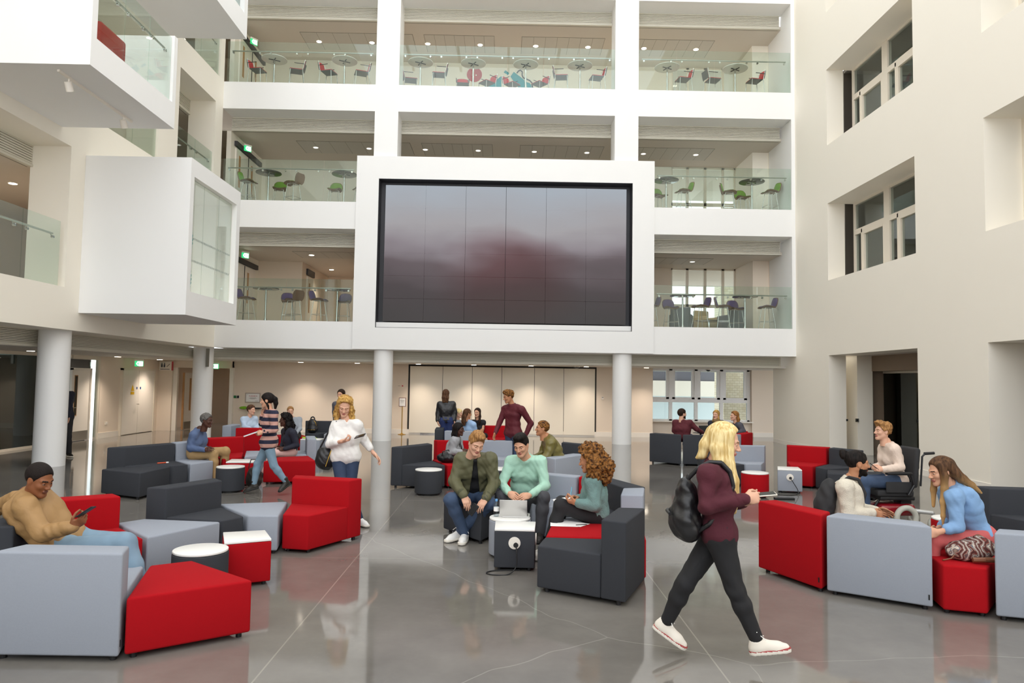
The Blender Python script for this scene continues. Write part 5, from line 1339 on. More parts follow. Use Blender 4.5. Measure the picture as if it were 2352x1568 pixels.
# joints of every person, world metres
PJ = {
 'tan': (1.1, dict(P=(-3.62,6.10,0.54), N=(-3.99,6.10,0.93), H=(-3.83,6.05,1.08), SR=(-3.83,5.90,0.88), ER=(-3.64,5.82,0.69), WR=(-3.39,5.80,0.75), FR=(-3.28,5.80,0.83), SL=(-4.16,6.30,0.87), EL=(-4.47,6.55,0.77), WL=(-4.48,6.40,0.72), FL=(-4.54,6.35,0.70), KR=(-3.04,5.95,0.60), AR=(-2.83,5.90,0.09), TR=(-2.62,5.84,0.03), KL=(-3.22,6.25,0.54), AL=(-3.08,6.35,0.09), TL=(-2.87,6.42,0.03))),
 'grey': (1.06, dict(P=(-5.71,13.60,0.53), N=(-5.70,13.60,0.95), H=(-5.53,13.55,1.14), SR=(-5.70,13.42,0.88), ER=(-5.75,13.38,0.64), WR=(-5.44,13.30,0.62), FR=(-5.29,13.25,0.64), SL=(-5.76,13.80,0.86), EL=(-5.81,13.90,0.60), WL=(-5.54,13.70,0.60), FL=(-5.39,13.60,0.61), KR=(-5.32,13.40,0.54), AR=(-5.28,13.40,0.09), TR=(-5.08,13.33,0.03), KL=(-5.22,13.72,0.56), AL=(-5.29,13.80,0.09), TL=(-5.08,13.80,0.03))),
 'pale': (1.0, dict(P=(-6.40,18.30,0.52), N=(-6.40,18.30,0.95), H=(-6.34,18.25,1.14), ER=(-6.43,18.05,0.74), WR=(-6.19,17.95,0.67), EL=(-6.27,18.50,0.74), WL=(-6.14,18.20,0.64), KR=(-5.98,18.00,0.56), AR=(-5.95,18.00,0.09), TR=(-5.75,18.00,0.03), KL=(-6.05,18.30,0.55), AL=(-6.02,18.30,0.09), TL=(-5.82,18.30,0.03))),
 'pony': (1.0, dict(P=(-3.95,12.28,0.87), N=(-3.95,12.28,1.39), H=(-4.00,12.27,1.57), SL=(-3.83,12.10,1.35), EL=(-3.80,12.08,1.10), WL=(-3.97,12.02,1.05), FL=(-4.10,12.00,1.02), SR=(-4.05,12.45,1.34), ER=(-4.16,12.55,1.17), WR=(-4.11,12.40,1.33), FR=(-4.07,12.35,1.43), KR=(-4.15,12.35,0.49), AR=(-4.19,12.32,0.14), TR=(-4.36,12.30,0.03), KL=(-3.83,12.20,0.49), AL=(-3.63,12.25,0.21), TL=(-3.71,12.12,0.07))),
 'curlblack': (1.02, dict(P=(-4.28,14.70,0.48), N=(-4.35,14.70,0.92), H=(-4.41,14.68,1.10), SL=(-4.19,14.50,0.86), EL=(-4.11,14.50,0.62), WL=(-4.32,14.40,0.55), FL=(-4.44,14.38,0.54), SR=(-4.47,14.90,0.86), ER=(-4.52,15.00,0.63), WR=(-4.51,14.80,0.54), FR=(-4.60,14.70,0.52), KL=(-4.52,14.35,0.47), AL=(-4.68,14.30,0.09), TL=(-4.87,14.23,0.03), KR=(-4.62,14.65,0.48), AR=(-4.72,14.60,0.09), TR=(-4.91,14.52,0.03))),
 'greysw': (1.0, dict(P=(-5.56,19.30,0.43), N=(-5.61,19.30,0.88), H=(-5.65,19.25,1.08), ER=(-5.73,19.20,0.61), WR=(-5.56,19.00,0.53), EL=(-5.37,19.20,0.62), WL=(-5.41,19.00,0.51), KR=(-5.56,18.90,0.44), AR=(-5.55,18.90,0.09), TR=(-5.51,18.71,0.03), KL=(-5.38,18.90,0.44), AL=(-5.37,18.90,0.09), TL=(-5.31,18.71,0.03))),
 'white': (1.02, dict(P=(-2.07,9.60,0.93), N=(-2.07,9.60,1.39), H=(-2.09,9.55,1.59), SR=(-2.21,9.62,1.33), ER=(-2.26,9.50,1.10), WR=(-2.04,9.30,1.16), FR=(-1.87,9.25,1.20), SL=(-1.93,9.60,1.34), EL=(-1.84,9.72,1.12), WL=(-1.71,9.70,0.96), FL=(-1.61,9.68,0.86), KR=(-2.06,9.42,0.50), AR=(-2.15,9.60,0.09), TR=(-2.13,9.40,0.03), KL=(-1.99,9.55,0.47), AL=(-1.89,9.75,0.09), TL=(-1.75,9.61,0.03))),
 'behind': (1.0, dict(P=(-3.86,17.40,0.92), N=(-3.88,17.40,1.39), H=(-3.90,17.38,1.58), ER=(-4.05,17.40,1.17), WR=(-4.02,17.35,0.93), EL=(-3.70,17.40,1.17), WL=(-3.69,17.35,0.94), KR=(-3.90,17.40,0.52), AR=(-3.89,17.40,0.09), TR=(-3.87,17.20,0.03), KL=(-3.79,17.40,0.52), AL=(-3.78,17.40,0.09), TL=(-3.73,17.21,0.03))),
 'dark': (1.05, dict(P=(-10.52,17.50,0.93), N=(-10.56,17.50,1.52), H=(-10.60,17.50,1.73), ER=(-10.64,17.70,1.22), WR=(-10.68,17.70,0.92), EL=(-10.35,17.35,1.23), WL=(-10.34,17.30,0.95), KR=(-10.54,17.60,0.45), AR=(-10.50,17.60,0.09), TR=(-10.33,17.48,0.03), KL=(-10.35,17.35,0.48), AL=(-10.31,17.35,0.09), TL=(-10.15,17.22,0.03))),
 'leather': (1.02, dict(P=(-1.47,19.00,0.90), N=(-1.49,19.00,1.38), H=(-1.51,19.00,1.59), SR=(-1.32,19.00,1.34), SL=(-1.66,19.00,1.33), ER=(-1.26,19.00,1.12), WR=(-1.26,18.95,0.92), EL=(-1.71,19.00,1.10), WL=(-1.71,18.95,0.90), FL=(-1.68,18.90,0.79), KR=(-1.41,19.00,0.46), AR=(-1.39,19.00,0.09), TR=(-1.39,19.20,0.03), KL=(-1.53,19.00,0.46), AL=(-1.54,19.10,0.09), TL=(-1.56,19.30,0.03))),
 'ponyblonde': (0.98, dict(P=(-1.25,19.25,0.50), N=(-1.21,19.25,0.89), H=(-1.17,19.22,1.09), ER=(-1.25,19.00,0.69), WR=(-1.09,18.90,0.62), EL=(-1.10,19.45,0.66), WL=(-1.02,19.20,0.60), KR=(-0.96,19.00,0.52), AR=(-0.93,19.00,0.08), TR=(-0.74,19.00,0.03), KL=(-0.95,19.30,0.51), AL=(-0.91,19.30,0.08), TL=(-0.72,19.30,0.03))),
 'longbrown': (1.0, dict(P=(-0.84,18.45,0.54), N=(-0.86,18.45,0.92), H=(-0.90,18.42,1.12), SR=(-0.74,18.30,0.85), ER=(-0.68,18.35,0.68), WR=(-0.56,18.60,0.67), FR=(-0.48,18.70,0.69), EL=(-0.99,18.60,0.69), WL=(-0.84,18.80,0.60), KR=(-0.55,18.75,0.52), AR=(-0.51,18.80,0.09), TR=(-0.40,18.96,0.03), KL=(-0.67,18.95,0.53), AL=(-0.63,19.00,0.09), TL=(-0.53,19.17,0.03))),
 'blackdress': (1.0, dict(P=(-0.66,19.65,0.44), N=(-0.68,19.60,0.88), H=(-0.69,19.55,1.10), ER=(-0.80,19.55,0.65), WR=(-0.68,19.30,0.56), EL=(-0.53,19.50,0.66), WL=(-0.63,19.25,0.55), KR=(-0.56,19.15,0.48), AR=(-0.55,19.10,0.09), TR=(-0.58,18.90,0.03), KL=(-0.46,19.20,0.51), AL=(-0.36,19.15,0.09), TL=(-0.36,18.95,0.03))),
 'braids': (1.0, dict(P=(-0.93,13.70,0.52), N=(-0.87,13.68,0.88), H=(-0.83,13.66,1.04), SR=(-0.89,13.50,0.83), ER=(-0.95,13.50,0.63), WR=(-0.77,13.40,0.64), FR=(-0.64,13.40,0.66), SL=(-0.87,13.85,0.82), EL=(-0.87,13.95,0.60), WL=(-0.73,13.80,0.61), FL=(-0.61,13.70,0.63), KR=(-0.58,13.50,0.60), AR=(-0.54,13.50,0.09), TR=(-0.34,13.50,0.03), KL=(-0.58,13.80,0.58), AL=(-0.54,13.80,0.09), TL=(-0.34,13.80,0.03))),
 'burgundy': (1.06, dict(P=(0.22,15.00,0.88), N=(0.20,15.00,1.46), H=(0.11,14.97,1.64), SR=(0.05,15.12,1.38), ER=(-0.06,15.10,1.11), WR=(-0.15,14.95,0.89), FR=(-0.19,14.90,0.77), SL=(0.39,14.82,1.38), EL=(0.58,14.88,1.10), WL=(0.47,14.85,0.85), FL=(0.38,14.85,0.80), KR=(0.15,15.05,0.43), AR=(0.16,15.10,0.09), TR=(0.10,14.90,0.03), KL=(0.30,14.90,0.44), AL=(0.32,14.95,0.09), TL=(0.26,14.75,0.03))),
 'olive': (1.04, dict(P=(0.95,12.20,0.60), N=(0.77,12.20,1.01), H=(0.67,12.20,1.17), SL=(0.81,12.00,0.94), EL=(0.74,11.95,0.72), WL=(0.54,11.90,0.67), FL=(0.44,11.90,0.64), SR=(0.76,12.40,0.92), ER=(0.68,12.42,0.70), WR=(0.52,12.20,0.67), FR=(0.43,12.15,0.63), KL=(0.55,11.98,0.61), AL=(0.56,12.00,0.09), TL=(0.35,12.00,0.03), KR=(0.57,12.30,0.60), AR=(0.58,12.35,0.09), TR=(0.37,12.35,0.03))),
 'bomber': (1.12, dict(P=(-0.36,9.30,0.48), N=(-0.34,9.00,1.01), H=(-0.32,8.86,1.19), SR=(-0.51,9.06,0.97), SL=(-0.15,9.00,0.99), ER=(-0.59,8.98,0.71), WR=(-0.45,8.70,0.58), FR=(-0.38,8.62,0.40), EL=(-0.09,8.98,0.70), WL=(-0.19,8.68,0.55), FL=(-0.27,8.58,0.43), KR=(-0.61,8.72,0.53), AR=(-0.44,8.86,0.10), TR=(-0.47,8.64,0.03), KL=(-0.14,8.78,0.48), AL=(-0.51,8.95,0.10), TL=(-0.67,8.79,0.03))),
 'mint': (1.12, dict(P=(0.29,9.50,0.40), N=(0.31,9.26,0.97), H=(0.24,9.14,1.15), SR=(0.12,9.32,0.92), SL=(0.49,9.24,0.94), ER=(0.00,9.16,0.66), WR=(0.09,8.90,0.59), FR=(0.20,8.80,0.52), EL=(0.55,9.12,0.65), WL=(0.35,8.88,0.57), FL=(0.20,8.78,0.54), KR=(0.00,9.02,0.52), AR=(0.03,9.00,0.10), TR=(0.00,8.78,0.03), KL=(0.52,8.98,0.53), AL=(0.48,8.98,0.10), TL=(0.45,8.76,0.03))),
 'curlteal': (1.1, dict(P=(1.07,8.10,0.51), N=(1.01,8.05,0.91), H=(0.97,8.00,1.10), SL=(0.99,7.88,0.88), EL=(1.01,7.82,0.63), WL=(0.82,7.86,0.65), FL=(0.69,7.90,0.67), SR=(1.00,8.25,0.84), ER=(0.98,8.32,0.59), WR=(0.86,8.18,0.65), FR=(0.75,8.10,0.69), KL=(0.65,7.95,0.61), AL=(0.51,8.00,0.09), TL=(0.29,8.00,0.03), KR=(0.68,8.18,0.60), AR=(0.58,8.20,0.09), TR=(0.36,8.20,0.03))),
 'burgback': (1.05, dict(P=(4.46,17.85,0.64), N=(4.46,17.85,1.04), H=(4.45,17.85,1.22), SR=(4.61,17.75,1.01), ER=(4.78,17.75,0.86), WR=(4.97,17.90,0.77), FR=(5.07,18.00,0.74), SL=(4.31,17.95,0.99), EL=(4.28,17.95,0.80), WL=(4.42,18.10,0.67), KR=(4.77,18.30,0.63), AR=(4.80,18.40,0.09), TR=(4.95,18.55,0.03), KL=(4.66,18.35,0.63), AL=(4.68,18.40,0.09), TL=(4.78,18.58,0.03))),
 'scarf': (1.0, dict(P=(5.76,19.30,0.56), N=(5.74,19.30,0.97), H=(5.72,19.28,1.15), ER=(5.60,19.30,0.77), WR=(5.59,19.10,0.66), EL=(5.85,19.20,0.78), WL=(5.70,19.00,0.67), KR=(5.50,18.90,0.58), AR=(5.48,18.90,0.09), TR=(5.37,18.74,0.03), KL=(5.60,18.85,0.58), AL=(5.60,18.85,0.09), TL=(5.51,18.68,0.03))),
 'ginger': (1.02, dict(P=(6.32,19.20,0.58), N=(6.26,19.20,0.95), H=(6.18,19.18,1.13), SL=(6.27,19.02,0.89), EL=(6.35,18.95,0.75), WL=(6.13,18.90,0.71), SR=(6.29,19.40,0.88), ER=(6.30,19.45,0.71), WR=(6.14,19.30,0.69), KL=(5.91,18.95,0.59), AL=(5.89,18.95,0.09), TL=(5.71,18.87,0.03), KR=(6.03,19.25,0.59), AR=(6.01,19.25,0.09), TR=(5.83,19.17,0.03))),
 'blonde': (1.05, dict(P=(1.56,5.20,0.88), N=(1.53,5.20,1.36), H=(1.60,5.20,1.54), SR=(1.44,5.03,1.33), ER=(1.41,4.97,1.12), WR=(1.68,4.98,1.17), FR=(1.84,5.00,1.19), SL=(1.59,5.36,1.30), EL=(1.65,5.45,1.05), WL=(1.74,5.20,1.11), FL=(1.84,5.08,1.15), KR=(1.64,5.08,0.53), AR=(1.79,5.06,0.18), TR=(2.00,5.02,0.16), KL=(1.33,5.26,0.51), AL=(1.22,5.36,0.20), TL=(1.36,5.30,0.05))),
 'bun': (1.1, dict(P=(3.59,7.60,0.55), N=(3.66,7.60,0.95), H=(3.74,7.58,1.15), SR=(3.52,7.40,0.92), ER=(3.53,7.35,0.66), WR=(3.79,7.38,0.67), FR=(3.93,7.38,0.64), SL=(3.79,7.82,0.88), EL=(3.93,7.95,0.62), WL=(4.05,7.80,0.62), FL=(4.13,7.75,0.61), KR=(3.94,7.45,0.54), AR=(3.99,7.50,0.09), TR=(4.21,7.50,0.03), KL=(4.14,7.80,0.50), AL=(4.20,7.85,0.09), TL=(4.42,7.85,0.03))),
 'chair': (1.05, dict(P=(5.57,10.20,0.64), N=(5.47,10.20,1.15), H=(5.39,10.18,1.33), SL=(5.47,10.02,1.09), EL=(5.52,9.97,0.85), WL=(5.21,9.86,0.83), FL=(5.11,9.85,0.85), SR=(5.52,10.38,1.07), ER=(5.61,10.50,0.83), WR=(5.30,10.25,0.82), FR=(5.12,10.00,0.85), KL=(5.03,10.02,0.64), AL=(5.08,10.05,0.26), TL=(4.87,10.05,0.20), KR=(5.14,10.28,0.63), AR=(5.12,10.32,0.26), TR=(4.92,10.32,0.19))),
 'denim': (1.06, dict(P=(4.48,6.80,0.55), N=(4.26,6.80,1.03), H=(4.14,6.78,1.17), SL=(4.16,6.62,0.96), EL=(4.16,6.58,0.70), WL=(3.97,6.56,0.65), FL=(3.88,6.56,0.63), SR=(4.37,7.00,0.93), ER=(4.41,7.10,0.64), WR=(4.17,6.95,0.59), FR=(4.05,6.90,0.59), KL=(3.98,6.66,0.56), AL=(3.94,6.70,0.09), TL=(3.73,6.70,0.03), KR=(4.16,6.98,0.52), AR=(4.11,7.00,0.09), TR=(3.90,7.00,0.03))),
}
def who(key, label, ty, hd, **kw):
    s, J = PJ[key]; return person(key, label, J, s=s, ty=ty, hd=hd, **kw)
def feet(g, mt, sole, **kw):
    for sd in 'RL': shoe(g, sd, mt, sole, **kw)
def stripes(name, c1, c2, step, axis=2, off=0.0, duty=.5):
    m = mat(name, c1, .85, bump=.15, bscale=400); nt = m.node_tree; b = nt.nodes['Principled BSDF']
    tc = nt.nodes.new('ShaderNodeTexCoord'); sx = nt.nodes.new('ShaderNodeSeparateXYZ'); nt.links.new(tc.outputs['Object'], sx.inputs[0])
    def mt(op, a, v):
        x = nt.nodes.new('ShaderNodeMath'); x.operation = op; nt.links.new(a, x.inputs[0]); x.inputs[1].default_value = v; return x.outputs[0]
    t = mt('LESS_THAN', mt('FLOORED_MODULO', mt('ADD', sx.outputs[axis], off), step), step*duty)
    mx = nt.nodes.new('ShaderNodeMix'); mx.data_type = 'RGBA'; mx.inputs[6].default_value = hexc(c2); mx.inputs[7].default_value = hexc(c1)
    nt.links.new(t, mx.inputs[0]); nt.links.new(mx.outputs[2], b.inputs['Base Color']); M[name] = m
def cloth(name, c, rough=.8, bump=.2, bs=450, vary=.05, **kw):
    m = M[name] = mat(name, c, rough, bump=bump, bscale=bs, vary=vary, vscale=9, **kw)
    # soft creases in the cloth
    nt = m.node_tree; tc = nt.nodes.new('ShaderNodeTexCoord'); n = nt.nodes.new('ShaderNodeTexNoise'); n.inputs['Scale'].default_value = 11; n.inputs['Detail'].default_value = 3; n.inputs['Distortion'].default_value = .35
    nt.links.new(tc.outputs['Object'], n.inputs['Vector']); bp = nt.nodes.new('ShaderNodeBump'); bp.inputs['Strength'].default_value = .35; bp.inputs['Distance'].default_value = .025
    ob = [x for x in nt.nodes if x.type == 'BUMP' and x is not bp]
    nt.links.new(n.outputs[0], bp.inputs['Height']); b = nt.nodes['Principled BSDF']
    if ob: nt.links.new(ob[0].outputs[0], bp.inputs['Normal'])
    nt.links.new(bp.outputs[0], b.inputs['Normal'])
cloth('bomber_tan', '#a07c4e', .6); cloth('tan_rib', '#8b6a40'); cloth('shirt_blue', '#56688c'); cloth('shirt_pale', '#b9cbe0'); cloth('navy_knit', '#1d2030'); cloth('sweat_grey', '#9aa0a8'); cloth('blouse_white', '#e9e7e4', .7)
cloth('leather_black', '#1a1a1d', .35, .1); cloth('skirt_blue', '#20305f'); cloth('tee_blue', '#9dbbe0'); cloth('dress_black', '#17171b'); cloth('cardigan_grey', '#9fa0a4', .9, .5, 160, .35); cloth('shirt_burgundy', '#5a1522', .7); cloth('satin_olive', '#6f6634', .32, .08)
cloth('bomber_green', '#5c5b40', .65); cloth('green_rib', '#4a4a34'); cloth('tee_black', '#131316'); cloth('shirt_mint', '#a9d3bf', .75); cloth('knit_teal', '#6f8e8b', .95, .7, 90, .14); cloth('sweater_wine', '#571a24'); cloth('scarf_print', '#7d6238', .8, .3, 60, .6); cloth('top_slate', '#4c4c55')
cloth('hoodie_wine', '#4e1826', .85); cloth('tee_grey', '#b8b8bc'); cloth('knit_cream', '#d8d0bf', .95, .6, 120); cloth('knit_blush', '#e3cfc0', .95, .45, 140); cloth('denim_shirt', '#7fa3cc', .8, vary=.18); cloth('pink_trouser', '#d9b3ad', .8); cloth('coral_trouser', '#c8605f', .8); cloth('top_rose', '#b25a6c', .8, vary=.2)
stripes('cardigan_stripes', '#22233a', '#c99a8e', .125, off=.02)
BUTTON = mat('pearl_button', '#e8e6e2', .3); M['button'] = BUTTON
def buttons(g, n, z0, z1, mt='button', dy=.0, r=.008):
    """a placket of buttons down the chest, laid on the torso surface"""
    J, s = g.J, g.s; m = MB()
    for i in range(n):
        c = J['N'] + (J['P'] - J['N'])*(z0 + (z1 - z0)*i/(n - 1)); t = np.linspace(0, .26*s, 60)
        pts = (c[None] + g.f[None]*t[:, None]).astype(f32); d = g.torso(pts, .012*s); k = int(np.argmax(d > .002)); m.ball(pts[k] - g.org, r*s, 1)
    m.build('button', mt, g.o)
def phone(c, dr, up, label, case='black', size=(.072, .145, .009)):
    y = nrm(V3(*dr)); z = nrm(V3(*up) - y*(V3(*up) @ y)); x = np.cross(y, z)
    R_ = Matrix([[x[i], y[i], z[i]] for i in range(3)]).to_4x4()
    o = empty('phone', c, label, 'phone'); 
    MB().rbox(c, size, .004, rot=R_).build('case', case, o); MB().rbox(Vector(c) + Vector(z)*.0042, (size[0]*.9, size[1]*.92, .003), .001, rot=R_).build('screen', 'scr_off', o)
    return o
M['scr_off'] = mat('dark_phone_screen', '#14161a', .12)

# ---------------------------------------------------------------- front left: tan bomber jacket
g = who('tan', 'man in tan bomber jacket sitting in front left corner, looking at phone', 68, (76, 20, 0), skin='skin_brown', h=.012, hands=('grip', 'relaxed'), palm=((.2, .6, .9), None))
top(g, 'jacket', 'bomber_tan', .020, 1.0, -.10, amp=.012, seed=2, cuffs='tan_rib'); trousers(g, 'jeans_light', .014); feet(g, 'boot', 'sole_dark')
hair(g, 'hair_buzz', .008, line=(.062, .058))
F_ = g.J['FR']; phone((F_[0] + .005, F_[1] - .03, F_[2] + .045), (.8, .1, .55), (-.55, .1, .8), 'phone held by the man in the tan jacket')
# ---------------------------------------------------------------- group by the side columns
g = who('grey', 'grey haired man in blue shirt and tan trousers sitting by the column', 78, (84, 6, 0), skin='skin_deep', h=.015, beard=None)
top(g, 'shirt', 'shirt_blue', .012, 1.0, -.12, amp=.007); trousers(g, 'chino', .02, amp=.009); feet(g, 'boot', 'sole_dark'); hair(g, 'hair_grey', .014, lumps=[(70, .006)])
g = who('pale', 'man in pale blue shirt sitting with his side to us under the notice board', 60, (70, 4, 0), skin='skin_fair', h=.018)
top(g, 'shirt', 'shirt_pale', .016, 1.0, -.1, amp=.009); trousers(g, 'jeans', .014); feet(g, 'boot', 'sole_dark'); hair(g, 'hair_brown', .018, lumps=[(60, .006)])
g = who('pony', 'woman with black ponytail in striped cardigan walking with a blue notebook', -80, (-84, 6, 0), fem=True, skin='skin_fair_dark', h=.013, hands=('relaxed', 'grip'))
top(g, 'blouse', 'top_rose', .010, .3, -.1, collar=False, amp=.006); trousers(g, 'jeans_light', .007, end=.92, amp=.007); feet(g, 'boot', 'sole_dark', high=.06)
top(g, 'cardigan', 'cardigan_stripes', .018, .93, -.36, opening=.085, amp=.011, collar=False, flare=.12, cuffs='navy_knit', seed=5)
hair(g, 'hair_black', .016, strands=[[((0, -.10, .05), .035), ((0, -.135, .01), .040), ((0, -.14, -.06), .038), ((0, -.125, -.14), .022)], [((.06, .01, -.02), .018), ((.062, -.02, -.09), .017), ((.06, -.03, -.16), .012)], [((-.06, .01, -.02), .018), ((-.062, -.02, -.09), .017), ((-.06, -.03, -.16), .012)]], line=(.075, .045))
w = g.J['FL']; nb = empty('notebook', (w[0], w[1], w[2]), 'blue notebook in the hand of the ponytail woman', 'notebook')
Rn = Euler((0, -.35, .1)).to_matrix().to_4x4()
MB().rbox((w[0] - .06, w[1] + .02, w[2] + .0), (.22, .15, .016), .003, rot=Rn).build('pages', 'wtop', nb); MB().rbox((w[0] - .063, w[1] + .02, w[2] + .010), (.225, .155, .004), .001, rot=Rn).build('cover', M['shirt_pale'], nb)
g = who('curlblack', 'woman with long curly black hair in navy top and pink trousers, seated', -62, (-72, 4, 0), fem=True, skin='skin_deep', h=.015)
top(g, 'sweater', 'navy_knit', .014, 1.0, -.08, collar=False, amp=.007); trousers(g, 'pink_trouser', .012, end=.93); feet(g, 'boot', 'sole_dark')
hair(g, 'hair_curlblack', .04, strands=[[((.05, -.05, .02), .05), ((.06, -.09, -.10), .06), ((.05, -.10, -.20), .05), ((.04, -.08, -.28), .03)], [((-.05, -.05, .02), .05), ((-.075, -.06, -.10), .055), ((-.075, -.03, -.20), .045), ((-.07, .0, -.27), .03)], [((0, -.09, .0), .06), ((0, -.13, -.12), .06), ((0, -.12, -.24), .045)]], lumps=[(75, .020)], line=(.055, .07))
g = who('greysw', 'fair man in grey sweater sitting behind the curly black haired woman', 15, (22, 4, 0), skin='skin_fair', h=.018)
top(g, 'sweater', 'sweat_grey', .016, 1.0, -.1, amp=.008); trousers(g, 'jeans_black', .014); feet(g, 'boot', 'sole_dark'); hair(g, 'hair_sandy', .014)
# ---------------------------------------------------------------- curly blonde woman in white with handbag
g = who('white', 'curly blonde woman in white blouse and jeans walking with phone and black bag', 14, (8, 26, 4), fem=True, skin='skin_fair', h=.011, hands=('grip', 'relaxed'), palm=((.1, -.3, 1), (-.6, -.3, -.2)))
top(g, 'blouse', 'blouse_white', .013, .78, -.09, vneck=.015, amp=.009, collar=False, seed=4, flare=.05); trousers(g, 'jeans', .008, amp=.006); feet(g, 'white_shoe', 'sole')
hair(g, 'hair_honey', .030, strands=[[((.055, .0, .05), .035), ((.085, -.01, -.05), .040), ((.095, .0, -.13), .040), ((.09, .02, -.20), .026)], [((-.055, .0, .05), .035), ((-.085, -.0, -.05), .042), ((-.095, .02, -.13), .042), ((-.085, .05, -.22), .036), ((-.075, .07, -.28), .018)], [((0, -.08, .02), .05), ((.02, -.10, -.1), .06), ((.0, -.09, -.2), .04)]], lumps=[(58, .013), (110, .006)], line=(.054, .078))
w = g.J['FR']; phone((w[0] + .055, w[1] - .02, w[2] + .03), (.85, -.3, .25), (-.25, -.35, .85), 'phone in the hand of the curly blonde woman')
def sling_bag(name, label, body, sc, strap, mt, zipm='brass'):
    """slouchy bag: body centre, half sizes, strap path"""
    r = empty(name, (body[0], body[1], 0 if False else body[2]), label, 'bag')
    def fn(p):
        d = ell(p, V3(*body), sc); d = smin(d, ell(p, V3(body[0], body[1], body[2] - sc[2]*.35), (sc[0]*1.05, sc[1]*1.1, sc[2]*.75)), .05)
        return np.maximum(d, p[:, 2] - (body[2] + sc[2]*.72)) + fold(p, .012, 3)
    b = np.array(body); k = np.array(sc)*1.5 + .03
    v, F = surfnet(fn, b - k, b + k, .010); mesh_obj('bag_body', relax(v, F) - b, F, [mt], r)
    m = MB(); m.tube(strap, .011, 8); m.build('strap', mt, r)
    z = MB(); z.rod((body[0] + sc[0]*.75, body[1] - sc[1]*.95, body[2] + sc[2]*.55), (body[0] + sc[0]*.25, body[1] - sc[1]*1.28, body[2] - sc[2]*.75), .005); z.build('zip', zipm, r)
    return r
S = g.J['SR']
sling_bag('handbag', 'black leather handbag hanging from the shoulder of the curly blonde woman', (S[0] - .12, S[1] - .03, S[2] - .40), (.12, .09, .16), [(S[0] - .20, S[1] - .04, S[2] - .30), (S[0] - .10, S[1] - .05, S[2] - .10), (S[0] + .02, S[1] - .075, S[2] + .06), (S[0] + .05, S[1] + .0, S[2] + .09), (S[0] + .02, S[1] + .075, S[2] + .03), (S[0] - .06, S[1] + .05, S[2] - .3)], 'leather_black')
g = who('behind', 'dark haired woman standing far back, hidden behind the curly blonde woman', 0, (-20, 6, 0), fem=True, skin='skin_fair_dark', h=.02)
top(g, 'sweater', 'top_slate', .014, 1.0, -.1, amp=0); trousers(g, 'jeans_black', .01, amp=0); feet(g, 'boot', 'sole_dark'); hair(g, 'hair_darkbrown', .016, strands=[[((s_*.06, -.02, .0), .03), ((s_*.065, -.02, -.12), .028), ((s_*.06, .0, -.2), .02)] for s_ in (-1, 1)])
g = who('dark', 'person in dark clothes mostly hidden behind the near side column', 80, (90, 0, 0), skin='skin_fair', h=.02)
top(g, 'jacket', 'navy_knit', .02, 1.0, -.12); trousers(g, 'jeans_black', .014); feet(g, 'boot', 'sole'); hair(g, 'hair_darkbrown', .014)
# ---------------------------------------------------------------- centre back
g = who('leather', 'woman in black leather jacket seen from behind, by the partition door', 180, (178, 0, 0), fem=True, skin='skin_fair', h=.016)
top(g, 'jacket', 'leather_black', .02, 1.0, -.07, amp=.008); trousers(g, 'skirt_blue', .02); feet(g, 'boot', 'sole_dark')
hair(g, 'hair_brown', .02, strands=[[((x, -.06, .03), .045), ((x*1.15, -.085, -.08), .042), ((x*1.2, -.085, -.19), .026)] for x in (-.045, 0, .045)], line=(.07, .05))
g = who('ponyblonde', 'woman with blonde ponytail seated left of the long brown haired woman', 70, (72, 4, 0), fem=True, skin='skin_fair', h=.018)
top(g, 'sweater', 'sweat_grey', .014, 1.0, -.1); trousers(g, 'jeans', .01); feet(g, 'boot', 'sole_dark'); hair(g, 'hair_blonde', .014, strands=[[((0, -.08, .09), .03), ((0, -.12, .06), .03), ((-.01, -.13, -.06), .03), ((-.02, -.11, -.2), .02)]], line=(.075, .045))
g = who('longbrown', 'woman with long straight brown hair in light blue top, turned away', 130, (120, 5, 0), fem=True, skin='skin_tan', h=.017)
top(g, 'tee', 'tee_blue', .014, .35, -.1); trousers(g, 'jeans', .01); feet(g, 'boot', 'sole_dark'); hair(g, 'hair_brown', .018, strands=[[((x, -.06, .03), .045), ((x*1.2, -.09, -.08), .04), ((x*1.3, -.09, -.2), .035), ((x*1.3, -.08, -.30), .018)] for x in (-.045, 0, .045)], line=(.07, .05))
g = who('blackdress', 'dark haired woman in sleeveless black dress seated by the partition', -12, (-24, 2, 0), fem=True, skin='skin_fair_dark', h=.016)
top(g, 'dress', 'dress_black', .012, .06, -.1, vneck=-.01, collar=False); trousers(g, 'dress_black', .014, end=.0, name='skirt') ; feet(g, 'boot', 'sole_dark')
hair(g, 'hair_darkbrown', .016, strands=[[((.05, -.03, .02), .03), ((.06, -.03, -.10), .026), ((.055, -.01, -.2), .018)], [((-.055, -.02, .02), .035), ((-.075, -.01, -.10), .034), ((-.08, .03, -.22), .032), ((-.075, .05, -.32), .018)]], line=(.06, .07))
g = who('braids', 'woman with long black braids in grey cardigan, seated facing right', 72, (76, 4, 0), fem=True, skin='skin_deep', h=.014)
top(g, 'blouse', 'tee_black', .008, .5, -.1, collar=False); top(g, 'cardigan', 'cardigan_grey', .024, 1.0, -.12, opening=.06, amp=.010, collar=False, flare=.06); trousers(g, 'jeans_black', .010); feet(g, 'boot', 'sole_dark')
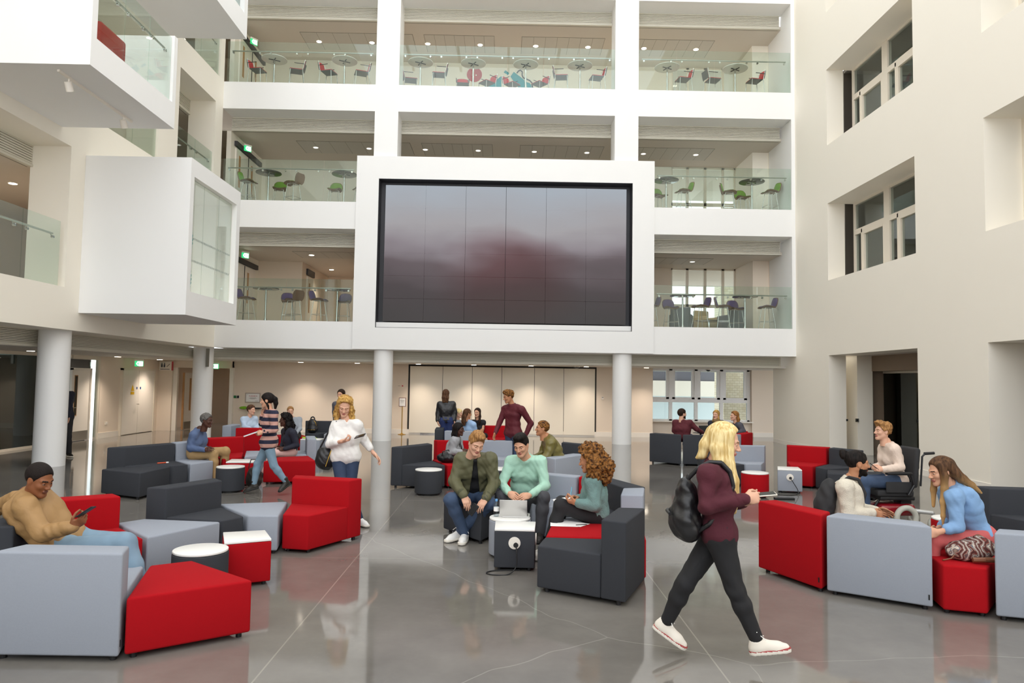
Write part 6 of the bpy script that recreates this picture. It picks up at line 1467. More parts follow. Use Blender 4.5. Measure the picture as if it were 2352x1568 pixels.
hair(g, 'hair_black', .012, strands=[[((.045 + .012*k, -.05 + .02*k, .03), .016), ((.065 + .01*k, -.06 + .02*k, -.10), .013), ((.075 + .012*k, -.03 + .03*k, -.22), .012), ((.07, .0 + .03*k, -.34), .009)] for k in range(4)] + [[((0.01*k, -.08, .02), .03), ((.015*k, -.10, -.1), .022), ((.02*k, -.09, -.26), .012)] for k in (-3, -1, 1, 3)] + [[((-.065, .0, .0), .018), ((-.07, .0, -.12), .014), ((-.065, .04, -.3), .01)]], line=(.075, .06))
g = who('burgundy', 'tall man in burgundy shirt and jeans standing among the seats', -42, (-66, 16, 0), skin='skin_tan', h=.013, hands=('relaxed', 'grip'))
top(g, 'shirt', 'shirt_burgundy', .014, 1.0, -.17, amp=.008, seed=6, flare=.03); trousers(g, 'jeans', .010, amp=.007); feet(g, 'boot', 'sole_dark'); buttons(g, 6, .10, 1.0)
hair(g, 'hair_curlbrown', .016, extra=[((0, .02, .105), (.065, .075, .045)), ((0, -.08, .06), (.055, .05, .05))], lumps=[(85, .010)], line=(.066, .060))
g = who('olive', 'man in olive satin jacket seated facing left, behind the mint shirt', -78, (-84, -2, 0), skin='skin_tan', h=.014)
top(g, 'jacket', 'satin_olive', .024, 1.0, -.10, amp=.012, seed=7); trousers(g, 'jeans_black', .012); feet(g, 'boot', 'sole_dark'); hair(g, 'hair_curlbrown', .013, lumps=[(95, .006)])
# ---------------------------------------------------------------- the two young men and the curly haired woman
g = who('bomber', 'blond young man in olive bomber jacket sitting and smiling, legs crossed', 8, (22, 26, 6), skin='skin_fair', h=.010, hands=('relaxed', 'relaxed'), palm=((0, .5, -.8), (0, .5, -.8)))
top(g, 't_shirt', 'tee_black', .002, .0, -.1, amp=.003, neck=.02); top(g, 'jacket', 'bomber_green', .020, 1.0, -.06, opening=.05, amp=.011, seed=8, cuffs='green_rib'); trousers(g, 'jeans_mid', .014, amp=.009, end=.95); feet(g, 'white_shoe', 'sole', lace='white_shoe')
hair(g, 'hair_sandy', .011, extra=[((0, .045, .115), (.060, .060, .036)), ((0, -.01, .115), (.062, .07, .030))], lumps=[(60, .005)], line=(.070, .064))
m = MB(); W_, E_ = g.J['WL'], g.J['EL']; dr = nrm(W_ - E_); m.torus(W_ - dr*.012, .031*g.s, .008, rot=Vector((0, 0, 1)).rotation_difference(Vector(dr)).to_matrix().to_4x4())
m.build('watch_strap', 'black'); ws = bpy.data.objects['watch_strap']; ws.parent = g.o; ws.data.transform(Matrix.Translation(Vector(-g.org)))
m = MB().rod(V3(.0, -.036, .018)*g.s + W_ - dr*.012, V3(0, -.044, .023)*g.s + W_ - dr*.012, .021, n=24).build('watch_face', 'scr_off', ws); m.data.transform(Matrix.Translation(Vector(-g.org)))
w = g.J['FR']; phone((w[0] + .05, w[1] - .03, w[2] + .035), (.55, .0, .75), (-.2, -1, .1), 'phone held loosely by the man in the olive bomber jacket')
g = who('mint', 'dark haired man in mint green shirt sitting behind the laptop, hands clasped', -8, (-22, 20, -4), skin='skin_fair_dark', h=.010, palm=((.5, .3, -.5), (-.5, .3, -.5)), beard=None)
top(g, 'shirt', 'shirt_mint', .013, .97, -.12, amp=.009, seed=9, cuffs='shirt_mint'); trousers(g, 'jeans_grey', .014, amp=.009); feet(g, 'boot', 'sole_dark'); buttons(g, 6, .12, .85, r=.006)
hair(g, 'hair_black', .010, extra=[((0, .050, .108), (.062, .050, .036)), ((0, -.005, .110), (.064, .075, .034))], line=(.072, .066))
g = who('curlteal', 'woman with big curly hair in teal knit sweater writing in a notebook', -98, (-112, 12, 0), fem=True, skin='skin_tan', h=.011, hands=('grip', 'grip'), palm=((-.3, -.6, -.6), (.1, .5, .8)))
top(g, 'sweater', 'knit_teal', .018, .97, -.10, amp=.007, seed=10, cuffs='knit_teal'); trousers(g, 'jeans_black', .012, end=.93); feet(g, 'cream_canvas', 'sole')
hair(g, 'hair_curlbrown', .055, strands=[[((.05, -.06, .03), .07), ((.07, -.10, -.06), .085), ((.07, -.09, -.17), .075), ((.06, -.07, -.25), .045)], [((-.05, -.06, .03), .07), ((-.085, -.06, -.06), .080), ((-.085, -.04, -.16), .070), ((-.07, -.02, -.25), .04)], [((0, -.10, .02), .08), ((0, -.15, -.09), .085), ((0, -.13, -.2), .06)]], lumps=[(62, .022), (130, .008)], line=(.050, .085), h=.009)
n_ = nrm(V3(.35, -.55, .76)); w = (g.J['FL'] + g.J['FR'])/2
nb = empty('notebook', (w[0], w[1], w[2]), 'open white notebook on the knee of the curly haired woman', 'notebook'); Rn = Euler((.35, -.12, .3)).to_matrix().to_4x4()
MB().rbox((w[0] - .03, w[1] - .02, w[2] - .035), (.21, .15, .012), .003, rot=Rn).build('pages', 'wtop', nb); MB().rbox((w[0] - .03, w[1] - .02, w[2] - .044), (.215, .155, .006), .002, rot=Rn).build('cover', 'lgrey', nb)
w = g.J['FR']; M['pen_blue'] = mat('light_blue_pen', '#7fc4dc', .35); pn = empty('pen', (w[0], w[1], w[2]), 'light blue pen in the hand of the curly haired woman', 'pen')
MB().rod((w[0] + .01, w[1] - .03, w[2] - .05), (w[0] + .035, w[1] - .01, w[2] + .10), .005).build('barrel', 'pen_blue', pn); MB().rod((w[0] + .0067, w[1] - .033, w[2] - .07), (w[0] + .01, w[1] - .03, w[2] - .05), .001, .005).build('tip', 'black', pn)
# ---------------------------------------------------------------- by the window
g = who('burgback', 'man in wine red sweater seated with his back to us by the window', 140, (112, 0, 0), skin='skin_fair', h=.017, beard='hair_darkbrown')
top(g, 'sweater', 'sweater_wine', .018, 1.0, -.12, amp=.007); trousers(g, 'jeans', .012); feet(g, 'boot', 'sole_dark'); hair(g, 'hair_darkbrown', .014)
g = who('scarf', 'fair haired woman with patterned scarf seated by the window', -30, (-42, 0, 0), fem=True, skin='skin_fair', h=.017)
top(g, 'sweater', 'navy_knit', .016, 1.0, -.1); trousers(g, 'jeans_black', .01); feet(g, 'boot', 'sole_dark'); hair(g, 'hair_honey', .016, strands=[[((s_*.06, -.01, .0), .028), ((s_*.07, .0, -.12), .03), ((s_*.065, .03, -.2), .02)] for s_ in (-1, 1)], lumps=[(60, .006)])
J = g.J; piece(g, 'scarf', lambda p: np.abs(np.sqrt(((p - (J['N'] + g.u*.01 + g.f*.02).astype(f32))**2 * np.array([1, 1, 1.5], f32)).sum(1)) - .085) - .032 + fold(p, .012, 3), 'scarf_print', J['N'] - .2, J['N'] + .2)
g = who('ginger', 'woman with long ginger hair in dark top seated at the window corner', -72, (-84, 0, 0), fem=True, skin='skin_fair', h=.017)
top(g, 'sweater', 'top_slate', .016, 1.0, -.1); trousers(g, 'jeans', .01); feet(g, 'boot', 'sole_dark'); hair(g, 'hair_ginger', .02, strands=[[((x, -.05, .03), .045), ((x*1.2, -.08, -.08), .045), ((x*1.3, -.07, -.2), .035), ((x*1.2, -.03, -.27), .018)] for x in (-.05, 0, .05)], lumps=[(50, .006)], line=(.055, .07))
# ---------------------------------------------------------------- blonde woman walking in the foreground
g = who('blonde', 'blonde woman in wine red hoodie and black jeans walking with a phone', 82, (74, 13, 0), fem=True, skin='skin_fair', h=.0095, hands=('grip', 'grip'), palm=((.1, .8, -.2), (.1, -.5, .8)))
top(g, 't_shirt', 'tee_grey', .000, .0, -.12, amp=0, collar=False, neck=.0); top(g, 'hoodie', 'hoodie_wine', .012, 1.0, -.075, opening=.035, amp=.008, seed=11, cuffs='hoodie_wine'); trousers(g, 'jeans_black', .006, end=.90, amp=.007); feet(g, 'cream_canvas', 'sole', line='redline', lace='white_shoe')
hair(g, 'hair_blonde', .020, strands=[[((.05, .01, .06), .040), ((.070, .005, -.04), .036), ((.080, .03, -.12), .036), ((.092, .085, -.22), .036), ((.092, .125, -.32), .030), ((.085, .145, -.41), .022), ((.08, .155, -.47), .008)], [((.045, -.05, .04), .045), ((.068, -.045, -.05), .040), ((.082, -.01, -.13), .036), ((.098, .045, -.22), .030), ((.098, .085, -.31), .022), ((.09, .10, -.39), .008)], [((.055, .035, .04), .026), ((.066, .05, -.04), .022), ((.072, .075, -.13), .026), ((.078, .125, -.23), .026), ((.075, .160, -.34), .020), ((.07, .175, -.44), .007)], [((-.055, .0, .05), .036), ((-.072, .01, -.05), .03), ((-.075, .04, -.16), .03), ((-.07, .08, -.28), .026), ((-.065, .10, -.40), .012)], [((.0, -.085, .04), .05), ((.01, -.115, -.05), .042), ((.015, -.12, -.12), .03), ((.02, -.15, -.15), .012)]], line=(.058, .075), h=.008)
a = (g.J['FR'] + g.J['FL'])/2; phone((a[0] - .005, a[1] - .015, a[2] + .028), (.97, -.05, .1), (-.1, -.15, .95), 'phone in the hands of the walking blonde woman', 'cream_canvas')
BL = g
# ---------------------------------------------------------------- right: bun, wheelchair, denim
g = who('bun', 'bearded man with dark hair bun in cream sweater, seated behind the grey sofa', 86, (84, 2, 0), skin='skin_tan', h=.011, beard='hair_black')
top(g, 'sweater', 'knit_cream', .018, 1.0, -.12, amp=.007, seed=12); trousers(g, 'jeans', .012); feet(g, 'boot', 'sole_dark')
hair(g, 'hair_black', .008, strands=[[((0, -.10, .07), .028), ((0, -.125, .085), .036)], [((.01, -.135, .06), .030), ((-.012, -.135, .10), .030)]], line=(.080, .050), lumps=[(70, .004)]); BUN = g
g = who('chair', 'woman with short sandy curls in cream jumper sitting in a power wheelchair', -88, (-86, -3, 0), fem=True, skin='skin_fair', h=.012, hands=('grip', 'grip'))
top(g, 'jumper', 'knit_blush', .014, .98, -.13, vneck=-.02, amp=.007, seed=13, collar=False, flare=.04); trousers(g, 'jeans_mid', .012, end=.95); feet(g, 'boot', 'sole_dark')
hair(g, 'hair_sandy', .012, extra=[((0, .05, .105), (.070, .065, .042)), ((0, -.06, .075), (.07, .065, .055))], lumps=[(70, .011), (130, .005)], line=(.066, .060)); CH = g
g = who('denim', 'smiling woman with long ombre hair in denim shirt leaning forward', -80, (-92, 14, 0), fem=True, skin='skin_fair_dark', h=.011, hands=('relaxed', 'relaxed'))
top(g, 'shirt', 'denim_shirt', .013, .76, -.09, amp=.009, seed=14, cuffs='denim_shirt'); trousers(g, 'coral_trouser', .012); feet(g, 'boot', 'sole_dark')
hair(g, 'hair_ombre', .017, strands=[[((-.05, .02, .06), .036), ((-.072, .02, -.03), .032), ((-.076, .05, -.13), .030), ((-.075, .09, -.24), .026), ((-.07, .12, -.36), .018), ((-.066, .14, -.44), .008)], [((-.045, -.05, .05), .045), ((-.06, -.08, -.03), .036), ((-.055, -.12, -.09), .030), ((-.05, -.20, -.17), .022), ((-.04, -.27, -.25), .012)], [((.05, .02, .06), .036), ((.07, .03, -.04), .03), ((.072, .07, -.16), .026), ((.07, .11, -.3), .014)], [((0, -.085, .05), .05), ((0, -.12, -.03), .040), ((-.01, -.17, -.10), .030), ((-.01, -.23, -.17), .022), ((-.01, -.28, -.24), .012)]], line=(.062, .070), h=.009)
# ================================================================== things on tables, seats, walls
def rotm(x=0, y=0, z=0): return Euler((x, y, z)).to_matrix().to_4x4()
# laptop, bottle on the round light grey table
M['alu'] = mat('silver_aluminium', '#c6c5c3', .35, .7); M['water'] = glass('clear_plastic', '#eef4f8', .92, .05); M['cap_blue'] = mat('blue_bottle_cap', '#6aa3d8', .4); M['paper'] = mat('white_paper', '#f3f2f0', .8); M['keys'] = mat('black_keyboard', '#1b1b1e', .6)
lp = empty('laptop', (.14, 8.2, .43), 'open silver laptop on the round table, lid towards the viewer', 'laptop')
MB().rbox((.17, 8.25, .438), (.31, .215, .014), .004, rot=rotm(z=-.06)).build('base', 'alu', lp); MB().rbox((.17, 8.26, .4455), (.27, .11, .002), .0005, rot=rotm(z=-.06)).build('keyboard', 'keys', lp)
MB().rbox((.135, 8.125, .535), (.31, .007, .205), .003, rot=rotm(x=.28, z=-.06)).build('lid', 'alu', lp, 40); MB().rbox((.137, 8.130, .536), (.29, .002, .185), .0005, rot=rotm(x=.28, z=-.06)).build('screen', 'scr_off', lp)
b = empty('water_bottle', (-.055, 8.22, .43), 'small clear water bottle with blue cap beside the laptop', 'bottle')
MB().lathe([(.028, 0), (.031, .01), (.031, .05), (.029, .055), (.031, .06), (.031, .115), (.026, .14), (.013, .165), (.012, .175)], (-.055, 8.22, .43), 24).build('bottle_body', 'water', b, 50); MB().cyl((-.055, 8.22), .0145, .60, .625, 20).build('cap', 'cap_blue', b); MB().lathe([(.0315, .06), (.0315, .105)], (-.055, 8.22, .43), 24).build('paper_label', 'paper', b, 50)
# loose papers on the red ottoman
for i, (x, y, r, l) in enumerate(((.68, 7.82, .3, 'white sheet of paper lying lowest on the red ottoman'), (.78, 7.86, -.25, 'white sheet of paper lying on top of another on the red ottoman'))):
    tag(MB().rbox((x, y, .4275 + .003*i), (.21, .297, .002), .0005, rot=rotm(z=r + 1.2)).build('paper_sheet', 'paper'), l, 'paper', 'loose papers')
p = empty('pen', (.84, 7.78, .436), 'thin pen lying on the loose papers', 'pen'); MB().rod((.80, 7.76, .437), (.92, 7.79, .437), .004).build('barrel', 'black', p); MB().rod((.92, 7.79, .437), (.93, 7.7925, .437), .003, .001).build('tip', 'steel', p)
M['orange'] = mat('orange_plastic', '#d8552f', .4); p = empty('marker', (-6.0, 12.75, .43), 'orange marker pen left on the charcoal sofa seat', 'pen')
MB().rod((-6.02, 12.72, .436), (-5.92, 12.83, .436), .011).build('barrel', 'orange', p); MB().rod((-5.92, 12.83, .436), (-5.89, 12.86, .436), .012).build('cap', 'paper', p)
# green folder on the far light grey cube
M['lime'] = mat('lime_green_card', '#a5c81e', .5); f = empty('folder', (-4.85, 18.4, .43), 'lime green folder lying on the far light grey cube', 'folder')
MB().rbox((-4.88, 18.4, .437), (.34, .26, .012), .003, rot=rotm(z=.5)).build('pages', 'paper', f); MB().rbox((-4.90, 18.42, .455), (.33, .26, .006), .002, rot=rotm(x=.1, z=.5)).build('cover', 'lime', f)
# soft bags
def soft_bag(name, label, c, r, mt, extra=(), amp=.012, cut=None, h=.011, seed=3, cat='bag'):
    root = empty(name, c, label, cat); c_ = V3(*c)
    def fn(p):
        d = ell(p, c_, r)
        for o, q in extra: d = smin(d, ell(p, c_ + V3(*o), q), .05)
        d = d + fold(p, amp, seed)
        if cut is not None: d = np.maximum(d, cut - p[:, 2])
        return d
    k = np.array(r)*1.3 + .12
    v, F = surfnet(fn, c_ - k, c_ + k, h); mesh_obj('bag_body', relax(v, F) - c_, F, [mt], root)
    return root
b = soft_bag('handbag', 'slouchy black handbag on the red ottoman beside the woman with braids', (-1.02, 13.55, .52), (.20, .15, .10), 'leather_black', [((.05, 0, .05), (.1, .1, .07))], cut=.427, h=.013)
MB().tube([(-1.12, 13.44, .54), (-1.10, 13.42, .64), (-1.0, 13.44, .67), (-.92, 13.47, .58)], .009).build('strap', 'leather_black', b)
b = soft_bag('tote_bag', 'dark brown leather tote bag on the floor behind the ponytail woman', (-4.42, 12.98, .19), (.13, .10, .18), 'boot', [((0, 0, -.08), (.14, .11, .11))], cut=.004, h=.014)
MB().tube([(-4.50, 12.92, .34), (-4.46, 12.92, .50), (-4.38, 12.95, .50), (-4.34, 12.96, .34)], .008).build('strap', 'boot', b)
M['kilim'] = mat('patterned_weave', '#7a3f34', .8, bump=.2, bscale=300)
def kil(m):
    nt = m.node_tree; b = nt.nodes['Principled BSDF']; tc = nt.nodes.new('ShaderNodeTexCoord'); w = nt.nodes.new('ShaderNodeTexWave'); w.inputs['Scale'].default_value = 5; w.inputs['Distortion'].default_value = 22; w.inputs['Detail'].default_value = 3
    r = nt.nodes.new('ShaderNodeValToRGB'); e = r.color_ramp.elements; e[0].color = hexc('#3b1c18'); e[1].color = hexc('#cfc0ae'); e[1].position = 1
    for ps, c in ((.3, '#7c332c'), (.5, '#a89a8c'), (.65, '#6e4a3a'), (.85, '#5d6474')): q = e.new(ps); q.color = hexc(c)
    nt.links.new(tc.outputs['Object'], w.inputs[0]); nt.links.new(w.outputs[1], r.inputs[0]); nt.links.new(r.outputs[0], b.inputs['Base Color'])
kil(M['kilim']); M['bag_tan'] = mat('brown_bag_leather', '#7d4f36', .45)
b = soft_bag('patterned_bag', 'brown and red patterned woven bag lying on the red ottoman', (4.22, 6.50, .505), (.20, .15, .085), 'kilim', [((.10, .03, .035), (.11, .12, .085)), ((-.10, -.02, -.03), (.1, .1, .05))], cut=.427, h=.010)
MB().tube([(4.13, 6.33, .46), (4.22, 6.31, .465), (4.36, 6.33, .46), (4.40, 6.38, .445)], .022).build('strap', 'bag_tan', b); MB().tube([(4.06, 6.45, .49), (4.0, 6.42, .45), (3.95, 6.43, .435), (3.92, 6.42, .434)], .006).build('cord', 'bag_tan', b)
MB().torus((4.36, 6.56, .565), .065, .010, rot=rotm(x=.9, y=.5)).build('opening_rim', 'bag_tan', b)
# backpacks
def backpack(name, label, root_c, R_, parts, mt, strap_pts, h=.009, quilt=0.0, amp=.010, seed=4):
    root = empty(name, root_c, label, 'backpack'); c_ = V3(*root_c); Rn = np.array(R_)
    def fn(p):
        q = (p - c_.astype(f32)) @ Rn.astype(f32); d = None
        for o, r in parts:
            e = ell(q, V3(*o), r); d = e if d is None else smin(d, e, .04)
        if quilt: d = d + quilt*np.sin((q[:, 0] + q[:, 2])*70)*np.sin((q[:, 0] - q[:, 2])*70)
        return d + fold(p, amp, seed)
    v, F = surfnet(fn, c_ - .36, c_ + .36, h); mesh_obj('bag_body', relax(v, F) - c_, F, [mt], root)
    for sp in strap_pts:
        m = MB()
        for a, b_ in zip(sp, sp[1:]): m.rod(a, b_, .017, n=8); m.ball(b_, .017, 1)
        m.build('strap', mt, root, 60)
    return root
g = BL; J = g.J; s = g.s
bc = J['N'] - g.f*.215 - g.u*.30 + g.r*.02
R_ = np.stack([g.r, g.f, nrm(g.u + g.f*.22)], 1)
def bl(a, b, c): return Vector(J['N'] + g.r*a + g.f*b + g.u*c)
bp = backpack('backpack', 'black leather backpack on the back of the walking blonde woman', tuple(bc), R_, [((0, 0, -.05), (.155, .10, .17)), ((0, .01, .10), (.12, .075, .13)), ((0, -.075, -.09), (.13, .055, .11)), ((.12, -.01, -.11), (.05, .06, .08))], 'leather_black',
   [[bl(.10, -.20, -.06), bl(.125, -.13, .01), bl(.135, -.05, .052), bl(.135, .03, .045), bl(.135, .085, -.02), bl(.14, .10, -.12), bl(.15, .04, -.26), bl(.14, -.08, -.38), bl(.10, -.17, -.44)]], h=.009, amp=.014)
def bk(a, b, c): return Vector(bc + R_ @ V3(a, b, c))
m = MB(); m.tube([bk(-.09, -.125, -.005), bk(0, -.14, .005), bk(.09, -.125, -.005)], .012); m.tube([bk(-.03, -.02, .21), bk(-.02, -.03, .255), bk(.02, -.03, .255), bk(.03, -.02, .21)], .012); m.build('flap_trim', 'leather_black', bp)
m = MB(); rr = np.random.RandomState(5)
for k in range(26): m.ball(bk(-.04 + .08*rr.rand(), -.06 + .02*rr.rand(), .19 + .035*rr.rand()), .012, 1)
m.build('gathered_cord', 'black', bp)
g = BUN; J = g.J; bc = J['N'] - g.f*.22 - g.u*.20 + g.r*.05; R_ = np.stack([g.r, g.f, nrm(g.u + g.f*.5)], 1)
M['canvas_black'] = mat('black_canvas', '#2a2a2c', .8, bump=.2, bscale=300)
def bl(a, b, c): return Vector(J['N'] + g.r*a + g.f*b + g.u*c)
bp = backpack('backpack', 'black canvas backpack on the back of the man with the hair bun', tuple(bc), R_, [((0, 0, -.04), (.14, .09, .18)), ((0, -.03, -.12), (.13, .08, .09)), ((0, .02, .10), (.10, .06, .09))], 'canvas_black',
   [[bl(.11, -.17, -.06), bl(.12, -.06, .055), bl(.12, .04, .05), bl(.13, .125, -.08), bl(.15, .10, -.24), bl(.14, -.06, -.36)]], h=.012)
MB().rbox(bl(.10, -.17, -.05), (.05, .03, .04), .008).build('buckle', 'bag_tan', bp)
bp = backpack('backpack', 'black quilted leather backpack standing on the far charcoal sofa', (-5.36, 20.42, .62), np.eye(3), [((0, 0, -.03), (.16, .10, .18)), ((0, 0, .08), (.13, .09, .12)), ((0, -.07, -.09), (.13, .06, .09))], 'leather_black', [[(-5.42, 20.42, .79), (-5.40, 20.42, .86), (-5.35, 20.42, .88), (-5.31, 20.42, .85), (-5.30, 20.42, .79)]], h=.014, quilt=.004, amp=.003)
MB().tube([(-5.46, 20.31, .52), (-5.36, 20.29, .52), (-5.26, 20.31, .52)], .006).tube([(-5.3, 20.33, .78), (-5.25, 20.33, .72), (-5.23, 20.33, .64)], .005).build('zip', 'brass', bp)
# ---- power wheelchair
M['chair_red'] = mat('wheelchair_red_paint', '#8f1522', .25, coat=.5); M['tyre'] = mat('grey_rubber_tyre', '#b9b8ae', .7); M['silver'] = mat('silver_plastic', '#bdbdbb', .35, .5)
g = CH; P_ = g.J['P']; cx, cy = P_[0], P_[1]; f_ = g.f*1.0; f_[2] = 0; f_ = nrm(f_); r_ = V3(-f_[1]*-1*-1, f_[0], 0); r_ = nrm(np.cross(f_, V3(0, 0, 1)))
wc = empty('power_wheelchair', (cx, cy, 0), 'black and red power wheelchair with grey tyres', 'wheelchair')
def wp(a, b, z): return Vector((cx, cy, 0)) + Vector(f_)*a + Vector(r_)*b + Vector((0, 0, z))   # a forward, b to her right
Rw = Matrix([[f_[i], r_[i], (0, 0, 1)[i]] for i in range(3)]).to_4x4()
MB().rbox(wp(.12, 0, P_[2] - .15), (.52, .46, .09), .03, rot=Rw).build('seat_cushion', 'canvas_black', wc, 40)
Rb = Rw @ rotm(y=-.10)
MB().rbox(wp(-.19, 0, P_[2] + .20), (.08, .44, .56), .04, rot=Rb).build('backrest', 'canvas_black', wc, 40)
MB().rbox(wp(.08, 0, .42), (.50, .40, .06), .02, rot=Rw).rbox(wp(-.1, 0, .36), (.16, .2, .18), .02, rot=Rw).build('seat_frame', 'black', wc, 40)
MB().rbox(wp(.05, 0, .25), (.52, .34, .17), .06, rot=Rw).rbox(wp(.30, 0, .22), (.22, .30, .12), .05, rot=Rw).build('motor_shroud', 'chair_red', wc, 40)
for sd in (-1, 1):
    b0 = sd*.29; q = Vector(r_).to_track_quat('Z', 'Y').to_matrix().to_4x4()
    t = MB().torus(wp(.02, b0, .172), .135, .038, rot=q, n=40, m=12).build('drive_wheel', 'tyre', wc, 60)
    h_ = MB().rod(wp(.02, b0 - .02, .172), wp(.02, b0 + .02, .172), .035, n=20)
    for k in range(5): a = 2*PI*k/5; h_.rod(wp(.02, b0, .172), wp(.02 + .11*math.cos(a), b0, .172 + .11*math.sin(a)), .018, .022, n=8)
    h_.torus(wp(.02, b0, .172), .108, .012, rot=q, n=32); h_.build('wheel_hub', 'silver', t, 50)
    t = MB().torus(wp(-.40, sd*.24, .09), .065, .024, rot=q, n=28, m=10).build('caster_wheel', 'tyre', wc, 60)
    MB().rod(wp(-.40, sd*.24 - .03, .09), wp(-.40, sd*.24 + .03, .09), .03, n=14).build('caster_hub', 'silver', t, 50)
    MB().rod(wp(-.40, sd*.28, .09), wp(-.36, sd*.28, .24), .018, .024).rod(wp(-.36, sd*.28, .24), wp(-.10, sd*.2, .26), .03).build('caster_fork', 'silver', wc, 50)
    MB().rbox(wp(.12, sd*.29, P_[2] + .135), (.36, .07, .045), .015, rot=Rw).build('armrest', 'black', wc, 40)
    MB().tube([wp(-.05, sd*.29, P_[2] + .12), wp(-.10, sd*.29, P_[2] - .02), wp(-.02, sd*.28, P_[2] - .16)], .02).build('arm_support', 'black', wc)
    MB().rbox(wp(.10, sd*.255, P_[2] - .06), (.36, .02, .15), .009, rot=Rw).build('side_guard', 'canvas_black', wc, 40)
    MB().tube([wp(-.25, sd*.19, P_[2] - .05), wp(-.28, sd*.19, P_[2] + .36), wp(-.32, sd*.19, P_[2] + .40)], .013).build('push_pole', 'black', wc); MB().rod(wp(-.31, sd*.19, P_[2] + .40), wp(-.45, sd*.19, P_[2] + .41), .02, n=12).build('push_handle', 'black', wc, 50)
    MB().rod(wp(.30, sd*.12, .40), wp(.46, sd*.12, .17), .018).rbox(wp(.52, sd*.11, .155), (.18, .14, .02), .008, rot=Rw).build('footrest', 'black', wc, 40)
MB().rod(wp(.32, .29, P_[2] + .15), wp(.32, .29, P_[2] + .22), .010).ball(wp(.32, .29, P_[2] + .23), .018).build('joystick', 'black', wc, 50)
w = g.J['FL']; p = empty('pen', tuple(w), 'dark pen in the hands of the woman in the wheelchair', 'pen'); MB().rod((w[0] + .04, w[1] - .01, w[2] - .02), (w[0] - .09, w[1] - .02, w[2] + .07), .005).build('barrel', 'black', p); MB().rod((w[0] - .09, w[1] - .02, w[2] + .07), (w[0] - .10, w[1] - .021, w[2] + .077), .004, .001).build('tip', 'steel', p)
# armchair-side laptop by the window
lp = empty('laptop', (4.98, 18.25, .43), 'dark open laptop on the seat beside the man in wine red', 'laptop')
MB().rbox((4.95, 18.0, .75), (.30, .22, .014), .004, rot=rotm(z=.4)).build('base', 'black', lp); MB().rbox((5.03, 17.95, .84), (.30, .007, .2), .003, rot=rotm(x=-.3, z=.4)).build('lid', 'black', lp); MB().box(4.93, 4.97, 17.98, 18.02, .43, .745).build('stand', 'black', lp)
# ---- wall things along the ground-floor back wall
Yw = YG - .012
s = empty('sign_stand', (-3.62, 26.0, 0), 'brass sign stand with a framed notice in front of the partition', 'sign stand')
MB().lathe([(.14, 0), (.14, .012), (.05, .03), (.02, .06)], (-3.62, 26.0, 0), 32).build('base', 'brass', s, 40); MB().rod((-3.62, 26.0, .05), (-3.62, 26.0, 1.03), .016, n=14).build('pole', 'brass', s, 50)
fr = MB().box(-3.745, -3.495, 25.98, 26.01, 1.0, 1.32).build('frame', mat('dark_red_frame', '#7d5a52', .5), s); MB().box(-3.725, -3.515, 25.976, 25.985, 1.02, 1.30).build('notice', 'paper', s)
M['textgrey'] = mat('grey_print', '#8a8580', .7); M['textred'] = mat('red_print', '#b0343c', .7)
t = MB()
for z, w_ in ((1.23, .07), (1.205, .08), (1.18, .05), (1.14, .06)): t.box(-3.62 - w_, -3.62 + w_, 25.973, 25.977, z - .004, z + .004)
t.build('lettering', 'textgrey', s)
s = empty('door_plate', (-3.72, Yw, 1.74), 'slim white room plate with a red square beside the partition', 'sign')
MB().box(-3.87, -3.65, Yw - .006, Yw + .01, 1.70, 1.78).build('plate', 'beige', s); MB().box(-3.71, -3.66, Yw - .009, Yw - .004, 1.715, 1.765).build('red_square', 'mred', s); t = MB(); t.box(-3.85, -3.76, Yw - .008, Yw - .005, 1.735, 1.747); t.build('lettering', 'textgrey', s)
s = empty('notice_board', (-9.12, Yw, 1.22), 'framed white notice with red heading on the back wall above the leaf-shaped shelf', 'notice')
MB().rbox((-9.12, Yw - .01, 1.225), (.56, .03, .36), .006).build('frame', mat('pale_frame', '#b9aba0', .5), s); MB().box(-9.36, -8.88, Yw - .03, Yw - .02, 1.08, 1.37).build('sheet', 'paper', s)
text3d('FLASHBOX', .062, (-9.10, Yw - .032, 1.285), FACE_Y, 'textred', 'heading', s)
t = MB()
for z, a, b in ((1.225, -9.22, -9.0), (1.205, -9.25, -8.98), (1.185, -9.2, -9.04), (1.11, -9.02, -8.92), (1.335, -9.33, -9.29)): t.box(a, b, Yw - .034, Yw - .031, z - .004, z + .004)
t.build('lettering', 'textgrey', s)
M['leafgreen'] = mat('glossy_green', '#79b81e', .25)
s = empty('wall_shelf', (-9.1, 26.2, .83), 'leaf-shaped green and black shelf under the framed notice', 'shelf')
o = MB().ball((-9.38, 26.22, .86), .16, 3, (1.0, .7, .36)).build('green_leaf', 'leafgreen', s, 60); MB().prism([(-9.25, 26.1), (-8.78, 26.16), (-8.78, 26.36), (-9.25, 26.36)], .82, .875, .01).build('black_top', 'black', s)
MB().box(-9.2, -9.1, 26.1, 26.36, 0, .82).build('support', 'beige', s)
s = empty('door_release', (-9.72, Yw, 1.25), 'small green door release box on the back wall left of the notice', 'switch')
MB().rbox((-9.77, Yw - .015, 1.25), (.09, .03, .09), .008).build('green_box', mat('deep_green', '#2d7a45', .5), s); MB().rbox((-9.66, Yw - .015, 1.25), (.07, .03, .09), .008).build('grey_box', 'dgrey', s)
s = empty('thermostat', (3.65, Yw, 1.41), 'small white thermostat box right of the folding partition', 'switch'); MB().rbox((3.65, Yw - .012, 1.41), (.09, .025, .11), .006).build('case', 'trimw', s); MB().box(3.62, 3.68, Yw - .027, Yw - .024, 1.42, 1.445).build('display', 'textgrey', s)
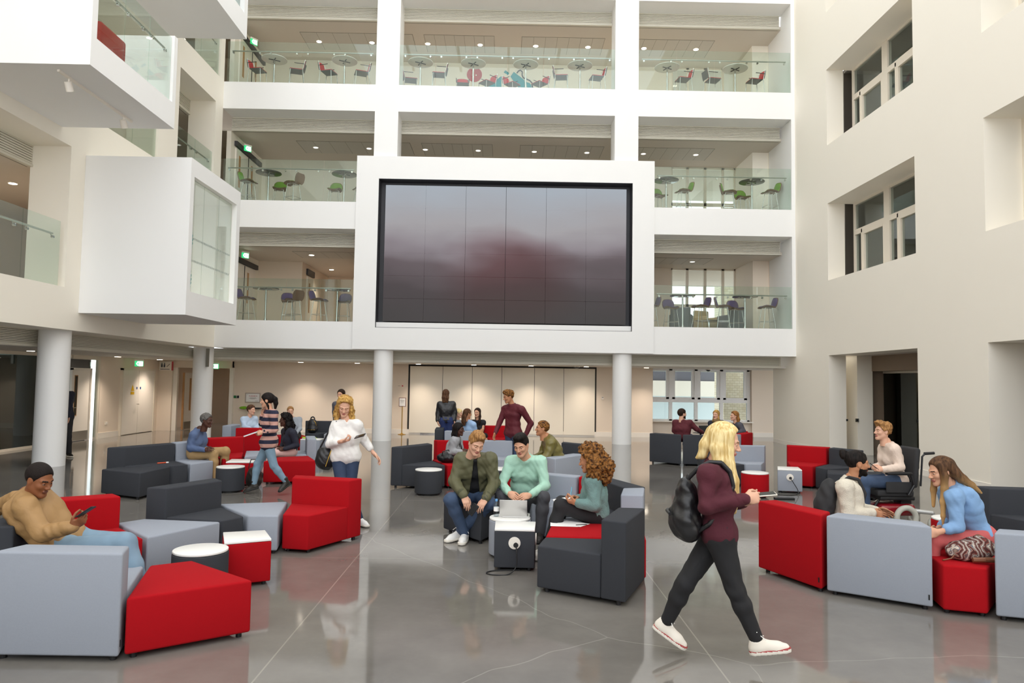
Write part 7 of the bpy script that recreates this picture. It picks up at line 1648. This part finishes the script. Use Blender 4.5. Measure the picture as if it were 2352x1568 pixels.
s = empty('toilet_sign', (-12.05, 26.1, 2.33), 'white hanging toilet sign with pictograms and a red edge by the corridor', 'sign')
MB().box(-12.42, -11.98, 26.09, 26.11, 2.17, 2.49).build('plate', 'trimw', s); MB().box(-11.98, -11.93, 26.085, 26.115, 2.17, 2.49).build('red_edge', 'mred', s)
t = MB()
for x in (-12.33, -12.24): t.ball((x, 26.085, 2.42), .022, 1); t.box(x - .025, x + .025, 26.083, 26.088, 2.28, 2.39)
t.rod((-12.15, 26.085, 2.30), (-12.05, 26.085, 2.40), .008); t.box(-12.38, -12.05, 26.083, 26.088, 2.20, 2.22); t.build('pictogram', 'ink', s)
# cameras and ceiling bits
for x, y, l in ((2.6, 25.5, 'black dome camera on the ceiling in front of the partition'), (7.6, 26.6, 'black dome camera on the ceiling before the window')):
    s = empty('dome_camera', (x, y, C[1] - .37), l, 'camera'); MB().cyl((x, y), .12, C[1] - .40, C[1] - .365, 24).build('mount', 'trimw', s); MB().ball((x, y, C[1] - .40), .085, 2, (1, 1, .7)).build('dome', 'scr_off', s, 60)
# sockets in the right recess and on the left wall
for x, y, z, l, big in ((XR + .5, 20.70, 1.0, 'small black wall sensor in the right recess', 0), (XR + .79, 20.70, 1.0, 'square steel wall socket in the right recess', 1)):
    s = empty('wall_socket', (x, y, z), l, 'socket'); MB().rbox((x, y, z), (.10, .02, .10) if big else (.05, .02, .06), .004).build('plate', 'steel' if big else 'black', s); MB().box(x - .02, x + .02, y - .013, y - .009, z - .02, z + .02).build('insert', 'black', s)
tag(MB().rbox((-12.49, 22.9, .45), (.02, .13, .09), .004).build('wall_socket', 'trimw'), 'white double socket low on the side wall beside the door', 'socket')
# ================================================================== light, world, camera
W = bpy.data.worlds.new('overcast_sky'); SC.world = W; W.use_nodes = True
nt = W.node_tree; bg = nt.nodes['Background']
tc = nt.nodes.new('ShaderNodeTexCoord'); sep = nt.nodes.new('ShaderNodeSeparateXYZ'); rp = nt.nodes.new('ShaderNodeValToRGB')
nt.links.new(tc.outputs['Generated'], sep.inputs[0]); nt.links.new(sep.outputs[2], rp.inputs[0])
rp.color_ramp.elements[0].position = .35; rp.color_ramp.elements[0].color = (.95, .97, 1, 1)
rp.color_ramp.elements[1].position = .95; rp.color_ramp.elements[1].color = (.60, .615, .63, 1)
nt.links.new(rp.outputs[0], bg.inputs[0]); bg.inputs[1].default_value = 1.9

cam = bpy.data.cameras.new('camera'); co = bpy.data.objects.new('camera', cam); COL.objects.link(co); SC.camera = co
cam.sensor_fit = 'HORIZONTAL'; cam.sensor_width = 36.0; cam.lens = 36.0 * 1650.0 / 2352.0; cam.clip_end = 200
p_, r_, y_ = .0561, .0156, .0112
F = Vector((math.sin(y_)*math.cos(p_), math.cos(y_)*math.cos(p_), math.sin(p_)))
R0 = Vector((math.cos(y_), -math.sin(y_), 0)); U0 = R0.cross(F)
Rr = R0*math.cos(r_) + U0*math.sin(r_); Ur = -R0*math.sin(r_) + U0*math.cos(r_)
co.matrix_world = Matrix(((Rr.x, Ur.x, -F.x, 0), (Rr.y, Ur.y, -F.y, 0), (Rr.z, Ur.z, -F.z, 1.95), (0, 0, 0, 1)))
vs = SC.view_settings; vs.view_transform = 'Standard'; vs.look = 'None'; vs.exposure = 0.66; vs.gamma = 1.0; vs.use_curve_mapping = False
SC.cycles.max_bounces = 12; SC.cycles.diffuse_bounces = 8; SC.cycles.transparent_max_bounces = 24; SC.cycles.sample_clamp_indirect = 6
